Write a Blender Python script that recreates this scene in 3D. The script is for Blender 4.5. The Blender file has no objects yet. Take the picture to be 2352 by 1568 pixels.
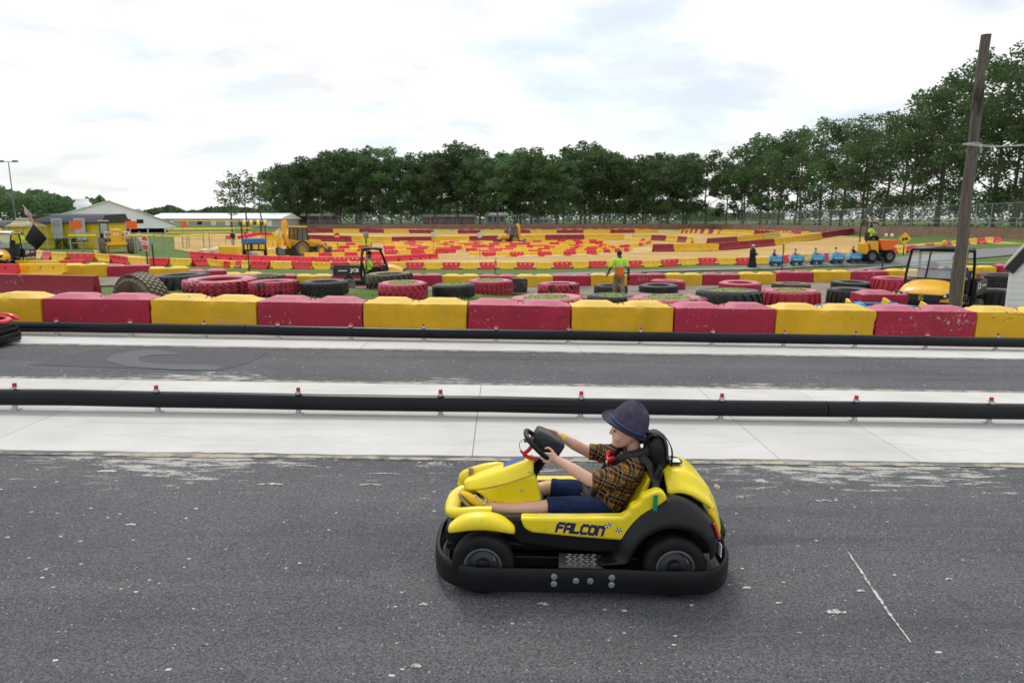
import bpy, bmesh, math, random
import numpy as np
from mathutils import Vector, Matrix, Euler, noise as mnoise

random.seed(7)
rnd = random.Random(11)
R = math.radians
SC = bpy.context.scene
COL = SC.collection

# ------------------------------------------------------------------ camera
FPX = 1568.0                     # focal length in units of a 2352 px wide picture (24 mm on 36 mm)
CAM_H = 2.06
YAW = R(-0.8)
TILT = 0.0185                    # the kart track falls gently towards the right
PITCH = math.atan((784 - 503) / FPX)
FWD = Vector((-math.sin(YAW), math.cos(YAW), 0))
RGT = Vector((math.cos(YAW), math.sin(YAW), 0))
cam_d = bpy.data.cameras.new('camera')
cam = bpy.data.objects.new('camera', cam_d)
COL.objects.link(cam)
cam.location = (0, 0, CAM_H)
cam.rotation_euler = (R(90) - PITCH, 0, YAW)
cam_d.sensor_width = 36
cam_d.lens = 24
cam_d.clip_start = 0.05
cam_d.clip_end = 6000
cam_d.dof.use_dof = True
cam_d.dof.focus_distance = 4.1
cam_d.dof.aperture_fstop = 4.5
SC.camera = cam

# ------------------------------------------------------------------ sky and sun
SUN_EL, SUN_AZ = R(56), R(-14)          # azimuth measured from +Y towards +X
world = bpy.data.worlds.new('World')
SC.world = world
world.use_nodes = True
wn, wl = world.node_tree.nodes, world.node_tree.links
wn.clear()


def wnode(t, **k):
    n = wn.new(t)
    for a, b in k.items():
        setattr(n, a, b)
    return n


sky = wnode('ShaderNodeTexSky', sky_type='NISHITA', sun_disc=False)
sky.sun_elevation = SUN_EL
sky.sun_rotation = SUN_AZ
sky.air_density = 1.0
sky.dust_density = 2.5
skyb = wnode('ShaderNodeVectorMath', operation='SCALE')
skyb.inputs['Scale'].default_value = 0.15
wl.new(sky.outputs[0], skyb.inputs[0])
tc = wnode('ShaderNodeTexCoord')
# project the view direction on a flat cloud deck so that the clouds flatten towards the horizon
sep = wnode('ShaderNodeSeparateXYZ')
wl.new(tc.outputs['Generated'], sep.inputs[0])
zz = wnode('ShaderNodeMath', operation='MAXIMUM')
zz.inputs[1].default_value = 0.0
wl.new(sep.outputs['Z'], zz.inputs[0])
za = wnode('ShaderNodeMath', operation='ADD')
za.inputs[1].default_value = 0.32
wl.new(zz.outputs[0], za.inputs[0])
dv = wnode('ShaderNodeVectorMath', operation='DIVIDE')
cmb = wnode('ShaderNodeCombineXYZ')
for i in range(3):
    wl.new(za.outputs[0], cmb.inputs[i])
wl.new(tc.outputs['Generated'], dv.inputs[0])
wl.new(cmb.outputs[0], dv.inputs[1])
mp = wnode('ShaderNodeMapping')
mp.inputs['Scale'].default_value = (1.0, 1.35, 2.2)
mp.inputs['Location'].default_value = (3.1, 0.4, 0.2)
wl.new(dv.outputs[0], mp.inputs[0])
n1 = wnode('ShaderNodeTexNoise')
n1.inputs['Scale'].default_value = 1.7
n1.inputs['Detail'].default_value = 9
n1.inputs['Roughness'].default_value = 0.52
n1.inputs['Distortion'].default_value = 0.35
wl.new(mp.outputs[0], n1.inputs['Vector'])
n2 = wnode('ShaderNodeTexNoise')
n2.inputs['Scale'].default_value = 3.4
n2.inputs['Detail'].default_value = 7
n2.inputs['Roughness'].default_value = 0.55
wl.new(mp.outputs[0], n2.inputs['Vector'])
cr = wnode('ShaderNodeValToRGB')          # cloud cover
cr.color_ramp.elements[0].position = 0.36
cr.color_ramp.elements[0].color = (0.60, 0.60, 0.60, 1)
cr.color_ramp.elements[1].position = 0.54
cr.color_ramp.elements[1].color = (1, 1, 1, 1)
wl.new(n1.outputs['Fac'], cr.inputs[0])
cb = wnode('ShaderNodeValToRGB')          # brightness inside the clouds
cb.color_ramp.elements[0].position = 0.36
cb.color_ramp.elements[0].color = (0.905, 0.925, 0.95, 1)
cb.color_ramp.elements[1].position = 0.52
cb.color_ramp.elements[1].color = (1.12, 1.12, 1.115, 1)
wl.new(n2.outputs['Fac'], cb.inputs[0])
tint = wnode('ShaderNodeVectorMath', operation='MULTIPLY')
tint.inputs[1].default_value = (0.84, 0.98, 1.06)
wl.new(skyb.outputs[0], tint.inputs[0])
mx = wnode('ShaderNodeMix', data_type='RGBA')
wl.new(cr.outputs[0], mx.inputs['Factor'])
wl.new(tint.outputs[0], mx.inputs['A'])
wl.new(cb.outputs[0], mx.inputs['B'])
bg = wnode('ShaderNodeBackground')
bg.inputs['Strength'].default_value = 1.0
wl.new(mx.outputs['Result'], bg.inputs['Color'])
wo = wnode('ShaderNodeOutputWorld')
wl.new(bg.outputs[0], wo.inputs['Surface'])

sun_d = bpy.data.lights.new('sun', 'SUN')
sun_d.energy = 1.5
sun_d.angle = R(16)
sun_d.color = (1.0, 0.965, 0.90)
sun = bpy.data.objects.new('sun', sun_d)
COL.objects.link(sun)
sdir = Vector((math.sin(SUN_AZ) * math.cos(SUN_EL), math.cos(SUN_AZ) * math.cos(SUN_EL), math.sin(SUN_EL)))
sun.rotation_euler = sdir.to_track_quat('Z', 'Y').to_euler()
sun.location = (0, 0, 40)
vs = SC.view_settings
vs.view_transform = 'Standard'
vs.look = 'None'
vs.exposure = 0.0
vs.gamma = 1.0

# ------------------------------------------------------------------ helpers: materials
def M(name, col, rough=0.55, metal=0.0, var=0.0, scale=6.0, bump=0.0, bscale=40.0, spec=0.5, coat=0.0,
      dirt=None, dscale=3.0, dlo=0.52, dhi=0.68, emit=0.0, alpha=1.0, trans=0.0):
    m = bpy.data.materials.new(name)
    m.use_nodes = True
    nt = m.node_tree
    N, L = nt.nodes, nt.links
    p = N['Principled BSDF']
    p.inputs['Roughness'].default_value = rough
    p.inputs['Metallic'].default_value = metal
    p.inputs['Specular IOR Level'].default_value = spec
    p.inputs['Coat Weight'].default_value = coat
    p.inputs['Transmission Weight'].default_value = trans
    p.inputs['Alpha'].default_value = alpha
    c = (col[0], col[1], col[2], 1)
    p.inputs['Base Color'].default_value = c
    if emit:
        p.inputs['Emission Color'].default_value = c
        p.inputs['Emission Strength'].default_value = emit
    if var or bump or dirt:
        t = N.new('ShaderNodeTexCoord')
        oi = N.new('ShaderNodeObjectInfo')
        off = N.new('ShaderNodeVectorMath')
        off.operation = 'SCALE'
        cx = N.new('ShaderNodeCombineXYZ')
        for i in range(3):
            L.new(oi.outputs['Random'], cx.inputs[i])
        L.new(cx.outputs[0], off.inputs[0])
        off.inputs['Scale'].default_value = 23.0
        add = N.new('ShaderNodeVectorMath')
        L.new(t.outputs['Object'], add.inputs[0])
        L.new(off.outputs[0], add.inputs[1])
        vec = add.outputs[0]
        out = None
        if var:
            n = N.new('ShaderNodeTexNoise')
            n.inputs['Scale'].default_value = scale
            n.inputs['Detail'].default_value = 6
            L.new(vec, n.inputs['Vector'])
            r = N.new('ShaderNodeValToRGB')
            r.color_ramp.elements[0].position = 0.3
            r.color_ramp.elements[1].position = 0.7
            r.color_ramp.elements[0].color = tuple(max(0, x * (1 - var)) for x in col) + (1,)
            r.color_ramp.elements[1].color = tuple(min(1, x * (1 + var)) for x in col) + (1,)
            L.new(n.outputs['Fac'], r.inputs[0])
            out = r.outputs[0]
        if dirt:
            n = N.new('ShaderNodeTexNoise')
            n.inputs['Scale'].default_value = dscale
            n.inputs['Detail'].default_value = 9
            n.inputs['Roughness'].default_value = 0.68
            L.new(vec, n.inputs['Vector'])
            r = N.new('ShaderNodeValToRGB')
            r.color_ramp.elements[0].position = dlo
            r.color_ramp.elements[1].position = dhi
            r.color_ramp.elements[0].color = (0, 0, 0, 1)
            r.color_ramp.elements[1].color = (1, 1, 1, 1)
            L.new(n.outputs['Fac'], r.inputs[0])
            x = N.new('ShaderNodeMix')
            x.data_type = 'RGBA'
            L.new(r.outputs[0], x.inputs['Factor'])
            if out:
                L.new(out, x.inputs['A'])
            else:
                x.inputs['A'].default_value = c
            x.inputs['B'].default_value = tuple(dirt) + (1,)
            out = x.outputs['Result']
        if out:
            L.new(out, p.inputs['Base Color'])
        if bump:
            n = N.new('ShaderNodeTexNoise')
            n.inputs['Scale'].default_value = bscale
            n.inputs['Detail'].default_value = 5
            L.new(vec, n.inputs['Vector'])
            b = N.new('ShaderNodeBump')
            b.inputs['Strength'].default_value = bump
            b.inputs['Distance'].default_value = 0.02
            L.new(n.outputs['Fac'], b.inputs['Height'])
            L.new(b.outputs[0], p.inputs['Normal'])
    return m


class NT:
    """tiny node helper"""
    def __init__(s, m):
        s.m = m
        m.use_nodes = True
        s.N, s.L = m.node_tree.nodes, m.node_tree.links
        s.p = s.N['Principled BSDF']

    def n(s, t, **k):
        x = s.N.new(t)
        for a, b in k.items():
            setattr(x, a, b)
        return x

    def inp(s, sock, v):
        if hasattr(v, 'is_linked') or hasattr(v, 'links'):
            s.L.new(v, sock)
        else:
            sock.default_value = v

    def math(s, op, a, b=0.0, c=0.0, clamp=False):
        x = s.n('ShaderNodeMath', operation=op)
        x.use_clamp = clamp
        s.inp(x.inputs[0], a)
        s.inp(x.inputs[1], b)
        s.inp(x.inputs[2], c)
        return x.outputs[0]

    def mix(s, f, a, b):
        x = s.n('ShaderNodeMix', data_type='RGBA')
        s.inp(x.inputs['Factor'], f)
        s.inp(x.inputs['A'], a if hasattr(a, 'links') else tuple(a) + (1,))
        s.inp(x.inputs['B'], b if hasattr(b, 'links') else tuple(b) + (1,))
        return x.outputs['Result']

    def ramp(s, f, lo, hi, c0=(0, 0, 0), c1=(1, 1, 1)):
        x = s.n('ShaderNodeValToRGB')
        e = x.color_ramp.elements
        e[0].position, e[1].position = lo, hi
        e[0].color, e[1].color = tuple(c0) + (1,), tuple(c1) + (1,)
        s.L.new(f, x.inputs[0])
        return x.outputs[0]

    def noise(s, vec, sc, det=5, ro=0.5, dist=0.0):
        x = s.n('ShaderNodeTexNoise')
        x.inputs['Scale'].default_value = sc
        x.inputs['Detail'].default_value = det
        x.inputs['Roughness'].default_value = ro
        x.inputs['Distortion'].default_value = dist
        s.L.new(vec, x.inputs['Vector'])
        return x.outputs['Fac']

    def vor(s, vec, sc, feat='F1'):
        x = s.n('ShaderNodeTexVoronoi', feature=feat)
        x.inputs['Scale'].default_value = sc
        s.L.new(vec, x.inputs['Vector'])
        return x

    def mapping(s, vec, sc=(1, 1, 1), loc=(0, 0, 0), rot=(0, 0, 0)):
        x = s.n('ShaderNodeMapping')
        x.inputs['Scale'].default_value = sc
        x.inputs['Location'].default_value = loc
        x.inputs['Rotation'].default_value = rot
        s.L.new(vec, x.inputs[0])
        return x.outputs[0]

    def bump(s, h, st, dist=0.01):
        b = s.n('ShaderNodeBump')
        b.inputs['Strength'].default_value = st
        b.inputs['Distance'].default_value = dist
        s.L.new(h, b.inputs['Height'])
        s.L.new(b.outputs[0], s.p.inputs['Normal'])


# ------------------------------------------------------------------ helpers: meshes and objects
def rotz(p, a):
    c, s = math.cos(a), math.sin(a)
    return (p[0] * c - p[1] * s, p[0] * s + p[1] * c, p[2])


def rrect(hx, hy, r, n=6):
    """rounded rectangle outline"""
    out = []
    for cx, cy, a0 in ((hx - r, hy - r, 0), (-hx + r, hy - r, 90), (-hx + r, -hy + r, 180), (hx - r, -hy + r, 270)):
        for i in range(n + 1):
            a = R(a0 + 90 * i / n)
            out.append((cx + r * math.cos(a), cy + r * math.sin(a)))
    return out


def smooth_path(pts, k=6, closed=False):
    """Catmull-Rom through the points"""
    P = [Vector(p) for p in pts]
    n = len(P)
    out = []
    segs = n if closed else n - 1
    for i in range(segs):
        if closed:
            a, b, c, d = P[(i - 1) % n], P[i], P[(i + 1) % n], P[(i + 2) % n]
        else:
            a, b, c, d = P[max(i - 1, 0)], P[i], P[i + 1], P[min(i + 2, n - 1)]
        for j in range(k):
            t = j / k
            out.append(0.5 * ((2 * b) + (c - a) * t + (2 * a - 5 * b + 4 * c - d) * t * t + (3 * b - a - 3 * c + d) * t ** 3))
    if not closed:
        out.append(P[-1])
    return out


class MB:
    def __init__(s):
        s.v, s.f, s.m = [], [], []
        s.T = None

    def add(s, vs, fs, m=0):
        o = len(s.v)
        if s.T is not None:
            vs = [s.T @ Vector(p) for p in vs]
        s.v += [tuple(p) for p in vs]
        s.f += [tuple(i + o for i in f) for f in fs]
        s.m += [m] * len(fs)
        return s

    def box(s, x0, x1, y0, y1, z0, z1, m=0):
        return s.add([(x0, y0, z0), (x1, y0, z0), (x1, y1, z0), (x0, y1, z0), (x0, y0, z1), (x1, y0, z1), (x1, y1, z1), (x0, y1, z1)],
                     [(0, 3, 2, 1), (4, 5, 6, 7), (0, 1, 5, 4), (1, 2, 6, 5), (2, 3, 7, 6), (3, 0, 4, 7)], m)

    def bar(s, p0, p1, w, h=None, up=(0, 0, 1), m=0):
        """rectangular bar between two points"""
        h = h or w
        p0, p1 = Vector(p0), Vector(p1)
        d = (p1 - p0).normalized()
        u = Vector(up)
        if abs(d.dot(u)) > 0.98:
            u = Vector((1, 0, 0))
        a = d.cross(u).normalized() * w / 2
        b = a.cross(d).normalized() * h / 2
        vs = [p0 - a - b, p0 + a - b, p0 + a + b, p0 - a + b, p1 - a - b, p1 + a - b, p1 + a + b, p1 - a + b]
        return s.add(vs, [(0, 3, 2, 1), (4, 5, 6, 7), (0, 1, 5, 4), (1, 2, 6, 5), (2, 3, 7, 6), (3, 0, 4, 7)], m)

    def loft(s, rings, caps=True, m=0, closed=False, wrap=True):
        n = len(rings[0])
        vs = [p for r in rings for p in r]
        fs = []
        k = len(rings)
        for i in range(k if closed else k - 1):
            a, b = i * n, ((i + 1) % k) * n
            for j in range(n if wrap else n - 1):
                q = (j + 1) % n
                fs.append((a + j, a + q, b + q, b + j))
        if caps and not closed:
            fs.append(tuple(range(n))[::-1])
            fs.append(tuple((k - 1) * n + j for j in range(n)))
        return s.add(vs, fs, m)

    def tube(s, path, r, n=10, closed=False, caps=True, m=0, sy=1.0, up=None):
        P = [Vector(p) for p in path]
        k = len(P)
        rs = r if hasattr(r, '__len__') else [r] * k
        rings = []
        nrm = None
        for i in range(k):
            if closed:
                t = (P[(i + 1) % k] - P[(i - 1) % k])
            else:
                t = P[min(i + 1, k - 1)] - P[max(i - 1, 0)]
            t = t.normalized() if t.length > 1e-9 else Vector((0, 0, 1))
            if up is not None:
                nrm = Vector(up) - t * t.dot(Vector(up))
                if nrm.length < 1e-4:
                    nrm = t.orthogonal()
            elif nrm is None:
                nrm = t.orthogonal()
            else:
                nrm = nrm - t * t.dot(nrm)
            nrm = nrm.normalized()
            bi = t.cross(nrm)
            rings.append([P[i] + (nrm * math.cos(2 * math.pi * j / n) + bi * math.sin(2 * math.pi * j / n) * sy) * rs[i] for j in range(n)])
        return s.loft(rings, caps, m, closed)

    def cyl(s, p0, p1, r0, r1=None, n=16, m=0, caps=True):
        return s.tube([p0, p1], [r0, r0 if r1 is None else r1], n, caps=caps, m=m)

    def lathe(s, prof, c=(0, 0, 0), axis='z', n=24, m=0, caps=False):
        rings = []
        for r, h in prof:
            ring = []
            for j in range(n):
                a = 2 * math.pi * j / n
                x, y = r * math.cos(a), r * math.sin(a)
                p = {'z': (x, y, h), 'y': (y, h, x), 'x': (h, x, y)}[axis]
                ring.append((p[0] + c[0], p[1] + c[1], p[2] + c[2]))
            rings.append(ring)
        return s.loft(rings, caps, m)

    def prism(s, poly, y0, y1, m=0, plane='xz'):
        def pt(a, b, y):
            return {'xz': (a, y, b), 'xy': (a, b, y), 'yz': (y, a, b)}[plane]
        n = len(poly)
        vs = [pt(a, b, y0) for a, b in poly] + [pt(a, b, y1) for a, b in poly]
        fs = [tuple(range(n)), tuple(range(n, 2 * n))[::-1]]
        for i in range(n):
            q = (i + 1) % n
            fs.append((i, i + n, q + n, q))
        return s.add(vs, fs, m)

    def ell(s, c, r, n=16, k=10, m=0):
        rings = []
        for i in range(k + 1):
            a = math.pi * i / k
            rr = max(math.sin(a), 1e-3)
            rings.append([(c[0] + r[0] * rr * math.cos(2 * math.pi * j / n), c[1] + r[1] * rr * math.sin(2 * math.pi * j / n), c[2] - r[2] * math.cos(a)) for j in range(n)])
        return s.loft(rings, True, m)

    def grid(s, rows, m=0):
        return s.loft(rows, caps=False, m=m, wrap=False)

    def mesh(s, name, mats, ang=40, fix=True):
        me = bpy.data.meshes.new(name)
        me.from_pydata(s.v, [], s.f)
        if not isinstance(mats, (list, tuple)):
            mats = [mats]
        for x in mats:
            me.materials.append(x)
        if len(mats) > 1:
            me.polygons.foreach_set('material_index', s.m)
        if fix:
            bm = bmesh.new()
            bm.from_mesh(me)
            bmesh.ops.recalc_face_normals(bm, faces=bm.faces)
            bm.to_mesh(me)
            bm.free()
        if ang:
            me.shade_smooth()
            me.set_sharp_from_angle(angle=R(ang))
        me.update()
        return me

    def build(s, name, mats, parent=None, ang=40, bev=0.0, bseg=2, fix=True, solid=0.0, sub=0):
        o = bpy.data.objects.new(name, s.mesh(name, mats, ang, fix))
        COL.objects.link(o)
        if parent is not None:
            o.parent = parent
        if solid:
            md = o.modifiers.new('solid', 'SOLIDIFY')
            md.thickness = solid
            md.offset = -1
        if bev:
            md = o.modifiers.new('bevel', 'BEVEL')
            md.width = bev
            md.segments = bseg
            md.limit_method = 'ANGLE'
            md.angle_limit = R(35)
        if sub:
            md = o.modifiers.new('sub', 'SUBSURF')
            md.levels = md.render_levels = sub
        return o


def empty(name, loc=(0, 0, 0), rz=0.0):
    o = bpy.data.objects.new(name, None)
    o.empty_display_size = 0.2
    COL.objects.link(o)
    o.location = loc
    o.rotation_euler = (0, 0, rz)
    return o


def tag(o, label, cat, group=None):
    o['label'] = label
    o['category'] = cat
    if group:
        o['group'] = group
    return o


def struct(o, kind='structure'):
    o['kind'] = kind
    return o


def copy_tree(o, parent=None):
    c = o.copy()
    COL.objects.link(c)
    if parent is not None:
        c.parent = parent
    for ch in list(o.children):
        copy_tree(ch, c)
    return c


def freeze(o):
    """replace an object's modifiers by their result"""
    dg = bpy.context.evaluated_depsgraph_get()
    me = bpy.data.meshes.new_from_object(o.evaluated_get(dg))
    o.modifiers.clear()
    o.data = me
    return o


def blob(mb, name, mat, parent=None, voxel=0.006, smooth=6):
    """weld overlapping closed pieces into one continuous surface"""
    o = mb.build(name, mat, parent, ang=0)
    r = o.modifiers.new('remesh', 'REMESH')
    r.mode = 'VOXEL'
    r.voxel_size = voxel
    r.use_smooth_shade = True
    sm = o.modifiers.new('smooth', 'SMOOTH')
    sm.iterations = smooth
    sm.factor = 0.5
    freeze(o)
    o.data.materials.clear()
    o.data.materials.append(mat)
    o.data.shade_smooth()
    return o


def text_mesh(txt, size, mat, name, parent, loc, rot, ext=0.002, align='CENTER', sx=1.0, shear=0.0, bold=0.0):
    cu = bpy.data.curves.new('lettering', 'FONT')
    cu.body = txt
    cu.size = size
    cu.extrude = ext
    cu.align_x = align
    cu.align_y = 'CENTER'
    cu.shear = shear
    cu.offset = bold
    cu.resolution_u = 3
    t = bpy.data.objects.new('lettering', cu)
    COL.objects.link(t)
    dg = bpy.context.evaluated_depsgraph_get()
    me = bpy.data.meshes.new_from_object(t.evaluated_get(dg))
    bpy.data.objects.remove(t)
    me.materials.clear()
    me.materials.append(mat)
    o = bpy.data.objects.new(name, me)
    COL.objects.link(o)
    o.parent = parent
    o.location = loc
    o.rotation_euler = rot
    o.scale = (sx, 1, 1)
    return o


ORD = ['zeroth', 'first', 'second', 'third', 'fourth', 'fifth', 'sixth', 'seventh', 'eighth', 'ninth', 'tenth', 'eleventh', 'twelfth',
       'thirteenth', 'fourteenth', 'fifteenth', 'sixteenth', 'seventeenth', 'eighteenth', 'nineteenth']
TENS = {2: 'twent', 3: 'thirt', 4: 'fort', 5: 'fift', 6: 'sixt', 7: 'sevent'}


def ordinal(n):
    if n < 20:
        return ORD[n]
    a, b = divmod(n, 10)
    return TENS[a] + ('ieth' if b == 0 else 'y-' + ORD[b])

# ------------------------------------------------------------------ terrain: a shallow bowl beyond the kart track
CTRL = []


def ctl(d, *xz):
    for x, z in xz:
        if d < 16.5:
            z -= TILT * (x - 1176) / FPX * d * (1 if d < 14 else .6)
        CTRL.append(((x - 1176) / FPX, math.log(d), z))


ctl(12.6, (-400, -.02), (200, -.02), (800, -.02), (1400, -.02), (2000, -.02), (2700, -.02))
ctl(14.5, (-400, -.1), (200, -.08), (800, -.08), (1400, -.14), (2000, -.2), (2700, -.2))
ctl(16, (-200, -.15), (200, -.15), (800, -.12), (1400, -.25), (2000, -.42), (2400, -.45))
ctl(19.5, (100, -.2), (640, -.08), (930, -.2), (1300, -.35), (1800, -.5), (2300, -.5))
ctl(23, (300, -.3), (900, -.3), (1280, -.55), (1420, -.65), (1900, -.7), (2300, -.55))
ctl(27, (200, -.35), (700, -.7), (1200, -.95), (1800, -.95), (2300, -.8))
ctl(30, (-200, -.35), (0, -.4), (200, -.45), (500, -.8), (860, -1.1))
ctl(34, (700, -1.2), (1176, -1.27), (1600, -1.2), (1990, -1.05), (2240, -.9), (2500, -.6))
ctl(40.5, (60, -.25), (500, -.9), (1176, -1.3), (1700, -1.12), (2010, -.88), (2200, -.5), (2500, .2))
ctl(46.5, (350, -.7), (600, -1.2), (1176, -1.33), (1400, -1.27), (1700, -1.04), (1900, -.7), (2010, -.4), (2080, -.14), (2260, .45), (2500, .6))
ctl(56, (-100, -.5), (200, -.7), (2300, .2))
ctl(62, (150, -.58), (700, -1.2), (1176, -1.3), (1600, -1.3), (1900, -.8))
ctl(75, (-300, 0), (500, -.9), (1176, -1.35), (1600, -1.4), (1900, -.9), (2352, -.03), (2700, 1.2))
ctl(97, (250, 0), (1176, -1.3), (1700, -1.2), (2075, -.43), (2350, 1.2))
ctl(130, (1833, -.6), (2100, 1.1), (600, -.6), (1300, -1.3))
ctl(160, (-300, .6), (700, -1.0), (1176, -1.25), (1560, -1.2))
ctl(175, (480, .6), (200, .7))
ctl(184, (740, -.6), (1176, -.75), (1640, -.75))
ctl(205, (300, .7), (740, .7), (1176, .7), (1640, .7), (2000, 1.1))
ctl(400, (-800, .6), (300, .6), (1176, .6), (2000, .8), (3000, .8))
CT = np.array(CTRL)


def hz(lat, d):
    """ground height at lateral offset and forward distance from the photographer"""
    if d < 12.55:
        return -TILT * lat if d > 0 else 0.0
    u, v = lat / d, math.log(d)
    q = (CT[:, 0] - u) ** 2 + 4 * (CT[:, 1] - v) ** 2
    w = 1 / (q + .0025) ** 2
    z = float((w * CT[:, 2]).sum() / w.sum())
    k = min(1.0, max(0.0, (d - 12.55) / .8))
    return z * k - TILT * lat * (1 - k)


def world_xy(lat, d):
    p = RGT * lat + FWD * d
    return p.x, p.y


def hw(X, Y):
    p = Vector((X, Y, 0))
    return hz(p.dot(RGT), p.dot(FWD))


def gp(px, py, zoff=0.0):
    """where a line of sight through a measured picture point meets the ground"""
    tp = (py - 784) / FPX
    cp, sp = math.cos(PITCH), math.sin(PITCH)
    df = cp - sp * tp
    dz = -sp - cp * tp
    dx = (px - 1176) / FPX
    t, step = 1.0, 0.5
    while t < 1200:
        z = CAM_H + dz * t
        if z <= hz(dx * t, df * t) + zoff:
            break
        step = max(.05, t * .01)
        t += step
    lo, hi = t - step, t
    for _ in range(12):
        mid = (lo + hi) / 2
        if CAM_H + dz * mid <= hz(dx * mid, df * mid) + zoff:
            hi = mid
        else:
            lo = mid
    t = hi
    x, y = world_xy(dx * t, df * t)
    return Vector((x, y, hz(dx * t, df * t) + zoff))


def pd(px, d, z=None):
    """picture column + forward distance -> point on the ground (or at height z)"""
    lat = (px - 1176) / FPX * (d * math.cos(PITCH) + 2.5 * math.sin(PITCH))
    x, y = world_xy(lat, d)
    return Vector((x, y, hz(lat, d) if z is None else z))


def ppm(d):
    return FPX / (d * math.cos(PITCH) + 2.5 * math.sin(PITCH))


# materials of the setting ------------------------------------------------
def mat_asphalt():
    m = bpy.data.materials.new('asphalt')
    t = NT(m)
    tcn = t.n('ShaderNodeTexCoord')
    v = tcn.outputs['Object']
    big = t.noise(v, 0.55, 5, .6)
    base = t.ramp(big, .32, .70, (.072, .075, .083), (.110, .113, .121))
    lanes = t.noise(t.mapping(v, (.10, 1.3, 1)), 1.0, 5, .6)
    base = t.mix(t.math('MULTIPLY', t.ramp(lanes, .45, .70), .5), base, (.135, .135, .137))
    # aggregate: every stone its own shade
    ag = t.vor(v, 125)
    agc = t.n('ShaderNodeSeparateColor')
    t.L.new(ag.outputs['Color'], agc.inputs[0])
    shade = t.ramp(agc.outputs[0], .0, 1.0, (.55, .55, .56), (1.55, 1.54, 1.52))
    mul = t.n('ShaderNodeMix', data_type='RGBA', blend_type='MULTIPLY')
    mul.inputs['Factor'].default_value = 1.0
    t.L.new(base, mul.inputs['A'])
    t.L.new(shade, mul.inputs['B'])
    base = mul.outputs['Result']
    grain = ag.outputs['Distance']
    dark = t.noise(v, 60, 4, .65)
    base = t.mix(t.math('MULTIPLY', t.ramp(dark, .52, .66), .7), base, (.026, .027, .030))
    # rubber laid down along the racing line, a few oil drips
    rub = t.noise(t.mapping(v, (.16, 1.9, 1), (2, 5, 0)), 1.1, 6, .62, .3)
    base = t.mix(t.math('MULTIPLY', t.ramp(rub, .54, .68), .45), base, (.040, .040, .043))
    oil = t.noise(v, 1.3, 4, .55)
    base = t.mix(t.math('MULTIPLY', t.ramp(oil, .66, .74), .5), base, (.030, .030, .032))
    # exposed pale stones and chips of old paint
    st = t.vor(t.mapping(v, (1, 1.25, 1)), 44)
    rndv = t.n('ShaderNodeSeparateColor')
    t.L.new(st.outputs['Color'], rndv.inputs[0])
    sel = t.math('GREATER_THAN', rndv.outputs[0], .68)
    near = t.math('LESS_THAN', t.math('ADD', st.outputs['Distance'], t.math('MULTIPLY', t.noise(v, 130, 3), .35)), t.math('MULTIPLY_ADD', rndv.outputs[1], .30, .10))
    base = t.mix(t.math('MULTIPLY', sel, near), base, (.42, .41, .38))
    st2 = t.vor(t.mapping(v, (1, 1.5, 1), rot=(0, 0, .5)), 11)
    r2 = t.n('ShaderNodeSeparateColor')
    t.L.new(st2.outputs['Color'], r2.inputs[0])
    wob = t.math('ADD', st2.outputs['Distance'], t.math('MULTIPLY', t.noise(v, 60, 3), .22))
    sel2 = t.math('MULTIPLY', t.math('GREATER_THAN', r2.outputs[0], .64), t.math('LESS_THAN', wob, t.math('MULTIPLY_ADD', r2.outputs[1], .16, .115)))
    base = t.mix(sel2, base, (.50, .49, .45))
    # smears of pale paint and slurry along the slab edges (object y is the distance across the track)
    sep = t.n('ShaderNodeSeparateXYZ')
    t.L.new(v, sep.inputs[0])
    ed = t.math('MINIMUM', t.math('ABSOLUTE', t.math('SUBTRACT', sep.outputs['Y'], 5.66)),
                t.math('MULTIPLY_ADD', t.math('ABSOLUTE', t.math('SUBTRACT', sep.outputs['Y'], 8.46)), 1.6, .30))
    fall = t.math('SUBTRACT', .335, t.math('MULTIPLY', ed, .16), clamp=True)
    sm = t.noise(t.mapping(v, (1.4, 6.0, 1), rot=(0, 0, .12)), 2.2, 8, .7, .4)
    patch = t.noise(v, .42, 2, .5)
    mask = t.math('ADD', t.math('ADD', sm, fall), t.math('MULTIPLY', patch, .62))
    mask = t.math('ADD', mask, t.math('MULTIPLY', t.math('SUBTRACT', t.noise(v, 38, 5, .7), .5), .30))
    base = t.mix(t.math('MULTIPLY', t.ramp(t.math('MULTIPLY', mask, .5), .572, .612), .85), base, (.46, .445, .41))
    t.L.new(base, t.p.inputs['Base Color'])
    t.p.inputs['Roughness'].default_value = .82
    t.p.inputs['Specular IOR Level'].default_value = .3
    t.bump(t.math('ADD', t.math('MULTIPLY', grain, -1.0), t.math('MULTIPLY', dark, .5)), .5, .005)
    return m


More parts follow.
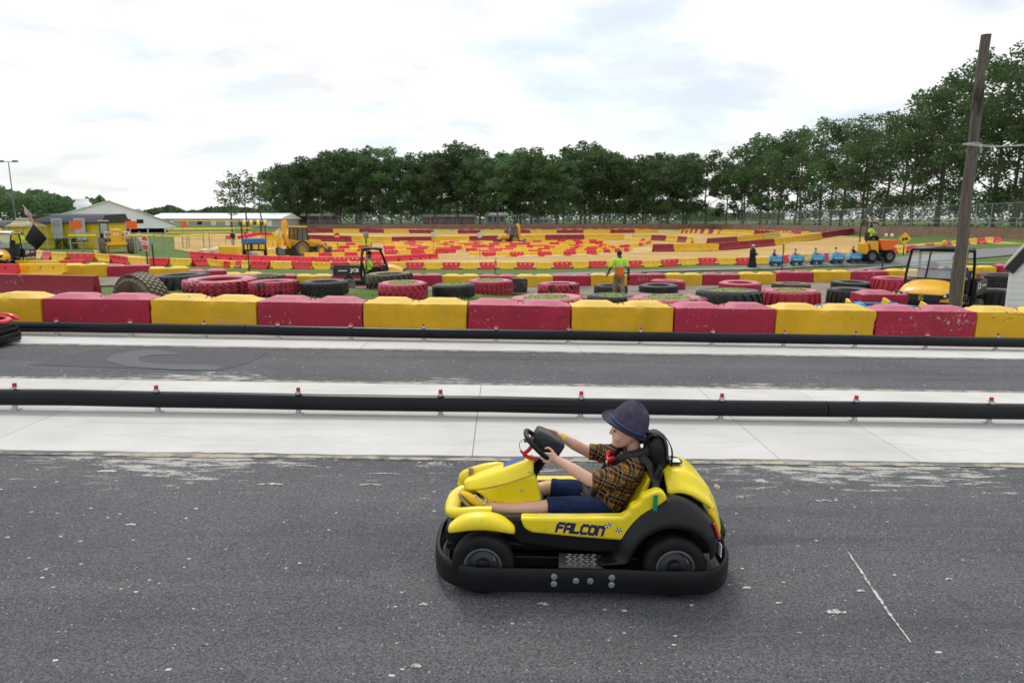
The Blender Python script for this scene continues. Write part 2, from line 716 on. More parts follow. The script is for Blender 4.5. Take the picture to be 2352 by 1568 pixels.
def mat_concrete(name, col=(.585, .578, .555)):
    m = bpy.data.materials.new(name)
    t = NT(m)
    tcn = t.n('ShaderNodeTexCoord')
    oi = t.n('ShaderNodeObjectInfo')
    v = tcn.outputs['Object']
    a = t.noise(v, .9, 6, .62)
    c = t.ramp(a, .3, .72, tuple(x * .86 for x in col), tuple(min(1, x * 1.07) for x in col))
    broom = t.noise(t.mapping(v, (2.0, 60, 1)), 3.0, 3, .6)
    c = t.mix(t.math('MULTIPLY', t.ramp(broom, .5, .75), .16), c, (.40, .39, .37))
    st = t.noise(t.mapping(v, (.5, 3, 1)), 2.3, 8, .72, .3)
    c = t.mix(t.math('MULTIPLY', t.ramp(st, .52, .72), .45), c, (.36, .34, .31))
    sk_ = t.noise(t.mapping(v, (.12, 2.4, 1)), 2.0, 6, .6)
    c = t.mix(t.math('MULTIPLY', t.ramp(sk_, .56, .70), .28), c, (.30, .295, .29))
    tint = t.math('MULTIPLY_ADD', oi.outputs['Random'], .10, .94)
    hsv = t.n('ShaderNodeHueSaturation')
    t.L.new(c, hsv.inputs['Color'])
    t.L.new(tint, hsv.inputs['Value'])
    t.L.new(hsv.outputs[0], t.p.inputs['Base Color'])
    t.p.inputs['Roughness'].default_value = .75
    t.p.inputs['Specular IOR Level'].default_value = .35
    t.bump(broom, .25, .004)
    return m


def mat_ground(name, c0, c1, c2, s1=.6, s2=9, lo=.5, hi=.66, rough=.95, bump=.6, bsc=12, dist=.05):
    m = bpy.data.materials.new(name)
    t = NT(m)
    v = t.n('ShaderNodeTexCoord').outputs['Object']
    a = t.noise(v, s1, 6, .6)
    b = t.noise(v, s2, 6, .68)
    c = t.mix(t.ramp(b, .35, .65), c0, c1)
    c = t.mix(t.ramp(a, lo, hi), c, c2)
    t.L.new(c, t.p.inputs['Base Color'])
    t.p.inputs['Roughness'].default_value = rough
    t.p.inputs['Specular IOR Level'].default_value = .2
    t.bump(t.noise(v, bsc, 5, .7), bump, dist)
    return m


MAT_ASPH = mat_asphalt()
MAT_SLAB = mat_concrete('slab_concrete')
MAT_GRASS = mat_ground('lawn', (.075, .135, .030), (.125, .19, .045), (.135, .15, .055), .5, 7, .55, .75)
MAT_MUD = mat_ground('mud', (.22, .185, .145), (.30, .26, .215), (.15, .125, .095), .35, 3, .5, .68)


def mat_sand():
    m = bpy.data.materials.new('sand')
    t = NT(m)
    v = t.n('ShaderNodeTexCoord').outputs['Object']
    a = t.noise(v, .07, 4, .6)
    b = t.noise(v, 1.8, 7, .7)
    c = t.mix(t.ramp(b, .3, .7), (.43, .275, .090), (.55, .375, .145))
    c = t.mix(t.ramp(a, .50, .66), c, (.62, .455, .215))
    ruts = t.noise(t.mapping(v, (.05, .9, 1), rot=(0, 0, .06)), 1.6, 5, .65, .5)
    c = t.mix(t.math('MULTIPLY', t.ramp(ruts, .52, .68), .7), c, (.31, .185, .062))
    t.L.new(c, t.p.inputs['Base Color'])
    t.p.inputs['Roughness'].default_value = .95
    t.p.inputs['Specular IOR Level'].default_value = .15
    t.bump(t.math('ADD', ruts, t.math('MULTIPLY', b, .6)), .8, .12)
    return m


MAT_SAND = mat_sand()
MAT_PATH = mat_ground('path_asphalt', (.20, .20, .205), (.25, .25, .25), (.28, .275, .265), .4, 6)
MAT_YLINE = M('worn_edge_line', (.43, .38, .29), .9, var=.15, scale=14, dirt=(.13, .13, .13), dscale=7, dlo=.42, dhi=.58)

# ground: one sheet out to the horizon -------------------------------------
angs = []
a = -180.0
while a < 180:
    angs.append(a)
    a += .5 if -46 <= a < 46 else 4.0
rads = [0.0, 4.0, 8.0, 11.0]
r = 12.4
while r < 260:
    rads.append(r)
    r *= 1.02
rads += [300, 360, 450, 600, 900, 1500, 3000]
g = MB()
rows = []
for r in rads:
    row = []
    for a in angs:
        lat, d = r * math.sin(R(a)), r * math.cos(R(a))
        if r < 12:
            z = -TILT * lat
        elif d < .3 * r:
            z = -TILT * max(-12, min(12, lat)) - .1
        else:
            z = hz(lat, d)
        x, y = world_xy(lat, d)
        row.append((x, y, z - (.03 if d > 12.4 else .06)))
    rows.append(row)
g.loft(rows, caps=False)
ground = struct(g.build('ground', MAT_GRASS, ang=60))


# kart track: near lane, slab, far lane, slab ------------------------------
def wavy_sheet(name, x0, x1, ya, yb, z, mat, amp=.0, seed=0.0, dx=.12):
    n = int((x1 - x0) / dx)
    lo, hi = [], []
    for i in range(n + 1):
        x = x0 + (x1 - x0) * i / n
        w0 = amp * (mnoise.noise((x * .9, seed, 0)) + .6 * mnoise.noise((x * 4.1, seed, 3)) + .35 * mnoise.noise((x * 13, seed, 5)))
        w1 = amp * (mnoise.noise((x * .9, seed + 9, 0)) + .6 * mnoise.noise((x * 4.1, seed + 9, 3)) + .35 * mnoise.noise((x * 13, seed, 8)))
        lo.append((x, ya + w0, z))
        hi.append((x, yb + w1, z))
    mb = MB().grid([lo, hi])
    return struct(mb.build(name, mat))


wavy_sheet('asphalt_lane', -40, 40, -30, 12.2, .0, MAT_ASPH, dx=4)
# concrete slabs poured bay by bay, each bay its own piece with an open joint


def slab_row(name, ya, yb, z, cuts, seed):
    root = empty(name)
    struct(root)
    for i in range(len(cuts) - 1):
        xa, xb = cuts[i] + .003, cuts[i + 1] - .003
        n = max(2, int((xb - xa) / .1))
        near, far = [], []
        for k in range(n + 1):
            x = xa + (xb - xa) * k / n
            wob = .035 * mnoise.noise((x * 1.1, seed, 0)) + .02 * mnoise.noise((x * 5, seed, 1)) + .012 * mnoise.noise((x * 17, seed, 2))
            near.append((x, ya + wob))
            far.append((x, yb + .4 * wob))
        mb = MB().prism(near + far[::-1], z - .05, z, plane='xy')
        mb.build('slab', MAT_SLAB, root, ang=30)
    return root


slab_row('concrete_strip', 5.72, 8.31, .012, [-34, -27.4, -20.9, -14.4, -9.5, -4.58, -.27, 2.45, 3.7, 8.0, 14.9, 21.4, 28, 34], 1.0)
slab_row('concrete_strip', 10.60, 12.30, .012, [-34, -26, -19.5, -13.2, -8.2, -2.25, 1.25, 5.5, 10.2, 16, 22, 28, 34], 5.0)
wavy_sheet('edge_line', -34, 34, 5.62, 5.695, .006, MAT_YLINE, .022, 3)
wavy_sheet('edge_line', -34, 34, 8.345, 8.43, .006, MAT_YLINE, .008, 7)
wavy_sheet('edge_line', -34, 34, 10.515, 10.575, .006, MAT_YLINE, .01, 11)
# newer patch of tarmac in the far lane
MAT_PATCH = M('tarmac_patch', (.060, .064, .074), .8, var=.22, scale=30, bump=.4, bscale=90)
MAT_PATCH2 = M('tarmac_patch_worn', (.098, .103, .114), .8, var=.2, scale=30, bump=.4, bscale=90)
pp = MB()
q = [gp(75, 838), gp(125, 822), gp(215, 803), gp(300, 801), gp(620, 808), gp(575, 832), gp(500, 853), gp(300, 846)]
pp.add([(p.x, p.y, .004) for p in q], [tuple(range(len(q)))])
struct(pp.build('tarmac_patch', MAT_PATCH))
q = [gp(*c) for c in [(240, 828), (262, 815), (300, 807), (350, 803), (385, 807), (420, 815), (350, 816), (318, 822), (325, 832), (380, 838), (470, 838), (515, 842), (495, 851), (400, 850), (290, 842)]]
pp = MB()
n = len(q)
cen = [(p.x, p.y, .008) for p in q]
pp.add(cen, [tuple(range(n))])
struct(pp.build('tarmac_patch', MAT_PATCH2))


# sheets laid over the terrain ----------------------------------------------
def drape(name, near, far, mat, off=.03, nu=90, nv=24, pw=1.0):
    """near / far: functions of picture column -> forward distance; the sheet follows the terrain"""
    rows = []
    (x0, x1) = near[0][0], near[-1][0]
    def f(pts, x):
        for (a, b), (c, d) in zip(pts, pts[1:]):
            if a <= x <= c:
                return b + (d - b) * (x - a) / (c - a)
        return pts[0][1] if x < pts[0][0] else pts[-1][1]
    for j in range(nv + 1):
        t = (j / nv) ** pw
        row = []
        for i in range(nu + 1):
            x = x0 + (x1 - x0) * i / nu
            d = f(near, x) * (1 - t) + f(far, x) * t
            if 0 < j < nv or True:
                d += .25 * mnoise.noise((x * .02, j * 3.7 if j in (0, nv) else 0, 1)) * (1 if j in (0, nv) else 0) * max(1, d / 30)
            p = pd(x, d)
            row.append((p.x, p.y, p.z + off))
        rows.append(row)
    return struct(MB().grid(rows).build(name, mat, ang=60))


def dcol(pts, zoff=0):
    """picture points -> (column, forward distance) on the ground"""
    out = []
    for x, y in pts:
        p = gp(x, y)
        out.append((x, p.dot(FWD)))
    return out


drape('mud_path', [(-300, 24), (300, 25), (700, 26.5), (1150, 24.5), (1400, 22.3), (1700, 21.5), (2000, 20), (2352, 20), (2700, 20)],
      [(-300, 31), (200, 29.9), (700, 33), (1150, 34.2), (1700, 34.4), (2352, 34.5), (2700, 34)], MAT_MUD, .02, 120, 14)
P_ROW = [(30, 591), (94, 593.5), (180, 600), (265, 604), (350, 608), (430, 611), (515, 614), (600, 617), (800, 618), (1000, 617.5), (1143, 617),
         (1300, 616), (1400, 614), (1530, 611), (1700, 607), (1800, 602), (1900, 597), (1990, 590), (2080, 580), (2180, 569), (2300, 557)]
rowd = dcol([(x, y - 1.5) for x, y in P_ROW])
nearS = [(x, d) for x, d in rowd if x >= 430]
nearS = [(400, 66), (455, 60), (490, 56)] + [q for q in nearS if q[0] >= 515] + [(2420, 47)]
farS = [(400, 88), (455, 100), (540, 125), (600, 140), (660, 184), (740, 184), (1640, 184), (1700, 150), (1833, 128), (1950, 103), (2050, 80), (2150, 64), (2250, 54), (2420, 49)]
drape('sand_track', nearS, farS, MAT_SAND, .03, 150, 70, 1.35)
drape('sand_path', [(215, 49), (240, 48.0), (300, 47.0), (380, 46.5)], [(215, 60), (240, 58), (300, 54), (380, 47.6)], MAT_SAND, .025, 14, 8)


def ribbon(name, px, wid, mat, off=.03):
    C = smooth_path([gp(*p) for p in px], 8)
    L_, R_ = [], []
    for i, c in enumerate(C):
        t = (C[min(i + 1, len(C) - 1)] - C[max(i - 1, 0)])
        n = Vector((-t.y, t.x, 0)).normalized() * wid / 2
        for s, o in ((1, L_), (-1, R_)):
            q = c + n * s
            o.append((q.x, q.y, hw(q.x, q.y) + off))
    mid = [(a.x, a.y, hw(a.x, a.y) + off) for a in C]
    return struct(MB().grid([L_, mid, R_]).build(name, mat))


ribbon('paved_path', [(960, 641), (1160, 636), (1300, 630), (1500, 622.5), (1650, 617), (1800, 611.5), (1960, 605), (2080, 597), (2200, 587), (2400, 572)], 1.5, MAT_PATH)
ribbon('paved_path', [(1950, 622), (2030, 613), (2100, 608.5), (2200, 604.5), (2400, 597)], .9, MAT_PATH, .045)

# old scrape and blotches of pale paint on the near lane
MAT_MARK = M('worn_paint', (.50, .48, .45), .8, var=.15, scale=30, dirt=(.10, .10, .105), dscale=22, dlo=.50, dhi=.58)


def paint_mark(px, wid, seed, z=.004):
    rg = random.Random(seed)
    P = [gp(*p) for p in px]
    C = []
    for a, b in zip(P, P[1:]):
        C += [a.lerp(b, k / 14) for k in range(14)]
    C.append(P[-1])
    A, B_ = [], []
    for i, c in enumerate(C):
        t = (C[min(i + 1, len(C) - 1)] - C[max(i - 1, 0)]).normalized()
        n = Vector((-t.y, t.x, 0))
        k = wid * (.25 + .75 * math.sin(math.pi * (i + .4) / len(C)) ** .5)
        A.append(((c + n * k * rg.uniform(.3, 1)).x, (c + n * k * rg.uniform(.3, 1)).y, z))
        B_.append(((c - n * k * rg.uniform(.3, 1)).x, (c - n * k * rg.uniform(.3, 1)).y, z))
    return struct(MB().grid([A, B_]).build('paint_scrape', MAT_MARK))


def gp0(px, py):
    return gp(px, py)


paint_mark([(1944, 1262), (1990, 1330), (2040, 1405), (2092, 1476)], .012, 1)
for i, (x, y, w_, h_) in enumerate(((1922, 1405, 22, .030), (1716, 1350, 10, .018), (1978, 1357, 9, .014), (620, 1112, 30, .022), (850, 1113, 26, .014), (880, 1088, 40, .012), (245, 1082, 22, .03), (1245, 1388, 14, .02), (972, 1388, 10, .016), (1140, 1394, 8, .014), (300, 1205, 12, .016), (955, 1530, 12, .02),
                                   (470, 1480, 8, .014), (2180, 1330, 8, .012), (1790, 1385, 8, .012), (690, 1070, 40, .015), (1890, 1150, 20, .018), (2160, 1105, 26, .02), (2230, 1112, 18, .016))):
    paint_mark([(x - w_, y + 1), (x, y - 1), (x + w_, y + 1)], h_, 20 + i)

# ------------------------------------------------------------------ black pipe rails with red post caps
MAT_PIPE = M('black_pipe', (.0042, .0052, .008), .30, var=.35, scale=3, bump=.03, bscale=60, dirt=(.012, .014, .019), dscale=2.2, dlo=.6, dhi=.85, spec=.24)
MAT_CAP = M('red_cap', (.42, .016, .035), .45, var=.2, scale=30)
MAT_STEEL = M('galvanised', (.55, .55, .54), .45, .55, var=.15, scale=30)
MAT_BLK = M('black_plastic', (.016, .0165, .018), .45, var=.2, scale=8)


def pipe_rail(name, label, Y, zc, rad, xs, joints, capr):
    root = empty(name, (0, Y, 0))
    tag(root, label, 'rail')
    for a, b in zip(joints, joints[1:]):
        n = 14
        path = []
        for i in range(n + 1):
            x = a + .004 + (b - a - .008) * i / n
            path.append((x, .022 * mnoise.noise((x * .30, Y, 0)), zc + .012 * mnoise.noise((x * .33, Y, 4)) - .006 * abs(math.sin(x * 2.15))))
        mb = MB().tube(path, rad, 20)
        mb.build('pipe', MAT_PIPE, root, ang=60)
    post = MB().cyl((0, 0, 0), (0, 0, zc + rad + .012), capr * 1.25, n=14)
    post.box(-capr * 2, capr * 2, -capr * 2, capr * 2, .0, .016)
    pm = post.mesh('post', MAT_STEEL)
    cp = MB().lathe([(capr * 1.75, zc + rad + .004), (capr * 1.75, zc + rad + .011), (capr * 1.1, zc + rad + .012)], n=14, m=1)
    cp.lathe([(capr, zc + rad + .010), (capr, zc + rad + .043), (capr * .92, zc + rad + .050), (0.001, zc + rad + .051)], n=14)
    cm = cp.mesh('cap', [MAT_CAP, MAT_STEEL])
    for x in xs:
        for nm, me in (('post', pm), ('cap', cm)):
            o = bpy.data.objects.new(nm, me)
            COL.objects.link(o)
            o.parent = root
            o.location = (x + rnd.uniform(-.006, .006), rnd.uniform(-.01, .01) if nm == 'cap' else 0, .012)
    return root


pipe_rail('pipe_rail', 'thick black pipe rail right behind the yellow go-kart', 6.93, .150, .086,
          [-5.06 + 1.465 * i for i in range(-5, 0)] + [(x - 1176) * .004551 + .096 for x in (43, 365, 687, 1012, 1335, 1660, 1973, 2290)] + [5.17 + 1.45 * i for i in range(1, 6)],
          [-30, -17.5, -8.9, 3.40, 14.5, 26], .021)
pipe_rail('pipe_rail', 'thinner-looking black pipe rail running along the painted concrete blocks', 11.36, .150, .086,
          [-7.44 + 1.222 * i for i in range(-6, 20)], [-30, -20, -12.6, -4.3, 7.0, 17, 29], .021)


# ------------------------------------------------------------------ painted concrete blocks
def mat_painted(name, col, pale, chip=(.42, .40, .37), black=True):
    m = bpy.data.materials.new(name)
    t = NT(m)
    tcn = t.n('ShaderNodeTexCoord')
    oi = t.n('ShaderNodeObjectInfo')
    cx = t.n('ShaderNodeCombineXYZ')
    for i in range(3):
        t.L.new(t.math('MULTIPLY', oi.outputs['Random'], 37.0), cx.inputs[i])
    add = t.n('ShaderNodeVectorMath')
    t.L.new(tcn.outputs['Object'], add.inputs[0])
    t.L.new(cx.outputs[0], add.inputs[1])
    v = add.outputs[0]
    a = t.noise(v, 1.6, 6, .62)
    c = t.ramp(a, .3, .75, tuple(x * .80 for x in col), tuple(min(1, x * 1.12) for x in col))
    # upward faces paler: sky glare painted into the colour, with bleach and dust
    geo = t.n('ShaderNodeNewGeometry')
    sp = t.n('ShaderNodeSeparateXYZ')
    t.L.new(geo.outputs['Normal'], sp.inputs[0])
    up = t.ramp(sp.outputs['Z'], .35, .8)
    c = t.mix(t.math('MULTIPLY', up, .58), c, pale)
    st = t.noise(t.mapping(v, (1, 1, .35)), 2.6, 7, .7)
    c = t.mix(t.math('MULTIPLY', t.ramp(st, .56, .74), .38), c, tuple(x * .45 + .03 for x in col))
    sp1 = t.noise(v, 15, 8, .72)
    zone = t.noise(v, 1.1, 2, .5)
    mk = t.math('ADD', sp1, t.math('MULTIPLY', zone, .38))
    c = t.mix(t.ramp(mk, .835, .855), c, chip)
    if black:
        sc = t.noise(t.mapping(v, (1, 1, 4.5)), 4.3, 8, .75)
        zb = t.noise(t.mapping(v, (.6, 1, 2.2), (3, 1, 7)), 1.3, 2, .5)
        c = t.mix(t.ramp(t.math('MULTIPLY', t.math('ADD', sc, t.math('MULTIPLY', zb, .55)), .5), .478, .490), c, (.045, .035, .03))
    t.L.new(c, t.p.inputs['Base Color'])
    t.p.inputs['Roughness'].default_value = .58
    t.p.inputs['Specular IOR Level'].default_value = .4
    t.bump(t.math('ADD', t.math('MULTIPLY', sp1, 1.0), t.math('MULTIPLY', t.noise(v, 45, 4, .6), .3)), .45, .02)
    return m


RED, YEL = 'red', 'yellow'
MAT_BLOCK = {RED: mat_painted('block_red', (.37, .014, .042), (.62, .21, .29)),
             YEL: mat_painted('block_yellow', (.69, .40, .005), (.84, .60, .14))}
MAT_RUST = M('rusty_steel', (.19, .075, .03), .8, var=.3, scale=20)


def block_mesh(name, L=1.815, W=.60, H=.585, seed=0):
    """precast block: two raised keys on top, chipped edges"""
    bm = bmesh.new()
    mb = MB()
    nx, ny, nz = 26, 8, 8
    hx, hy = L / 2, W / 2

    def top(x, y):
        best = 0
        for c in (-.25, .25):
            ex = (.20 * L - abs(x - c * L)) / (.055 * L)
            ey = (hy - .05 - abs(y)) / .07
            best = max(best, min(1, ex, ey))
        return H + .068 * max(0, best)
    idx = {}
    vs, fs = [], []

    def V(x, y, z):
        k = (round(x, 5), round(y, 5), round(z, 5))
        if k not in idx:
            idx[k] = len(vs)
            vs.append((x, y, z))
        return idx[k]
    X = [-hx + L * i / nx for i in range(nx + 1)]
    Y = [-hy + W * i / ny for i in range(ny + 1)]
    Z = [H * i / nz for i in range(nz + 1)]
    for i in range(nx):
        for j in range(ny):
            q = [(X[i], Y[j]), (X[i + 1], Y[j]), (X[i + 1], Y[j + 1]), (X[i], Y[j + 1])]
            fs.append(tuple(V(x, y, top(x, y)) for x, y in q))
        for k in range(nz):
            for y, fl in ((-hy, 0), (hy, 1)):
                q = [V(X[i], y, Z[k]), V(X[i + 1], y, Z[k]), V(X[i + 1], y, Z[k + 1]), V(X[i], y, Z[k + 1])]
                fs.append(tuple(q[::-1] if fl else q))
    for j in range(ny):
        for k in range(nz):
            for x, fl in ((hx, 0), (-hx, 1)):
                q = [V(x, Y[j], Z[k]), V(x, Y[j + 1], Z[k]), V(x, Y[j + 1], Z[k + 1]), V(x, Y[j], Z[k + 1])]
                fs.append(tuple(q[::-1] if fl else q))
    out = []
    for x, y, z in vs:
        e = (abs(abs(x) - hx) < 1e-4) + (abs(abs(y) - hy) < 1e-4) + (abs(z - H) < 1e-4)
        n = mnoise.noise((x * 6 + seed * 9, y * 6, z * 6))
        n2 = mnoise.noise((x * 15 + seed * 5, y * 15, z * 15))
        k = 0
        if e >= 2:
            k = .007 + max(0, n - .1) * .03 + max(0, n2) * .012
        c = Vector((-x / hx if abs(abs(x) - hx) < 1e-4 else 0, -y / hy if abs(abs(y) - hy) < 1e-4 else 0, -1 if abs(z - H) < 1e-4 and e >= 2 else 0))
        out.append((x + c.x * k + .003 * n2, y + c.y * k + .004 * n, z + c.z * k * .8 + .003 * n))
    mb.add(out, fs)
    return mb.mesh(name, MAT_BLOCK[RED], ang=24, fix=False)


BLK = {}
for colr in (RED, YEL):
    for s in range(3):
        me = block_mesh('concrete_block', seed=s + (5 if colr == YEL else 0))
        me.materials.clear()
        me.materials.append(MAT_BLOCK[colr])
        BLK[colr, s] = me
lp = MB().tube([(-.085 + .17 * i / 10, 0, .06 + .075 * math.sin(math.pi * i / 10) - .08 * (abs(i - 5) == 5)) for i in range(11)], .008, 6)
LOOP = lp.mesh('lifting_loop', MAT_RUST)


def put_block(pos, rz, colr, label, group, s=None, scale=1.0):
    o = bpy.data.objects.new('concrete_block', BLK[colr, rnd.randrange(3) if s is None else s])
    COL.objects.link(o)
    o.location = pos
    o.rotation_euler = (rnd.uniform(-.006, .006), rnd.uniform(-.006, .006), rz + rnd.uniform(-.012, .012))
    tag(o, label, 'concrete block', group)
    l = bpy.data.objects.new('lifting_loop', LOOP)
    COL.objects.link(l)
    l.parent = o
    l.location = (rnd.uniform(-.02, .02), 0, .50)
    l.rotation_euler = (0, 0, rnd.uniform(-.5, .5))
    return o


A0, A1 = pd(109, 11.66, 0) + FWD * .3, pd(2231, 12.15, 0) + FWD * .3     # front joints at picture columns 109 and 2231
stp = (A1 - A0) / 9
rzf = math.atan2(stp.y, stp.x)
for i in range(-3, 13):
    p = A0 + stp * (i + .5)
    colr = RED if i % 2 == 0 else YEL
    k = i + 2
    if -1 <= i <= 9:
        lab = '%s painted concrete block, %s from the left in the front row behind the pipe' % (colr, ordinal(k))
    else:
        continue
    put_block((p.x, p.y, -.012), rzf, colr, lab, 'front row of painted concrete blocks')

# second row, beyond the tyres: joints measured in the picture (column, base row)
ROW2 = [(150, 636), (246, 634.5), (341, 636), (430, 638), (515, 641), (597, 645), (678, 648), (760, 651), (845, 653), (930, 654), (1016, 654.5), (1101, 655), (1186, 655), (1270, 654.5), (1355, 654),
        (1440, 653.5), (1526, 652.5), (1612, 651), (1695, 650), (1779, 648), (1864, 646), (1949, 644), (2031, 641), (2113, 638), (2204, 632), (2281, 628), (2362, 624)]
n2 = len(ROW2) - 1
pts2 = [pd(x, d) for x, d in zip([c[0] for c in ROW2], np.interp([c[0] for c in ROW2], [150, 341, 515, 700, 1000, 2031, 2204, 2400], [29.8, 31.0, 32.3, 33.4, 34.2, 34.2, 34.8, 35.6]))]
for i in range(n2):
    a, b = pts2[i], pts2[i + 1]
    p = (a + b) / 2
    colr = YEL if i % 2 == 0 else RED
    if i >= 24:
        colr = RED if i % 2 else YEL
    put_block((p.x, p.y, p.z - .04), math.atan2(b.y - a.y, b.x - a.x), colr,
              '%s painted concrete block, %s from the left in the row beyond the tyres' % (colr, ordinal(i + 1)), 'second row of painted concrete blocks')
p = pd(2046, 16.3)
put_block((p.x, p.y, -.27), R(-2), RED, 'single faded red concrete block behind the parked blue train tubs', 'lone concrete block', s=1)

# ------------------------------------------------------------------ long jersey barriers
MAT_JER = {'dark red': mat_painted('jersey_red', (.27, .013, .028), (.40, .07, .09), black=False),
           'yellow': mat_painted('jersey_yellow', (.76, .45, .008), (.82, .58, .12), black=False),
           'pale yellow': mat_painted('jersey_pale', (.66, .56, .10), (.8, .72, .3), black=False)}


def jersey_mesh(L, colr):
    prof = [(.30, .09), (.30, .13), (.185, .30), (.135, .40), (.085, .84), (-.085, .84), (-.135, .40), (-.185, .30), (-.30, .13), (-.30, .09)]
    mb = MB()
    mb.loft([[(x, a, b) for a, b in prof] for x in (-L / 2, L / 2)])
    nf = max(2, int(round(L / 1.25)))
    w = L / nf
    for i in range(nf):
        x = -L / 2 + w * (i + .5)
        mb.box(x - w * .5 + (.004 if i == 0 else .10), x + w * .5 - (.004 if i == nf - 1 else .10), -.298, .298, -.06, .092)
    for e in (-1, 1):
        mb.box(min(e * (L / 2 - .01), e * (L / 2 + .07)), max(e * (L / 2 - .01), e * (L / 2 + .07)), -.05, .05, .10, .62)
    return mb.mesh('jersey_barrier', MAT_JER[colr], ang=30)


JER = {}


def put_jersey(a, b, colr, label, group='long jersey barriers', tilt=True):
    L = round((b - a).length, 1)
    if (L, colr) not in JER:
        JER[L, colr] = jersey_mesh(L - .06, colr)
    o = bpy.data.objects.new('jersey_barrier', JER[L, colr])
    COL.objects.link(o)
    d = b - a
    o.location = (a + b) / 2
    o.rotation_euler = Euler((0, -math.atan2(d.z, Vector((d.x, d.y)).length) if tilt else 0, math.atan2(d.y, d.x)))
    tag(o, label, 'jersey barrier', group)
    o['pix'] = 0
    del o['pix']
    return o


def px_line(pts):
    return [gp(x, y) for x, y in pts]


def walk(poly, L):
    """cut a ground polyline into chords of length L"""
    D = []
    for a, b in zip(poly, poly[1:]):
        n = max(1, int((b - a).length / .04))
        D += [a.lerp(b, k / n) for k in range(n)]
    D.append(poly[-1])
    out = [poly[0].copy()]
    for p in D:
        if (p - out[-1]).length >= L:
            q = p.copy()
            q.z = hw(q.x, q.y)
            out.append(q)
    return out


def jersey_chain(px, L, cols, what, d=None):
    poly = px_line(px)
    pts = walk(poly, L)
    for i, (a, b) in enumerate(zip(pts, pts[1:])):
        c = cols[i % len(cols)] if i < 60 else cols[0]
        put_jersey(a, b, c, '%s jersey barrier, %s from the left %s' % (c, ordinal(i + 1), what))
    return pts


DR, JY, JP = 'dark red', 'yellow', 'pale yellow'
q0, q1 = pd(236, 15.6), pd(-330, 16.6)
put_jersey(q1 + Vector((0, 0, -.02)), q0 + Vector((0, 0, -.02)), DR, 'long dark red jersey barrier at left, directly behind the front blocks', 'near jersey barrier')
jersey_chain([(700, 536), (900, 536), (1143, 536), (1400, 536), (1560, 535)], 6.1, [DR, JY, DR, JY, DR, JP, DR, JP, DR, JY], 'in the far row under the retaining wall')
jersey_chain([(1562, 535.5), (1610, 536.5), (1655, 538.5)], 3.05, [JY, DR, JY, DR], 'in the bend of the far row')
jersey_chain([(1657, 538.5), (1740, 541), (1800, 545)], 4.0, [JY, JY, DR], 'beyond the right-hand sand ramp')
jersey_chain([(600, 557), (864, 557.5), (1000, 556.5), (1143, 553.5), (1300, 551), (1450, 551)], 6.1, [JY, DR, JY, DR, JY, DR, JY, DR, JY, DR], 'in the middle row behind the barrier maze')
jersey_chain([(1452, 551.5), (1490, 552), (1530, 554), (1575, 557), (1600, 560)], 3.05, [JP, DR, JY, DR, JY, DR], 'in the curve right of the maze')
put_jersey(gp(1499, 579), gp(1545, 578.5), DR, 'short dark red jersey barrier right of the maze, left of a long yellow one')
put_jersey(gp(1546, 578.5), gp(1648, 576.5), JY, 'long yellow jersey barrier with slotted feet, left of the dark red leaning pair')
put_jersey(gp(1652, 575.5), gp(1777, 565), DR, 'long dark red jersey barrier behind the train, lowest of the ramp barriers')
put_jersey(gp(1777, 564.5), gp(1885, 548.5), JY, 'long yellow jersey barrier climbing the sand ramp behind the train')
put_jersey(gp(1885, 548), gp(1965, 535.5), DR, 'dark red jersey barrier at the upper end of the sand ramp')
put_jersey(gp(1965, 535.3), gp(1985, 533), JY, 'short yellow jersey barrier at the very top of the sand ramp')
put_jersey(gp(1625, 563), gp(1690, 557), DR, 'dark red jersey barrier in the upper line of the ramp')
put_jersey(gp(1693, 557), gp(1752, 549.5), JY, 'yellow jersey barrier in the upper line of the ramp')
put_jersey(gp(1754, 549.5), gp(1790, 544), JP, 'pale yellow jersey barrier leaning at the top of the upper ramp line')

# ------------------------------------------------------------------ hollow plastic barriers with three holes
MAT_PL = {RED: M('plastic_red', (.76, .018, .034), .36, var=.14, scale=3, dirt=(.46, .12, .09), dscale=1.8, dlo=.55, dhi=.8),
          YEL: M('plastic_yellow', (.90, .54, .006), .36, var=.10, scale=3, dirt=(.66, .44, .12), dscale=1.8, dlo=.55, dhi=.8)}


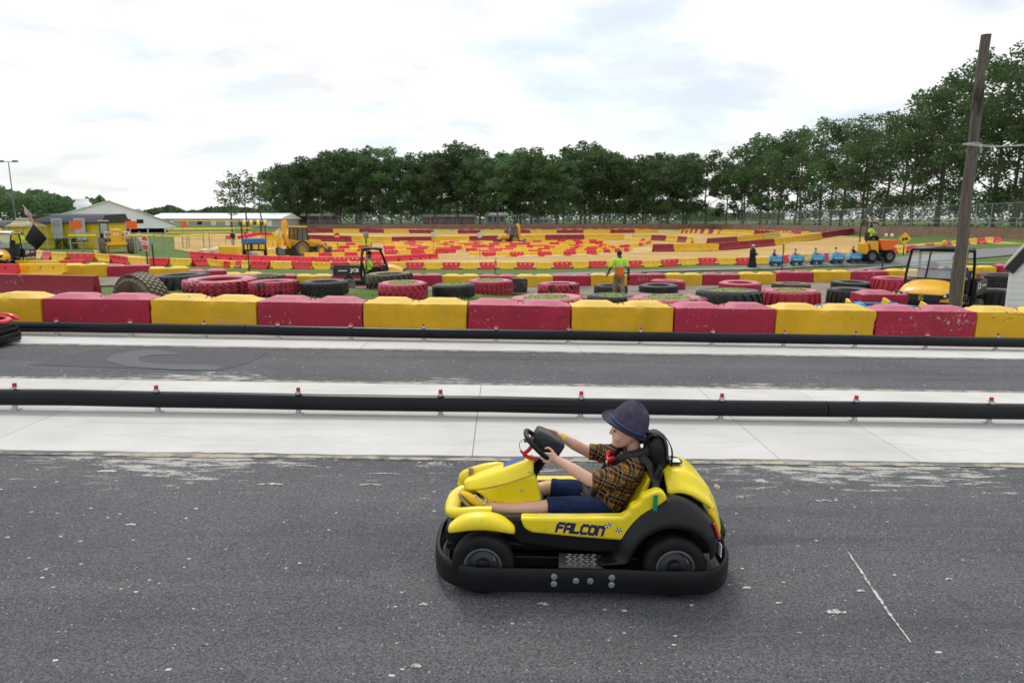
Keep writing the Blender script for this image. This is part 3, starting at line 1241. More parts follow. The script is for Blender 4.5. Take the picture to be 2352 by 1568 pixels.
def plastic_mesh(L=1.22, H=.46, name='plastic_barrier'):
    mb = MB()
    hx = L / 2
    foot = .40 * H

    def yd(z):
        return .085 + .05 * (1 - (z - foot) / (H - foot))
    zc, rr = .70 * H, .085 * H / .46
    cells = 3
    mar = .10 * L
    xs = [-hx + mar + (L - 2 * mar) * i / cells for i in range(cells + 1)]
    for sgn in (-1, 1):
        for i in range(cells):
            a, b = xs[i], xs[i + 1]
            c = (a + b) / 2
            outer = [(b, zc), (b, H - .02), (c, H - .02), (a, H - .02), (a, zc), (a, foot), (c, foot), (b, foot)]
            inner = [(c + rr * .62 * math.cos(R(45 * k)), zc + rr * .62 * math.sin(R(45 * k))) for k in range(8)]
            vs = [(x, sgn * yd(z), z) for x, z in outer] + [(x, sgn * (yd(z) - .004), z) for x, z in inner] + [(x, 0, z) for x, z in inner]
            fs = [(k, (k + 1) % 8, 8 + (k + 1) % 8, 8 + k) for k in range(8)] + [(8 + k, 8 + (k + 1) % 8, 16 + (k + 1) % 8, 16 + k) for k in range(8)]
            mb.add(vs, fs)
        for a, b in ((-hx, xs[0]), (xs[-1], hx)):
            mb.add([(a, sgn * yd(foot), foot), (b, sgn * yd(foot), foot), (b, sgn * yd(H - .02), H - .02), (a, sgn * yd(H - .02), H - .02)], [(0, 1, 2, 3)])
        # flared foot, shorter than the body
        f0 = [(-hx, sgn * .135, foot), (hx, sgn * .135, foot), (hx - .05 * L, sgn * .155, foot - .03), (-hx + .05 * L, sgn * .155, foot - .03),
              (hx - .10 * L, sgn * .20, .03), (-hx + .10 * L, sgn * .20, .03), (hx - .11 * L, sgn * .20, -.02), (-hx + .11 * L, sgn * .20, -.02)]
        mb.add(f0, [(0, 1, 2, 3), (3, 2, 4, 5), (5, 4, 6, 7)])
    # top rim, ends
    y1, y2 = yd(H - .02), .06
    mb.add([(-hx, -y1, H - .02), (hx, -y1, H - .02), (hx, -y2, H), (-hx, -y2, H), (-hx, y2, H), (hx, y2, H), (hx, y1, H - .02), (-hx, y1, H - .02)],
           [(0, 1, 2, 3), (3, 2, 5, 4), (4, 5, 6, 7)])
    for s in (-1, 1):
        q = [(s * hx, -.135, foot), (s * hx, -y1, H - .02), (s * hx, -y2, H), (s * hx, y2, H), (s * hx, y1, H - .02), (s * hx, .135, foot)]
        mb.add(q, [tuple(range(6))])
        q = [(s * hx, -.135, foot), (s * hx, .135, foot), (s * (hx - .05 * L), .155, foot - .03), (s * (hx - .1 * L), .2, .03), (s * (hx - .11 * L), .2, -.02),
             (s * (hx - .11 * L), -.2, -.02), (s * (hx - .1 * L), -.2, .03), (s * (hx - .05 * L), -.155, foot - .03)]
        mb.add(q, [(0, 1, 2, 7), (7, 2, 3, 6), (6, 3, 4, 5)])
    return mb


PLM = {}
for c in (RED, YEL):
    PLM[c] = plastic_mesh().mesh('plastic_barrier', MAT_PL[c], ang=35)


PLQ = []


def put_plastic(a, b, colr, label, group):
    PLQ.append((((a + b) / 2).dot(FWD), a, b, colr, label, group))


def make_plastic(a, b, colr, label, group):
    d = b - a
    o = bpy.data.objects.new('plastic_barrier', PLM[colr])
    COL.objects.link(o)
    o.location = (a + b) / 2
    o.rotation_euler = Euler((rnd.uniform(-.02, .02), -math.atan2(d.z, Vector((d.x, d.y)).length), math.atan2(d.y, d.x) + rnd.uniform(-.02, .02)))
    tag(o, label, 'plastic barrier', group)
    return o


def plastic_chain(px, where, group, cols=None, skip=(), first=0, L=1.25, lo=None, wob=0.0):
    pts = walk(smooth_path(px_line(px), 6), L)
    k = 0
    for i, (a, b) in enumerate(zip(pts, pts[1:])):
        if i in skip:
            continue
        k += 1
        if cols:
            c = cols[i % len(cols)]
        else:
            c = RED if (i + first) % 2 == 0 else YEL
        w = Vector((rnd.uniform(-wob, wob), rnd.uniform(-wob, wob), 0))
        put_plastic(a + w, b + w, c, '%s plastic barrier, %s from left %s' % (c, ordinal(k), where), group)


plastic_chain(P_ROW, 'in the nearest long row along the grass verge', 'nearest row of plastic barriers')
plastic_chain([(438, 591), (520, 597), (600, 601), (760, 603.5), (900, 601), (1008, 595)], 'in the all-red line just behind the nearest row', 'red line of plastic barriers', [RED])
RS = [RED, YEL, RED, RED, YEL, YEL, RED, YEL, YEL, RED, YEL, RED, RED, YEL]
mz = 'barrier maze on the sand'
plastic_chain([(700, 593), (812, 591), (900, 588)], 'in the short row behind the large digger', mz, [YEL, RED, YEL, RED, YEL, RED, RED])
plastic_chain([(1076, 589), (1200, 590), (1300, 588), (1380, 584), (1458, 578)], 'in the front row of the maze', mz, [YEL, RED, YEL, RED, YEL, RED])
plastic_chain([(882, 585), (970, 584), (1062, 581)], 'in the left part of the maze front', mz, [RED, YEL, RED, YEL, RED], )
plastic_chain([(1070, 579), (1180, 580), (1280, 579), (1380, 575), (1440, 570), (1480, 563.5), (1492, 558), (1478, 554.5), (1430, 554)], 'in the hairpin row of the maze', mz, RS)
plastic_chain([(880, 574), (960, 575), (1050, 574), (1130, 573), (1230, 572), (1330, 570), (1400, 566)], 'in the second row of the maze', mz, RS[3:] + RS[:3])
plastic_chain([(690, 577), (770, 575), (850, 573)], 'in the left wing of the maze', mz, [RED, RED, YEL, RED, YEL])
plastic_chain([(905, 567), (1000, 568), (1090, 567), (1200, 566), (1300, 564), (1390, 561)], 'in the third row of the maze', mz, RS[5:] + RS[:5])
plastic_chain([(700, 568), (780, 567), (870, 566)], 'in the far left wing of the maze', mz, [YEL, RED, YEL, YEL, RED])
plastic_chain([(880, 561.5), (1000, 561), (1100, 561), (1210, 560.5), (1320, 558.5), (1400, 556.5)], 'in the back row of the maze', mz, [YEL, RED, YEL, RED, YEL, YEL, RED])
plastic_chain([(716, 531.5), (900, 531), (1143, 531), (1385, 530.5)], 'in the row along the retaining wall', 'far row of plastic barriers', None, skip=(44, 45, 60))
plastic_chain([(1398, 530), (1495, 530)], 'in the short row at the wall, middle right', 'far row of plastic barriers', None)
plastic_chain([(1563, 530), (1607, 530)], 'in the short far right row', 'far row of plastic barriers')
plastic_chain([(1664, 530), (1700, 531), (1750, 533), (1800, 535.5), (1816, 537)], 'in the row right of the sand ramp', 'far row of plastic barriers', None, first=1)
plastic_chain([(1822, 537.5), (1862, 538)], 'in the short row below the right-hand wall', 'far row of plastic barriers')
plastic_chain([(560, 540), (640, 541), (700, 543)], 'in the row behind the striped safari cart', 'left far row of plastic barriers', None, L=1.9)
plastic_chain([(760, 584), (870, 581)], 'in the short second row right of the digger', mz, [RED, YEL, RED])
plastic_chain([(600, 583), (660, 581)], 'in the short row left of the digger', mz, [YEL, RED, YEL])
plastic_chain([(1092, 584.5), (1210, 585), (1330, 582), (1420, 576)], 'in the row right behind the maze front', mz, RS[2:] + RS[:2])
plastic_chain([(935, 580), (1060, 577)], 'in the left middle of the maze', mz, [RED, RED, YEL, RED])
plastic_chain([(1225, 576), (1330, 573.5), (1400, 570)], 'in the right middle of the maze', mz, [YEL, RED, YEL])
plastic_chain([(890, 570.5), (1010, 571), (1130, 570)], 'in the left row behind the second one', mz, RS[4:] + RS[:4])
plastic_chain([(900, 564.5), (1080, 564), (1240, 563)], 'in the row between third and back', mz, RS[1:] + RS[:1])
plastic_chain([(515, 549), (570, 546), (625, 541)], 'in the all-red line behind the padded rails', 'far red line', [RED], L=1.6)
plastic_chain([(600, 566), (690, 564)], 'in the row behind the raised boom', mz, [YEL, YEL, RED])
PLQ.sort(key=lambda q: q[0])
for q in PLQ[:296]:
    make_plastic(*q[1:])
if len(PLQ) > 296:
    rest = MB()
    for q in PLQ[296:]:
        a_, b_ = q[1], q[2]
        dd = b_ - a_
        src = PLM[q[3]]
        Mx = Matrix.Translation((a_ + b_) / 2) @ Euler((0, -math.atan2(dd.z, Vector((dd.x, dd.y)).length), math.atan2(dd.y, dd.x))).to_matrix().to_4x4()
        rest.add([Mx @ v.co for v in src.vertices], [tuple(p.vertices) for p in src.polygons], 0 if q[3] == RED else 1)
    o = rest.build('far_plastic_barriers', [MAT_PL[RED], MAT_PL[YEL]], ang=35, fix=False)
    struct(o, 'stuff')
    tag(o, 'farthest rows of red and yellow plastic barriers below the wall', 'plastic barrier')
# larger water-filled barriers at the left edge
bigp = plastic_mesh(1.95, .62).mesh('plastic_barrier', MAT_PL[YEL], ang=35)
bigr = plastic_mesh(1.95, .62).mesh('plastic_barrier', MAT_PL[RED], ang=35)
for me, x, d, lab in ((bigp, 100, 29.2, 'large yellow plastic barrier left of the second row of blocks'), (bigr, -10, 28.6, 'large red plastic barrier cut by the left picture edge'),
                      (bigp, 88, 31.5, 'large yellow plastic barrier standing just behind its twin'), (bigr, 148, 32.6, 'large red plastic barrier peeking out behind the yellow ones')):
    o = bpy.data.objects.new('plastic_barrier', me)
    COL.objects.link(o)
    o.location = pd(x, d)
    o.rotation_euler = (0, 0, R(2))
    tag(o, lab, 'plastic barrier', 'large plastic barriers')

# ------------------------------------------------------------------ tyres
def mat_tyre(name, paint, worn, amt=.56, top=None):
    m = bpy.data.materials.new(name)
    t = NT(m)
    tcn = t.n('ShaderNodeTexCoord')
    oi = t.n('ShaderNodeObjectInfo')
    cx = t.n('ShaderNodeCombineXYZ')
    for i in range(3):
        t.L.new(t.math('MULTIPLY', oi.outputs['Random'], 31.0), cx.inputs[i])
    add = t.n('ShaderNodeVectorMath')
    t.L.new(tcn.outputs['Object'], add.inputs[0])
    t.L.new(cx.outputs[0], add.inputs[1])
    v = add.outputs[0]
    a = t.noise(v, 2.2, 5, .6)
    c = t.ramp(a, .3, .7, tuple(x * .75 for x in paint), tuple(min(1, x * 1.2) for x in paint))
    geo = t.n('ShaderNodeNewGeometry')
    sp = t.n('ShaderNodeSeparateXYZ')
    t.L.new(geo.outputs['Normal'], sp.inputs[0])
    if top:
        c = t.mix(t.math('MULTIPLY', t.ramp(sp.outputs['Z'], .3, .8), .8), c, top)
    w = t.noise(v, 2.6, 8, .72)
    c = t.mix(t.ramp(w, amt, amt + .03), c, worn)
    du = t.noise(v, 5, 6, .7)
    c = t.mix(t.math('MULTIPLY', t.ramp(du, .5, .75), .25), c, (.22, .18, .13))
    t.L.new(c, t.p.inputs['Base Color'])
    t.p.inputs['Roughness'].default_value = .6
    t.bump(t.noise(v, 30, 4, .6), .25, .01)
    return m


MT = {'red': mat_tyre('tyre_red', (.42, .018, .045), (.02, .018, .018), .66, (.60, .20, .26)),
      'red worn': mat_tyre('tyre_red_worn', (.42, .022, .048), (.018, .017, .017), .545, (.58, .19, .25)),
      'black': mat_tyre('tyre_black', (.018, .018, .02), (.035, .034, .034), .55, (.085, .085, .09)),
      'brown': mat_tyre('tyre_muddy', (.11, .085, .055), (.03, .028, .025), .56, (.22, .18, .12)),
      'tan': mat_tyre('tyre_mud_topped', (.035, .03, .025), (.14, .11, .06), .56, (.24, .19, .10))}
MAT_TUFT = M('tyre_grass', (.20, .27, .07), .9, var=.30, scale=14, bump=.8, bscale=30)
TY = {}


def tyre_mesh(D, h, style, mk):
    """tyre lying flat, origin at the ground centre"""
    Ro = D / 2
    ri = .56 * Ro
    lug = .05 * Ro + .012
    Rb = Ro - lug
    prof = [(ri, .16 * h), (ri * 1.04, .05 * h), (ri * 1.2, .01 * h), (Ro * .84, 0), (Rb * .965, .10 * h), (Rb, .24 * h), (Rb * 1.0, .5 * h), (Rb, .76 * h), (Rb * .965, .90 * h),
            (Ro * .84, h), (ri * 1.2, .99 * h), (ri * 1.04, .95 * h), (ri, .84 * h), (ri * 1.10, .6 * h), (ri * 1.10, .4 * h), (ri, .16 * h)]
    n = 36
    mb = MB().lathe(prof, n=n)

    def lug_at(a0, a1, z0, z1, sk, w):
        # a bar on the tread between heights z0..z1, skewed by sk
        k = 3
        pts = []
        for (rr) in (Rb - .01, Ro):
            for i in range(k + 1):
                t = i / k
                z = z0 + (z1 - z0) * t
                shoulder = 1.0 - .05 * (abs(z / h - .5) * 2) ** 4
                for a in (a0 + sk * t - w / 2, a0 + sk * t + w / 2):
                    pts.append((rr * shoulder * math.cos(a), rr * shoulder * math.sin(a), z))
        m = 2 * (k + 1)
        fs = []
        for i in range(k):
            fs.append((m + 2 * i, m + 2 * i + 1, m + 2 * i + 3, m + 2 * i + 2))
            fs.append((2 * i, 2 * i + 2, m + 2 * i + 2, m + 2 * i))
            fs.append((2 * i + 1, m + 2 * i + 1, m + 2 * i + 3, 2 * i + 3))
        fs.append((0, m, m + 1, 1))
        fs.append((2 * k, 2 * k + 1, m + 2 * k + 1, m + 2 * k))
        mb.add(pts, fs)
    if style == 'lug':
        N = 22
        for i in range(N):
            a = 2 * math.pi * i / N
            lug_at(a, 0, .06 * h, .56 * h, .28, .13)
            lug_at(a + math.pi / N, 0, .94 * h, .44 * h, .28, .13)
    elif style == 'bar':
        N = 24
        for i in range(N):
            a = 2 * math.pi * i / N
            lug_at(a, 0, .05 * h, .95 * h, .16, .15)
    elif style == 'chev':
        N = 30
        for i in range(N):
            a = 2 * math.pi * i / N
            for z0, z1 in ((.06, .30), (.34, .50)):
                lug_at(a, 0, z0 * h, z1 * h, .10, .13)
                lug_at(a, 0, (1 - z0) * h, (1 - z1) * h, .10, .13)
    else:
        N = 44
        for i in range(N):
            a = 2 * math.pi * i / N
            for k in range(5):
                z = (.10 + .17 * k) * h
                lug_at(a + (.07 if k % 2 else 0), 0, z, z + .13 * h, .02, .10)
    return mb.mesh('tyre', mk, ang=35)


def put_tyre(cx, wpx, base_y, h, col, style, label, grass=False, tilt=None, D=None):
    g0 = gp(cx, base_y)
    d0 = g0.dot(FWD)
    DD = 1.4
    for _ in range(12):
        DD = wpx / ppm(d0 + DD / 2)
    c = pd(cx, d0 + DD / 2)
    key = (round(DD, 2), round(h, 2), style, col)
    if key not in TY:
        TY[key] = tyre_mesh(round(DD, 2), h, style, MT[col])
    o = bpy.data.objects.new('tyre', TY[key])
    COL.objects.link(o)
    o.location = (c.x, c.y, c.z - .02)
    o.rotation_euler = tilt or (rnd.uniform(-.03, .03), rnd.uniform(-.03, .03), rnd.uniform(0, 6))
    tag(o, label, 'tyre', 'tyres lying on the grass')
    if grass:
        mb = MB()
        rr = DD / 2 * .60
        rows = []
        for i in range(7):
            r = rr * i / 6
            rows.append([(r * math.cos(a * math.pi / 9), r * math.sin(a * math.pi / 9), h * .97 + .05 * (1 - (i / 6) ** 2) + .02 * mnoise.noise((r * 9, a, DD))) for a in range(18)])
        mb.loft(rows, caps=False)
        for _ in range(260):
            a, r = rnd.uniform(0, 6.28), rr * math.sqrt(rnd.random()) * .97
            x, y, z = r * math.cos(a), r * math.sin(a), h * .97 + .04 * (1 - (r / rr) ** 2)
            w = rnd.uniform(0, 6.28)
            l = rnd.uniform(.015, .05)
            mb.add([(x - .012 * math.cos(w), y - .012 * math.sin(w), z - .01), (x + .012 * math.cos(w), y + .012 * math.sin(w), z - .01), (x + rnd.uniform(-.04, .04), y + rnd.uniform(-.04, .04), z + l)], [(0, 1, 2)])
        f = mb.build('grass_fill', MAT_TUFT, o, fix=False)
        f['kind'] = 'stuff'
    return o


T_ = put_tyre
T_(418, 128, 666, .50, 'black', 'bar', 'wide black tyre behind the worn red one at left')
T_(511, 164, 679, .46, 'red worn', 'chev', 'big red tyre with most of its paint worn to black')
T_(633, 113, 680, .40, 'red worn', 'chev', 'red tyre with a black worn upper rim, third from the left', )
T_(748, 108, 681, .42, 'black', 'block', 'black truck tyre on the grass right of the worn red tyre')
T_(745, 108, 658, .46, 'red', 'lug', 'red lugged tyre behind the black truck tyre')
T_(611, 86, 655, .46, 'brown', 'lug', 'muddy brown lugged tyre beside the second block row')
T_(896, 108, 664, .55, 'tan', 'lug', 'dark tyre caked with tan mud on its upper edge, beside the utility cart')
T_(927, 114, 689, .46, 'red', 'lug', 'red tyre full of grass, in front of the mud-caked tyre', True)
T_(1043, 99, 683, .42, 'black', 'block', 'black block-tread tyre full of grass', True)
T_(1035, 82, 655, .42, 'red worn', 'chev', 'small red tyre behind the black grass-filled tyre')
T_(1126, 105, 676, .52, 'red', 'chev', 'tall red tyre with grass showing inside, right of the black one', True)
T_(1190, 42, 674, .62, 'tan', 'lug', 'dark muddy tyre half hidden behind the tall red tyre')
T_(1283, 97, 677, .48, 'red worn', 'lug', 'red tyre with a dark band round its tread')
T_(1256, 183, 742, .58, 'red', 'lug', 'wide faded red tyre full of grass right behind the front blocks', True)
T_(1402, 111, 736, .56, 'black', 'lug', 'black tyre between the two wide faded red tyres', True)
T_(1403, 77, 678, .40, 'black', 'lug', 'black tyre behind the walking worker')
T_(1513, 89, 675, .34, 'black', 'block', 'low smooth black tyre in front of a red one')
T_(1534, 80, 667, .46, 'red', 'block', 'red tyre behind the low black tyre')
T_(1530, 184, 742, .58, 'red worn', 'lug', 'widest red tyre, ragged tread, right of the black lugged tyre', True)
T_(1671, 150, 738, .72, 'black', 'lug', 'massive black tyre topped with grass', True)
T_(1700, 95, 674, .42, 'red', 'block', 'red tyre behind the massive black one')
T_(1818, 85, 671, .34, 'brown', 'block', 'grey brown tyre on the mud behind the bright red tyre')
T_(1813, 131, 738, .74, 'red', 'bar', 'bright red tyre with deep slanted tread and grass inside', True)
T_(1958, 90, 669, .36, 'black', 'block', 'thin black tyre lying on the mud left of the red upright tyre')
T_(1948, 100, 734, .76, 'black', 'bar', 'bulky black tyre left of the lone red block')
T_(2050, 90, 672, .58, 'red', 'bar', 'red tyre left of the right-hand utility cart')
T_(2160, 84, 736, .74, 'tan', 'lug', 'black tyre with yellowish stripes at the foot of the wooden pole')
T_(2275, 104, 734, .74, 'black', 'bar', 'black tyre beside the white shed wall')
T_(2292, 90, 668, .66, 'black', 'block', 'tall black tyre behind the bed of the right-hand utility cart')
T_(2240, 34, 671, .62, 'red', 'block', 'narrow red tyre behind the cart bed next to the tall black one')
# the tyre that leans upright at left
o = put_tyre(322, 150, 690, .50, 'brown', 'block', 'dark weathered tyre standing half sunk in the ground behind the leftmost red front block', tilt=(R(-84), 0, R(-30)))
c = pd(312, 16.2)
o.location = (c.x, c.y, c.z - .14)

# ------------------------------------------------------------------ trees
def mat_leaf(name, c0, c1, hueshift=.03):
    m = bpy.data.materials.new(name)
    t = NT(m)
    v = t.n('ShaderNodeTexCoord').outputs['Object']
    oi = t.n('ShaderNodeObjectInfo')
    a = t.noise(v, .45, 4, .6)
    c = t.mix(t.ramp(a, .35, .65), c0, c1)
    h = t.n('ShaderNodeHueSaturation')
    t.L.new(c, h.inputs['Color'])
    t.L.new(t.math('MULTIPLY_ADD', oi.outputs['Random'], hueshift, .5 - hueshift * .55), h.inputs['Hue'])
    t.L.new(t.math('MULTIPLY_ADD', oi.outputs['Random'], .75, .70), h.inputs['Value'])
    t.L.new(h.outputs[0], t.p.inputs['Base Color'])
    t.p.inputs['Roughness'].default_value = .62
    t.p.inputs['Specular IOR Level'].default_value = .25
    tr = t.n('ShaderNodeBsdfTranslucent')
    t.L.new(h.outputs[0], tr.inputs['Color'])
    mx_ = t.n('ShaderNodeMixShader')
    mx_.inputs[0].default_value = .42
    t.L.new(t.p.outputs[0], mx_.inputs[1])
    t.L.new(tr.outputs[0], mx_.inputs[2])
    out = [n for n in t.N if n.type == 'OUTPUT_MATERIAL'][0]
    t.L.new(mx_.outputs[0], out.inputs[0])
    return m


MAT_LEAF = mat_leaf('foliage', (.046, .094, .038), (.115, .190, .075))
MAT_BARK = M('bark', (.105, .085, .068), .95, var=.35, scale=4, bump=.7, bscale=14)


def tree_meshes(seed, H, spread, nleaf, ls, clear=.34, nclus=46, lean=0.0):
    rg = random.Random(seed)
    tr = MB()
    n = 7
    path = []
    for i in range(n):
        t = i / (n - 1)
        path.append((lean * H * t * t + rg.uniform(-.012, .012) * H * (i > 0), rg.uniform(-.012, .012) * H * (i > 0), -.6 + (H * .80 + .6) * t))
    tr.tube(path, [H * .0150 * (1.25 if i == 0 else 1 - .80 * i / (n - 1)) for i in range(n)], 7)
    P = [Vector(p) for p in path]
    cl = []
    nl = 13
    for k in range(nl):
        t = clear + (1 - clear) * (k + rg.uniform(0, .8)) / nl
        f = t * (n - 1)
        i = min(int(f), n - 2)
        b = P[i].lerp(P[i + 1], f - i)
        a = k * 2.4 + rg.uniform(-.5, .5)
        env = math.sin(math.pi * min(1, max(.12, (t - clear * .6) / (1.12 - clear * .6)))) ** .55
        Ln = spread * H * env * rg.uniform(.7, 1.1)
        up = rg.uniform(.25, .75) * (1.25 - .3 * t)
        e = b + Vector((math.cos(a), math.sin(a), up)) * Ln
        m1 = b.lerp(e, .5) + Vector((0, 0, -.06 * Ln))
        tr.tube([b, m1, e], [H * .0055 * (1.15 - .6 * t), H * .0035, H * .0012], 5)
        cl += [(e, rg.uniform(.8, 1.25)), (m1.lerp(e, rg.uniform(.2, .7)) + Vector((rg.uniform(-1, 1), rg.uniform(-1, 1), rg.uniform(0, 1))) * .05 * H, rg.uniform(.6, 1.0))]
        if rg.random() < .75:
            e2 = m1 + Vector((math.cos(a + .9), math.sin(a + .9), .7)) * Ln * .45
            tr.tube([m1, e2], [H * .0028, H * .001], 4)
            cl.append((e2, rg.uniform(.6, .95)))
    top = P[-1]
    for k in range(nclus - len(cl)):
        a, rr = rg.uniform(0, 6.283), math.sqrt(rg.random())
        t = rg.uniform(clear + .1, 1.0)
        env = math.sin(math.pi * min(1, max(.1, (t - clear * .6) / (1.12 - clear * .6)))) ** .6
        cl.append((Vector((lean * H * t * t + math.cos(a) * rr * spread * H * env, math.sin(a) * rr * spread * H * env, H * (.16 + .80 * t))), rg.uniform(.55, 1.05)))
    cl.append((top + Vector((0, 0, .11 * H)), .9))
    cr_ = MB()
    tot = sum(c[1] ** 2 for c in cl)
    vs, fs = [], []
    for c, s in cl:
        Rc = (.078 if nleaf > 4800 else .084) * H * s
        for _ in range(int(nleaf * s * s / tot)):
            while True:
                p = Vector((rg.uniform(-1, 1), rg.uniform(-1, 1), rg.uniform(-1, 1)))
                if .12 < p.length < 1:
                    break
            q = c + Vector((p.x * Rc, p.y * Rc, p.z * Rc * .72))
            u = Vector((rg.uniform(-1, 1), rg.uniform(-1, 1), rg.uniform(-.6, .6))).normalized()
            w = u.cross(Vector((rg.uniform(-1, 1), rg.uniform(-1, 1), rg.uniform(-.3, 1)))).normalized()
            l = ls * rg.uniform(.6, 1.3)
            o = len(vs)
            vs += [q - u * l, q + w * l * .55, q + u * l, q - w * l * .55]
            fs.append((o, o + 1, o + 2, o + 3))
    cr_.add(vs, fs)
    return tr.mesh('trunk', MAT_BARK), cr_.mesh('crown', MAT_LEAF, ang=0, fix=False)


FAR = [tree_meshes(100 + i, 20, (.31, .36, .29, .33, .37)[i], 4100, .34, (.20, .16, .30, .18, .26)[i], 60) for i in range(5)]
NEAR = [tree_meshes(200 + i, 20, (.29, .33, .31, .27)[i], 5000, .22, (.14, .22, .16, .26)[i], 54) for i in range(4)]
SLIM = [tree_meshes(300 + i, 14, .17, 900, .26, (.42, .50, .46)[i], 24) for i in range(3)]


def put_tree(kind, px, d, top_y, label, group, name='broadleaf_tree'):
    base = pd(px, d)
    H = (CAM_H - base.z) + (503 - top_y) / FPX * d
    tm, cm = kind
    H0 = 14 if kind in SLIM else 20
    root = empty(name, base, rnd.uniform(0, 6.28))
    s = H / (H0 * 1.03)
    w = s * rnd.uniform(.92, 1.15)
    root.scale = (w, w, s)
    tag(root, label, 'tree', group)
    for nm, me in (('trunk', tm), ('crown', cm)):
        o = bpy.data.objects.new(nm, me)
        COL.objects.link(o)
        o.parent = root
    return root


def prof_y(pts, x):
    return float(np.interp(x, [p[0] for p in pts], [p[1] for p in pts]))


GROVE = [(620, 388), (660, 372), (700, 368), (760, 352), (830, 334), (880, 342), (930, 356), (970, 368), (1000, 350), (1045, 328), (1090, 342), (1140, 362), (1185, 334), (1240, 342), (1290, 360), (1340, 320), (1400, 338),
         (1450, 362), (1500, 344), (1560, 352), (1600, 338), (1640, 372)]
xs = [640, 672, 706, 742, 782, 828, 872, 918, 962, 1004, 1046, 1092, 1136, 1184, 1232, 1280, 1338, 1386, 1430, 1480, 1528, 1574, 1612]
for i, x in enumerate(xs):
    put_tree(FAR[(i * 3 + i // 4) % 5], x + rnd.uniform(-7, 7), rnd.uniform(190, 202), prof_y(GROVE, x) + rnd.uniform(-3, 6),
             'tall broadleaf tree, %s from the left along the front of the central grove' % ordinal(i + 1), 'trees in the front of the central grove')
for i in range(21):
    x = 650 + 46 * i + rnd.uniform(-9, 9)
    put_tree(FAR[(i * 2 + 1) % 5], x, rnd.uniform(212, 226), prof_y(GROVE, x) + rnd.uniform(6, 22),
             'broadleaf tree deep inside the central grove, %s from the left in its middle' % ordinal(i + 1), 'trees in the middle of the central grove')
for i in range(17):
    x = 660 + 57 * i + rnd.uniform(-12, 12)
    put_tree(FAR[(i * 2) % 5], x, rnd.uniform(240, 262), prof_y(GROVE, x) + rnd.uniform(14, 34),
             'broadleaf tree at the back of the central grove, %s from the left' % ordinal(i + 1), 'trees at the back of the central grove')
RIGHTP = [(1650, 368), (1700, 350), (1740, 305), (1800, 290), (1860, 276), (1940, 264), (2000, 284), (2050, 250), (2100, 226), (2150, 168), (2200, 132), (2290, 116), (2352, 104), (2500, 100)]
for i, (x, lat) in enumerate([(1668, 62), (1706, 60), (1744, 61), (1786, 60), (1832, 62), (1880, 60), (1930, 61), (1978, 60), (2030, 62), (2086, 60), (2146, 61), (2206, 60), (2276, 61), (2345, 60), (2420, 62), (2520, 63)]):
    d = lat * FPX / (x - 1176)
    put_tree(NEAR[i % 4] if d < 165 else FAR[i % 5], x, d, prof_y(RIGHTP, x) + rnd.uniform(-4, 8),
             'tall broadleaf tree behind the right-hand fence, %s from the left' % ordinal(i + 1), 'front trees behind the right fence')
for i, x in enumerate([1700, 1760, 1826, 1905, 1985, 2066, 2150, 2322, 2450]):
    d = 76 * FPX / (x - 1176)
    put_tree(NEAR[(i * 3 + 1) % 4] if d < 165 else FAR[i % 5], x, d, prof_y(RIGHTP, x) + rnd.uniform(14, 46),
             'broadleaf tree in the second line behind the right fence, %s from the left' % ordinal(i + 1), 'second line of trees behind the right fence')
for i, (x, d, ty) in enumerate([(533, 150, 388), (568, 140, 384), (600, 146, 398), (540, 178, 462)]):
    put_tree(SLIM[i % 3], x, d, ty, 'slim tree with a bare lower trunk left of the grove, %s from the left' % ordinal((1, 3, 4, 2)[i]), 'slim trees left of the grove', 'slim_tree')


def foliage_mass(name, label, cat, px, d0, d1, prof, n, ls, seed, zlow=.0, lateral=False, mat=None):
    """a far-off wood that reads as one mass"""
    rg = random.Random(seed)
    vs, fs = [], []
    for _ in range(n):
        x = rg.uniform(px[0], px[1])
        d = rg.uniform(d0, d1)
        if lateral:
            d = d * FPX / (x - 1176)
        base = pd(x, d)
        topz = CAM_H + (503 - prof_y(prof, x)) / FPX * d
        lump_n = mnoise.noise((x * .045, d * .03, seed)) * .5 + .5
        hgt = (topz - base.z) * (.72 + .36 * lump_n)
        z = base.z + zlow * hgt + (1 - zlow) * hgt * rg.random() ** .55
        q = Vector((base.x, base.y, z))
        u = Vector((rg.uniform(-1, 1), rg.uniform(-1, 1), rg.uniform(-.7, .7))).normalized()
        w = u.cross(Vector((rg.uniform(-1, 1), rg.uniform(-1, 1), 1))).normalized()
        l = ls * rg.uniform(.6, 1.3)
        o = len(vs)
        vs += [q - u * l, q + w * l * .6, q + u * l, q - w * l * .6]
        fs.append((o, o + 1, o + 2, o + 3))
    o = MB().add(vs, fs).build(name, mat or MAT_LEAF, ang=0, fix=False)
    struct(o, 'stuff')
    tag(o, label, cat)
    return o


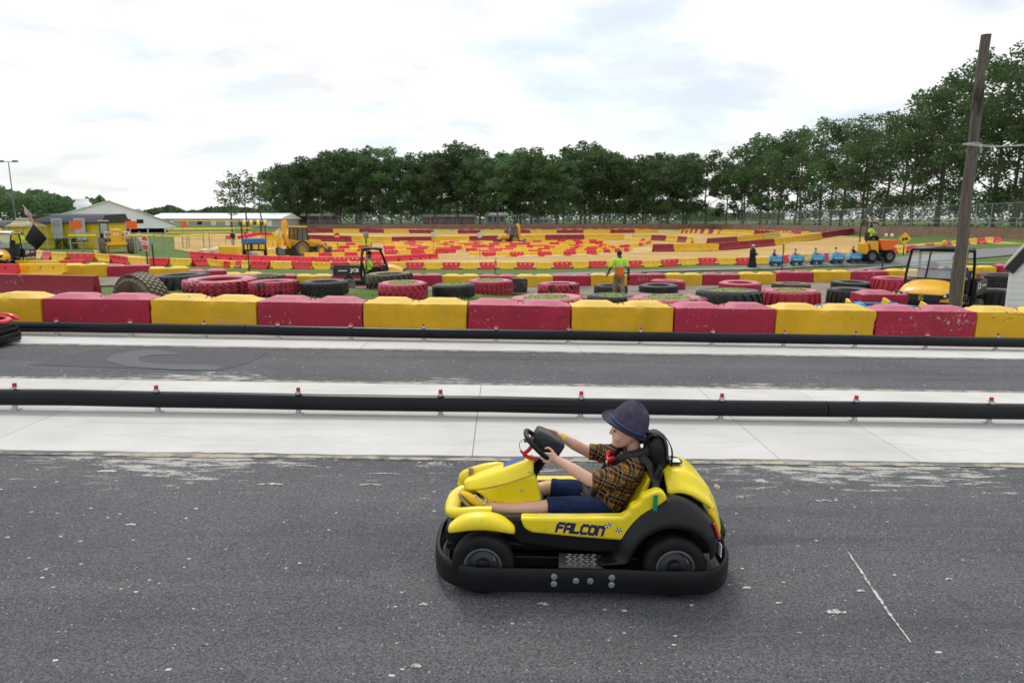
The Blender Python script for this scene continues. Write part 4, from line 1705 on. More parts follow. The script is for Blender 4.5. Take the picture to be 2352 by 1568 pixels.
foliage_mass('undergrowth', 'dark undergrowth between the trunks of the central grove', 'undergrowth', (640, 1600), 205, 262, [(640, 450), (800, 425), (1000, 455), (1200, 430), (1400, 440), (1600, 465)], 19000, .5, 5)
foliage_mass('undergrowth', 'low green undergrowth behind the right-hand fence', 'undergrowth', (1700, 2480), 62, 92, [(1700, 462), (1900, 455), (2100, 440), (2480, 425)], 12000, .30, 8, lateral=True)
foliage_mass('distant_wood', 'dark wooded hillside at the far left behind the yellow building', 'wood', (-260, 330), 210, 300, [(-260, 425), (0, 428), (60, 440), (120, 437), (170, 458), (240, 452), (270, 470), (330, 486)], 22000, .75, 12)
foliage_mass('distant_wood', 'low distant treeline behind the long white building', 'wood', (260, 700), 330, 420, [(260, 482), (330, 484), (395, 470), (430, 484), (520, 472), (600, 480), (700, 470)], 11000, .9, 15)
foliage_mass('distant_wood', 'hazy distant treeline in the gap between the two groves', 'wood', (1560, 1800), 420, 520, [(1560, 492), (1800, 488)], 4000, 1.0, 17)
foliage_mass('distant_wood', 'dense dark wood behind the trunks of the central grove', 'wood', (600, 1660), 290, 330, [(600, 470), (900, 462), (1200, 466), (1500, 462), (1660, 478)], 12000, .85, 21)

# ------------------------------------------------------------------ the go-kart
MAT_KY = M('kart_yellow', (.82, .655, .010), .32, var=.08, scale=5, coat=.18, dirt=(.50, .37, .035), dscale=7, dlo=.58, dhi=.80, bump=.03, bscale=90)
MAT_KR = M('kart_red', (.60, .012, .02), .30, coat=.25, var=.06, scale=5)
MAT_KB = M('kart_black', (.0075, .008, .0095), .36, var=.2, scale=6, bump=.04, bscale=120, spec=.28)
MAT_BUMP = M('bumper_rubber', (.0065, .007, .0085), .40, var=.3, scale=5, dirt=(.03, .032, .036), dscale=9, dlo=.64, dhi=.85, bump=.06, bscale=60, spec=.24)
MAT_TYR = M('kart_tyre', (.009, .0088, .0088), .62, var=.3, scale=10, dirt=(.028, .025, .022), dscale=9, dlo=.58, dhi=.85, spec=.22)
MAT_RIM = M('kart_rim', (.115, .13, .15), .42, .55, var=.25, scale=14)
MAT_BOLT = M('bolt_grey', (.22, .25, .27), .45, .3, var=.2, scale=40)
MAT_TREAD = M('tread_plate', (.62, .63, .64), .26, .85, var=.25, scale=16)
MAT_STRAP = M('strap', (.012, .012, .015), .62, var=.25, scale=40, bump=.3, bscale=300)
MAT_NAVY = M('navy_print', (.012, .014, .11), .4)
MAT_BLUE = M('blue_sticker', (.03, .06, .30), .4)
MAT_WHITE = M('white_paint', (.80, .80, .79), .45, var=.05, scale=10)
MAT_RED = M('red_plastic', (.55, .012, .025), .35, var=.1, scale=12)
MAT_GREEN = M('green_tag', (.0, .22, .13), .5)
MAT_BRASS = M('brass', (.45, .30, .10), .4, .7)
MAT_SOLE = M('gum_sole', (.33, .24, .12), .7, var=.2, scale=30)


def flat_letters(txt, h, pen, slant, gap=.22):
    """squared techno letters as flat strokes; returns list of quads in (x, z)"""
    G = {'F': [[(0, 0), (0, .78), (.22, 1), (1, 1)], [(0, .5), (.8, .5)]],
         'A': [[(0, 0), (0, .78), (.22, 1), (1, 1), (1, 0)], [(0, .42), (1, .42)]],
         'L': [[(0, 1), (0, 0), (.9, 0)]],
         'C': [[(.95, 1), (.2, 1), (0, .8), (0, .2), (.2, 0), (.95, 0)]],
         'O': [[(.2, 0), (.8, 0), (1, .2), (1, .8), (.8, 1), (.2, 1), (0, .8), (0, .2), (.2, 0)]],
         'N': [[(0, 0), (0, 1), (.78, 1), (1, .78), (1, 0)]]}
    quads = []
    x0 = 0
    W = .86 * h
    for ch in txt:
        for pl in G[ch]:
            pts = [(x0 + a * W, b * h) for a, b in pl]
            for (ax, az), (bx, bz) in zip(pts, pts[1:]):
                dx, dz = bx - ax, bz - az
                l = math.hypot(dx, dz)
                ux, uz = dx / l, dz / l
                e = pen * .5
                ax, az, bx, bz = ax - ux * e, az - uz * e, bx + ux * e, bz + uz * e
                nx, nz = -uz * pen / 2, ux * pen / 2
                quads.append([(ax + nx, az + nz), (bx + nx, bz + nz), (bx - nx, bz - nz), (ax - nx, az - nz)])
        x0 += W * (1 + gap) + pen * .4
    return [[(x + z * slant, z) for x, z in q] for q in quads], x0


def build_kart(name, label, body, loc, rz, full=True):
    K = empty(name, loc, rz)
    tag(K, label, 'go-kart')
    K.scale = (1, .75, 1)
    # --- wrap-around bumper
    out = []
    for cx_, cy_, a0 in ((1, 1, 0), (-1, 1, 90), (-1, -1, 180), (1, -1, 270)):
        for i in range(13):
            a = R(a0 + 90 * i / 12)
            out.append((cx_ * (.868 - .27) + .27 * math.cos(a), cy_ * (.545 - .43) + .43 * math.sin(a)))
    for k_ in (3, 7, 11, 15):
        pass
    out = [Vector((p[0], p[1])) for p in out]
    out2 = []
    for p, q in zip(out, out[1:] + out[:1]):
        nn_ = max(1, int((q - p).length / .08))
        out2 += [tuple(p.lerp(q, j / nn_)) for j in range(nn_)]
    out = out2
    prof = [(-.004, .050), (.012, .044), (.024, .052), (.028, .11), (.024, .172), (.014, .184), (.002, .184), (-.004, .176)]
    rings = []
    n = len(out)
    for i, (x, y) in enumerate(out):
        a, b = Vector(out[i - 1]), Vector(out[(i + 1) % n])
        t = (b - a).normalized()
        nn = Vector((t.y, -t.x))
        wv = .006 * mnoise.noise((x * 3.5, y * 3.5, 2))
        lift = .0
        rings.append([(x + nn.x * (r + wv), y + nn.y * (r + wv), z + lift + .008 * mnoise.noise((x * 3, y * 3, 7))) for r, z in prof])
    B = MB()
    B.loft(rings, caps=False, closed=True)
    bmp = B.build('bumper', MAT_BUMP, K, ang=50)
    for s in (-1, 1):
        for x, z in ((-.21, .146), (-.21, .104), (-.09, .124), (-.012, .124), (.105, .146), (.105, .104)):
            o = MB().lathe([(.0175, 0), (.0175, .006), (.012, .009), (.001, .0095)], (0, 0, 0), 'y', 14).build('bolt', MAT_BOLT, bmp)
            o.location = (x, s * .572, z)
            if s < 0:
                o.rotation_euler = (0, 0, math.pi)
    # --- chassis: floor pan, side sills, axle
    c = MB()
    c.box(-.74, .72, -.34, .34, .11, .17)
    c.box(-.80, -.50, -.30, .30, .12, .20)
    for x in (-.60, .49):
        c.cyl((x, -.46, .17), (x, .46, .17), .022, n=10)
    for s in (-1, 1):
        c.bar((-.52, s * .30, .15), (-.52, s * .53, .12), .05, .04)
        c.bar((.20, s * .30, .15), (.20, s * .53, .12), .05, .04)
        c.bar((-.60, s * .30, .2), (-.72, s * .50, .15), .03)
    c.build('chassis', MAT_KB, K, bev=.008)
    # --- black tub: lower body sides with a hollow footwell
    for s in (-1, 1):
        poly = [(-.56, .425), (-.40, .428), (.16, .43), (.30, .34), (.26, .215), (.05, .225), (-.22, .245), (-.40, .262), (-.47, .33)]
        MB().prism(poly, s * .30, s * .405).build('side_sill', MAT_KB, K, bev=.02, bseg=3)
    t = MB()
    t.prism([(-.815, .22), (-.825, .29), (-.80, .345), (-.62, .36), (-.50, .32), (-.50, .19), (-.76, .17)], -.30, .30)
    t.build('front_shell', MAT_KB, K, bev=.04, bseg=4)
    fl = MB()
    fl.box(-.82, .30, -.30, .30, .19, .235)
    fl.build('footwell_floor', MAT_KB, K, bev=.01)
    # --- yellow rim round the footwell
    path = [(-.56, -.255, .405), (-.66, -.25, .400), (-.745, -.225, .385), (-.783, -.16, .372), (-.795, -.06, .366), (-.795, .06, .366), (-.783, .16, .372), (-.745, .225, .385), (-.66, .25, .400), (-.56, .255, .405)]
    MB().tube(smooth_path(path, 5), .036, 12, sy=1.35, up=(0, 0, 1)).build('footwell_rim', body, K, ang=70)
    # --- side pods
    pod = [(-.40, .433), (-.10, .437), (.165, .445), (.205, .470), (.212, .508), (.262, .530), (.276, .566), (.330, .590), (.372, .606), (.412, .592), (.432, .555), (.385, .520), (.330, .470), (.282, .412), (.252, .355), (.225, .322), (.180, .308), (-.05, .322),
           (-.33, .345), (-.375, .368)]
    for s in (-1, 1):
        pm = MB()
        pm.prism(pod, s * .33, s * .432)
        po = pm.build('side_pod', body, K, bev=.018, bseg=4)
        q, wd = flat_letters('FALCON', .047, .0165, .30)
        for nm, pen, off, mt in (('lettering', .0135, .0015, MAT_NAVY),):
            L = MB()
            sc = .268 / wd
            for k, quad in enumerate(q):
                y = s * (.4325 + off + .0001 * k)
                pts = [((-.198 + a * sc), y, (.362 + b * 1.0 - (a * sc) * .075)) for a, b in quad]
                if s > 0:
                    pts = [(-.124 - (p[0] + .124) * 1, p[1], p[2]) for p in pts]
                L.add(pts, [(0, 1, 2, 3)])
            L.build('lettering', mt, po, ang=0)
        # crossed chequered flags behind the name
        for fx, fz, an in ((.092, .402, .5), (.150, .372, -.35)):
            W_, Bk = MB(), MB()
            for i in range(4):
                for j in range(3):
                    cx_, cz_ = (i - 1.5) * .0085, (j - 1) * .0085
                    ca, sa = math.cos(an), math.sin(an)
                    x_, z_ = fx + cx_ * ca - cz_ * sa, fz + cx_ * sa + cz_ * ca
                    h_ = .0042
                    pts = [(x_ + (-h_ * ca + h_ * sa), s * .4345, z_ + (-h_ * sa - h_ * ca)), (x_ + (h_ * ca + h_ * sa), s * .4345, z_ + (h_ * sa - h_ * ca)),
                           (x_ + (h_ * ca - h_ * sa), s * .4345, z_ + (h_ * sa + h_ * ca)), (x_ + (-h_ * ca - h_ * sa), s * .4345, z_ + (-h_ * sa + h_ * ca))]
                    (W_ if (i + j) % 2 else Bk).add(pts, [(0, 1, 2, 3)])
            v0 = len(W_.v)
            W_.m = [0] * len(W_.f)
            off_ = len(W_.v)
            W_.v += Bk.v
            W_.f += [tuple(i + off_ for i in f) for f in Bk.f]
            W_.m += [1] * len(Bk.f)
            W_.build('flag_print', [MAT_WHITE, MAT_KB], po, ang=0)
    # --- wheels
    for x, r_, w_ in ((-.602, .172, .16), (.487, .176, .19)):
        for s in (-1, 1):
            W = MB()
            rr, hw_ = r_, w_ / 2
            W.lathe([(rr * .60, -hw_ * .86), (rr * .70, -hw_ * .99), (rr * .88, -hw_ * .96), (rr * .97, -hw_ * .78), (rr, -hw_ * .45), (rr, hw_ * .45), (rr * .97, hw_ * .78), (rr * .88, hw_ * .96), (rr * .70, hw_ * .99), (rr * .60, hw_ * .86)], (0, 0, 0), 'y', 36)
            w = W.build('wheel', MAT_TYR, K, ang=60)
            w.location = (x, s * (.44 if x < 0 else .425), r_ + .002)
            Rm = MB()
            e = -1 if s < 0 else 1
            Rm.lathe([(rr * .62, e * hw_ * .9), (rr * .56, e * hw_ * .93), (rr * .53, e * hw_ * .70), (rr * .40, e * hw_ * .30), (rr * .22, e * hw_ * .34), (rr * .20, e * hw_ * .5)], (0, 0, 0), 'y', 28)
            Rm.build('rim', MAT_RIM, w, ang=40)
            hb = MB()
            hb.lathe([(rr * .21, e * hw_ * .2), (rr * .21, e * hw_ * .95), (rr * .15, e * hw_ * 1.02), (.001, e * hw_ * 1.02)], (0, 0, 0), 'y', 16)
            hb.build('hub', MAT_KB, w)
            vv = MB().cyl((rr * .33, e * hw_ * .4, rr * .28), (rr * .40, e * hw_ * .85, rr * .20), .005, n=6)
            vv.build('valve', MAT_BRASS, w)
    # --- front mudguards: arched yellow shells
    for s in (-1, 1):
        rows = []
        for i in range(17):
            t_ = -1 + 2 * i / 16
            x = -.612 + .188 * t_
            e = 1 - .55 * abs(t_) ** 5
            zl = .378 - .032 * t_ * t_
            zt = .455 - .062 * abs(t_) ** 2.2
            row = []
            for (k, yy) in ((0, .492), (.12, .503), (.45, .506), (.80, .492), (1.0, .455), (1.06, .41), (1.0, .365), (.5, .352), (0, .36), (-.12, .40), (-.12, .46)):
                ym = .43 + (yy - .43) * e
                row.append((x, s * ym, zl + (zt - zl) * (k if k < .4 else .4 + (k - .4) * e)))
            rows.append(row)
        f = MB().loft(rows, caps=True)
        f.build('front_mudguard', body, K, ang=60, sub=1)
    # --- rear fenders: broad black arches with a flared lip
    for s in (-1, 1):
        rows = []
        nseg = 26
        for i in range(nseg + 1):
            t_ = i / nseg
            a = R(196 - 180 * t_)
            row = []
            for (rx, rz_, yy) in ((.262, .250, .500), (.272, .262, .512), (.290, .295, .505), (.318, .350, .470), (.340, .385, .425), (.352, .400, .372), (.345, .398, .31)):
                x = .468 + rx * math.cos(a)
                z = .158 + rz_ * math.sin(a)
                if t_ < .16:                       # toe that runs forward along the sill
                    k = (.16 - t_) / .16
                    x -= .13 * k * k
                    z = max(z, .205 - .01 * k)
                if t_ > .88:
                    k = (t_ - .88) / .12
                    x -= .03 * k
                row.append((x, s * yy, z))
            rows.append(row)
        f = MB().grid(rows)
        ro = f.build('rear_fender', MAT_KB, K, ang=70, solid=.014, sub=1)
        # tail lamp, number plate sticker
        tl = MB()
        for k in range(6):
            a = R(28 - 9 * k)
            tl.box(.735 - .006 * (k - 2) , .752 - .007 * (k - 2), s * .435 - .02, s * .435 + .02, .335 + .015 * k, .348 + .015 * k)
        tl.build('tail_light', MAT_RED, ro, bev=.003)
        nb = MB().box(.768, .772, s * .44 - .03, s * .44 + .03, .235, .305)
        nbo = nb.build('number_sticker', MAT_WHITE, ro)
    # --- black centre body between the fenders
    cb_ = MB()
    prof = [(.30, .34), (.34, .45), (.40, .53), (.47, .545), (.56, .515), (.70, .43), (.80, .34), (.84, .25), (.80, .20), (.45, .18)]
    cb_.prism(prof, -.335, .335)
    cb_.build('rear_body', MAT_KB, K, bev=.04, bseg=4)
    rb = MB().ell((.855, 0, .25), (.045, .17, .075))
    rb.build('rear_bumper_pad', MAT_KB, K)
    # --- yellow engine cover with raised ridges
    top = smooth_path([(.452, 0, .640), (.52, 0, .662), (.60, 0, .648), (.68, 0, .605), (.75, 0, .545), (.80, 0, .460), (.832, 0, .362)], 4)
    hw_pts = np.interp(range(len(top)), [0, len(top) * .35, len(top) * .7, len(top) - 1], [.27, .345, .365, .325])
    rows = []
    for i, p in enumerate(top):
        row = []
        for j in range(25):
            v = -1 + 2 * j / 24
            y = v * hw_pts[i]
            drop = .105 * abs(v) ** 2.6 * (1 - .35 * i / len(top))
            rid = .020 * math.exp(-((abs(v) - .52) / .13) ** 2) * math.sin(math.pi * min(1, max(0, (i - 3) / (len(top) - 9))))
            dent = -.012 * math.exp(-((abs(v) - .78) / .07) ** 2) * (1 if i > 4 else 0)
            row.append((p.x + .03 * (abs(v) ** 3) * (-1 if i > len(top) * .6 else .3), y, p.z - drop + rid + dent))
        rows.append(row)
    ec = MB().grid(rows).build('engine_cover', body, K, ang=70, solid=.02)
    vt = MB()
    vt.ell((.535, -.005, .668), (.062, .10, .010), 20, 6)
    vt.build('vent', MAT_KB, ec)
    MB().box(.512, .57, -.085, -.005, .678, .6815).build('sticker', MAT_WHITE, ec)
    MB().cyl((.815, -.05, .53), (.838, -.05, .512), .012, n=10).build('latch', MAT_STEEL, ec)
    # --- seat back, headrest, belt guides
    sb = MB()
    sb.prism([(.18, .22), (.24, .24), (.345, .50), (.372, .60), (.352, .612), (.30, .50), (.20, .30)], -.185, .185)
    sb.build('seat_back', body, K, bev=.015, bseg=3)
    MB().box(-.02, .26, -.20, .20, .215, .262).build('seat_pad', MAT_KB, K, bev=.03, bseg=3)
    fr = MB()
    fr.prism([(.352, .40), (.415, .50), (.44, .66), (.415, .70), (.372, .62)], -.215, .215)
    fr.build('seat_frame', MAT_KB, K, bev=.02, bseg=3)
    hr = MB()
    rings = []
    for z, rx, ry, ox in ((.548, .03, .07, 0), (.556, .058, .095, 0), (.60, .066, .105, 0), (.66, .07, .108, -.002), (.72, .066, .105, -.006), (.765, .052, .088, -.012), (.785, .025, .05, -.014), (.787, .006, .01, -.014)):
        rings.append([(.428 + ox + 1.2 * rx * math.cos(2 * math.pi * j / 20), .02 + 1.25 * ry * math.sin(2 * math.pi * j / 20), .56 + (z - .548) * 1.18) for j in range(20)])
    hr.loft(rings)
    hd = hr.build('headrest', MAT_KB, K, ang=60)
    st = MB()
    st.tube(smooth_path([(.336, -.05, .800), (.396, -.08, .852), (.456, -.08, .835), (.506, -.09, .76), (.511, -.08, .66), (.491, -.08, .60)], 5), [.026] * 26, 8, sy=.14, up=(0, 1, 0))
    st.build('headrest_strap', MAT_STRAP, hd)
    # --- nose console with twin prongs
    rows = []
    for i, (x, zt, w, zs) in enumerate([(-.735, .470, .030, .455), (-.72, .492, .075, .452), (-.66, .520, .118, .465), (-.58, .552, .142, .485), (-.48, .592, .150, .512), (-.40, .624, .142, .540), (-.335, .648, .125, .560), (-.318, .648, .115, .562)]):
        row = []
        for j in range(13):
            v = -1 + 2 * j / 12
            rid = .012 * math.exp(-((abs(v) - .62) / .2) ** 2)
            row.append((x, v * w, zt - (zt - zs) * abs(v) ** 2.4 + rid))
        row += [(x, w * .92, zs - .014), (x, -w * .92, zs - .014)]
        rows.append(row)
    rows = [[(p[0], p[1], p[2] + .034) for p in r_] for r_ in rows]
    nc = MB().loft(rows).build('nose_cowl', body, K, ang=60, sub=1)
    stk = MB().grid([[(x_, v_ * w_, zt_ - (zt_ - zs_) * abs(v_) ** 2.4 + .012 * math.exp(-((abs(v_) - .62) / .2) ** 2) + .035) for v_ in (-.25, 0, .2, .4, .6)]
                     for x_, zt_, w_, zs_ in ((-.50, .584, .148, .507), (-.45, .605, .146, .524), (-.375, .6325, .135, .547))])
    stk.build('sticker', MAT_BLUE, nc)
    sides = MB()
    sides.prism([(-.665, .485), (-.56, .515), (-.40, .575), (-.315, .595), (-.285, .490), (-.268, .425), (-.40, .396), (-.555, .372), (-.600, .395), (-.612, .45)], -.112, .112)
    sides.build('nose_pedestal', body, K, bev=.02, bseg=3)
    MB().prism([(-.592, .382), (-.42, .404), (-.262, .432), (-.235, .36), (-.235, .22), (-.60, .22)], -.106, .106).build('pedestal_base', MAT_KB, K, bev=.01)
    for s, y0 in ((1, .15),):
        pr = MB()
        rg_ = []
        for x, rr in ((-.775, .012), (-.768, .034), (-.745, .048), (-.70, .055), (-.62, .056), (-.54, .045), (-.48, .02)):
            zz_ = .482 + (x + .775) * .30
            rg_.append([(x, y0 + rr * 1.0 * math.cos(2 * math.pi * j / 14), zz_ + rr * math.sin(2 * math.pi * j / 14)) for j in range(14)])
        pr.loft(rg_)
        pr.build('nose_prong', body, K, ang=60)
        pad = MB()
        for k in range(7):
            pad.box(-.712 + .004 * (k % 2), -.684, y0 - .062, y0 - .035, .480 + .013 * k, .491 + .013 * k)
        pad.build('prong_grip', MAT_SOLE, K)
    for (x, z) in ((-.545, .428), (-.39, .500), (-.348, .612)):
        sc_ = MB().lathe([(.008, 0), (.008, .004), (.001, .006)], (0, 0, 0), 'y', 10).build('screw', MAT_STEEL, K)
        sc_.location = (x, -.114, z)
        sc_.rotation_euler = (0, 0, math.pi)
    # --- steering: bellows, wheel, red yoke, padded bag
    bl = MB()
    axis = Vector((.62, 0, .78)).normalized()
    p0 = Vector((-.330, 0, .635))
    pa, ra = [], []
    for i in range(15):
        pa.append(p0 + Vector((.11, 0, -.05)) * 0 + Vector((.075, 0, -.03)) * 0 + Vector((.60, 0, .10)) * 0 + Vector((.058 * (i / 14), 0, -.075 * (1 - i / 14) + .02 * i / 14)))
        ra.append(.036 if i % 2 else .024)
    bl.tube(pa, ra, 14)
    bl.build('steering_bellows', MAT_KB, K, ang=20)
    sw = empty('steering_wheel', (-.300, 0, .752))
    sw.parent = K
    # the wheel plane leans towards the driver
    sw.rotation_euler = (0, R(44), 0)
    ring = []
    for i in range(28):
        a = 2 * math.pi * i / 28
        rx, ry = .098, .150
        ring.append((rx * math.copysign(abs(math.cos(a)) ** .75, math.cos(a)), ry * math.copysign(abs(math.sin(a)) ** .75, math.sin(a)), 0))
    MB().tube(ring, .0145, 10, closed=True).build('wheel_ring', MAT_KB, sw, ang=70)
    sp_ = MB()
    sp_.bar((0, -.145, 0), (0, .145, 0), .03, .012)
    sp_.bar((.0, 0, 0), (.09, 0, 0), .03, .012)
    sp_.build('wheel_spoke', MAT_KB, sw)
    yk = MB()
    yk.tube(smooth_path([(-.300, -.05, .672), (-.345, -.055, .682), (-.378, -.06, .704), (-.352, -.058, .732), (-.325, -.05, .767)], 5), .012, 8)
    yk.tube([(-.378, -.06, .704), (-.40, -.062, .726)], .008, 6)
    yk.build('red_yoke', MAT_RED, K)
    MB().tube(smooth_path([(-.40, -.06, .726), (-.408, -.06, .767), (-.385, -.06, .797), (-.355, -.055, .797)], 5), .003, 6).build('wire_loop', MAT_STEEL, K)
    MB().box(-.382, -.352, -.066, -.05, .778, .798).build('green_clip', MAT_GREEN, K)
    bag = MB()
    bx = []
    for i in range(9):
        u = i / 8
        e = .86 + .14 * math.sin(math.pi * min(1, max(0, u * 1.0)))
        for_ring = []
        hh, ww = .068 * (e if 0 < i < 8 else .80), .092 * (e if 0 < i < 8 else .86)
        for a, b in rrect(ww, hh, .018, 3):
            w_ = 1 + .05 * mnoise.noise((a * 30, b * 30, u * 4))
            for_ring.append((a * w_, b * w_, u))
        bx.append(for_ring)
    # axis of the bag runs from the wheel towards the driver's chest
    P0, P1 = Vector((-.322, .035, .800)), Vector((-.165, .035, .708))
    dr = (P1 - P0).normalized()
    sy_ = Vector((0, 1, 0))
    upv = sy_.cross(dr).normalized()
    upv = upv if upv.z > 0 else -upv
    bag.loft([[P0.lerp(P1, p[2]) + sy_ * p[0] + upv * p[1] * .92 for p in ring_] for ring_ in bx])
    bag.build('padded_bag', M('bag_vinyl', (.018, .019, .022), .30, var=.2, scale=20, bump=.35, bscale=18), K, ang=55)
    # --- step plates of chequer plate
    for s in (-1, 1):
        sp2 = MB()
        sp2.add([(-.178, s * .385, .212), (.060, s * .385, .205), (.066, s * .505, .170), (-.182, s * .505, .172), (-.178, s * .385, .206), (.060, s * .385, .199), (.066, s * .505, .164), (-.182, s * .505, .166)],
                [(0, 1, 2, 3), (7, 6, 5, 4), (0, 3, 7, 4), (1, 0, 4, 5), (2, 1, 5, 6), (3, 2, 6, 7)])
        spo = sp2.build('step_plate', M('dark_plate', (.09, .092, .095), .35, .8, var=.3, scale=10) if s < 0 else MAT_TREAD, K, fix=True)
        td = MB()
        for i in range(5):
            for j in range(6):
                x = -.128 + .034 * i + (.0 if j % 2 else .012)
                t_ = (j + .6) / 6.4
                y = s * (.385 + .12 * t_)
                z = .2105 - .040 * t_ + .0025
                dxx = .011
                dyy = .005 if (i + j) % 2 else -.005
                td.bar((x - dxx, y - dyy, z), (x + dxx, y + dyy, z), .006, .006)
        td.build('tread_bars', MAT_TREAD, spo)
    # --- charging lead with plug
    MB().tube(smooth_path([(.80, -.02, .37), (.845, -.03, .345), (.872, -.04, .29), (.885, -.045, .255)], 5), .005, 6).build('power_cord', MAT_KB, K)
    pl = MB()
    pl.lathe([(.012, 0), (.019, -.012), (.019, -.035), (.012, -.045)], (.888, -.045, .255), 'z', 10)
    for a in (-.007, .007):
        pl.bar((.888 + a, -.045, .212), (.888 + a, -.045, .190), .004, .002)
    pl.build('plug', MAT_KB, K)
    # --- five-point belt on the seat side
    gt = MB()
    gt.box(.338, .364, -.462, -.454, .498, .590)
    gt.build('belt_tag', MAT_GREEN, K)
    # the tail is a little shorter than the nose
    def fx(x):
        return x if x < .22 else .22 + (x - .22) * .905
    for o in list(K.children):
        if o.type != 'MESH':
            continue
        if abs(o.location.x) > .05:
            o.location.x = fx(o.location.x)
            continue
        for q in [o] + list(o.children):
            if q.type == 'MESH' and abs(q.location.x) < .01:
                for v in q.data.vertices:
                    v.co.x = fx(v.co.x)
    return K


kc = RGT * .437 + FWD * 3.87
KART = build_kart('go_kart', 'yellow and black electric go-kart with a boy driver, lettered FALCON', MAT_KY, (kc.x, kc.y, 0), YAW)
c = gp(-150, 772)
RK = build_kart('go_kart', 'red and black go-kart cut off by the left picture edge', MAT_KR, (c.x, 10.45, .0), math.pi + R(1.5))
dxk = gp(52, 772)
RK.location.x = (50 - 1176) / FPX * 10.6 - .84

# ------------------------------------------------------------------ the boy at the wheel
def mat_skin(name, col, red):
    m = bpy.data.materials.new(name)
    t = NT(m)
    v = t.n('ShaderNodeTexCoord').outputs['Object']
    c = t.mix(t.ramp(t.noise(v, 9, 4, .6), .40, .72), col, red)
    t.L.new(c, t.p.inputs['Base Color'])
    t.p.inputs['Roughness'].default_value = .48
    t.p.inputs['Specular IOR Level'].default_value = .35
    t.p.inputs['Subsurface Weight'].default_value = .12
    t.p.inputs['Subsurface Radius'].default_value = (.012, .005, .003)
    t.bump(t.noise(v, 180, 3, .5), .08, .002)
    return m


MAT_SKIN = mat_skin('skin_light', (.72, .46, .34), (.70, .37, .27))
MAT_SKIN_D = mat_skin('skin_dark', (.085, .045, .028), (.07, .035, .022))
MAT_SKIN_T = mat_skin('skin_tan', (.42, .25, .17), (.40, .20, .13))


def mat_plaid(name):
    m = bpy.data.materials.new(name)
    t = NT(m)
    v = t.n('ShaderNodeTexCoord').outputs['Object']
    v = t.mapping(v, (1, 1, 1), rot=(R(8), R(-24), R(12)))
    # a little warp so that the checks follow folds
    w = t.n('ShaderNodeTexNoise')
    w.inputs['Scale'].default_value = 7
    t.L.new(v, w.inputs['Vector'])
    ad = t.n('ShaderNodeVectorMath', operation='MULTIPLY_ADD')
    t.L.new(w.outputs['Color'], ad.inputs[0])
    ad.inputs[1].default_value = (.03, .03, .03)
    t.L.new(v, ad.inputs[2])
    sp = t.n('ShaderNodeSeparateXYZ')
    t.L.new(ad.outputs[0], sp.inputs[0])
    ux = t.math('ADD', sp.outputs['X'], t.math('MULTIPLY', sp.outputs['Y'], .75))
    F = 12.0

    def band(c, lo, hi):
        f = t.math('FRACT', t.math('MULTIPLY', c, F))
        return t.math('MULTIPLY', t.math('GREATER_THAN', f, lo), t.math('LESS_THAN', f, hi))
    navy, gold, wht, blk = (.008, .010, .026), (.36, .175, .014), (.42, .39, .32), (.006, .007, .012)
    base = t.mix(t.math('MULTIPLY', band(ux, .0, .60), .82), gold, navy)
    base = t.mix(t.math('MULTIPLY', band(sp.outputs['Z'], .0, .60), .82), base, navy)
    both = t.math('MULTIPLY', band(ux, .0, .52), band(sp.outputs['Z'], .0, .50))
    base = t.mix(t.math('MULTIPLY', both, .85), base, blk)
    for c_ in (ux, sp.outputs['Z']):
        base = t.mix(t.math('MULTIPLY', band(c_, .22, .285), .75), base, gold)
        base = t.mix(t.math('MULTIPLY', band(c_, .72, .775), .8), base, navy)
        base = t.mix(t.math('MULTIPLY', band(c_, .50, .535), .6), base, wht)
    t.L.new(base, t.p.inputs['Base Color'])
    t.p.inputs['Roughness'].default_value = .85
    t.p.inputs['Specular IOR Level'].default_value = .2
    t.bump(t.noise(v, 16, 4, .6), .5, .012)
    return m


MAT_PLAID = mat_plaid('plaid_flannel')
MAT_DENIM = M('navy_cotton', (.012, .024, .075), .85, var=.28, scale=16, bump=.4, bscale=22, spec=.2)
MAT_FELT = M('hat_felt', (.072, .066, .102), .95, var=.25, scale=24, bump=.35, bscale=160, spec=.15)
MAT_BAND = M('hat_band', (.016, .030, .13), .6)
MAT_BAND2 = M('hat_band_edge', (.11, .15, .27), .6)
MAT_SHOE = M('yellow_canvas', (.70, .46, .012), .8, var=.12, scale=20, dirt=(.42, .30, .06), dscale=10, dlo=.55, dhi=.75)
MAT_LACE = M('laces', (.55, .50, .38), .8)
MAT_HAIR = M('dark_blond_hair', (.20, .12, .055), .6, var=.3, scale=60)
MAT_EYE = M('eye', (.03, .02, .015), .2)
MAT_WRIST = M('yellow_wristband', (.78, .72, .02), .45)


def limb(mb, pts, n=14):
    """tapered limb with rounded ends: pts = [(x, y, z, r), ...]"""
    P = smooth_path([Vector(p[:3]) for p in pts], 5)
    rs = []
    for i in range(len(pts) - 1):
        for j in range(5):
            t = j / 5
            t = t * t * (3 - 2 * t)
            rs.append(pts[i][3] * (1 - t) + pts[i + 1][3] * t)
    rs.append(pts[-1][3])
    mb.tube(P, rs, n)
    for p in (pts[0], pts[-1]):
        mb.ell(p[:3], (p[3], p[3], p[3]), 12, 8)


def finger(mb, pts, r):
    k = len(pts)
    mb.tube(smooth_path(pts, 3), [r * (1 - .25 * i / ((k - 1) * 3)) for i in range((k - 1) * 3 + 1)], 8)
    mb.ell(pts[-1], (r * .76,) * 3, 8, 6)
    mb.ell(pts[0], (r,) * 3, 8, 6)


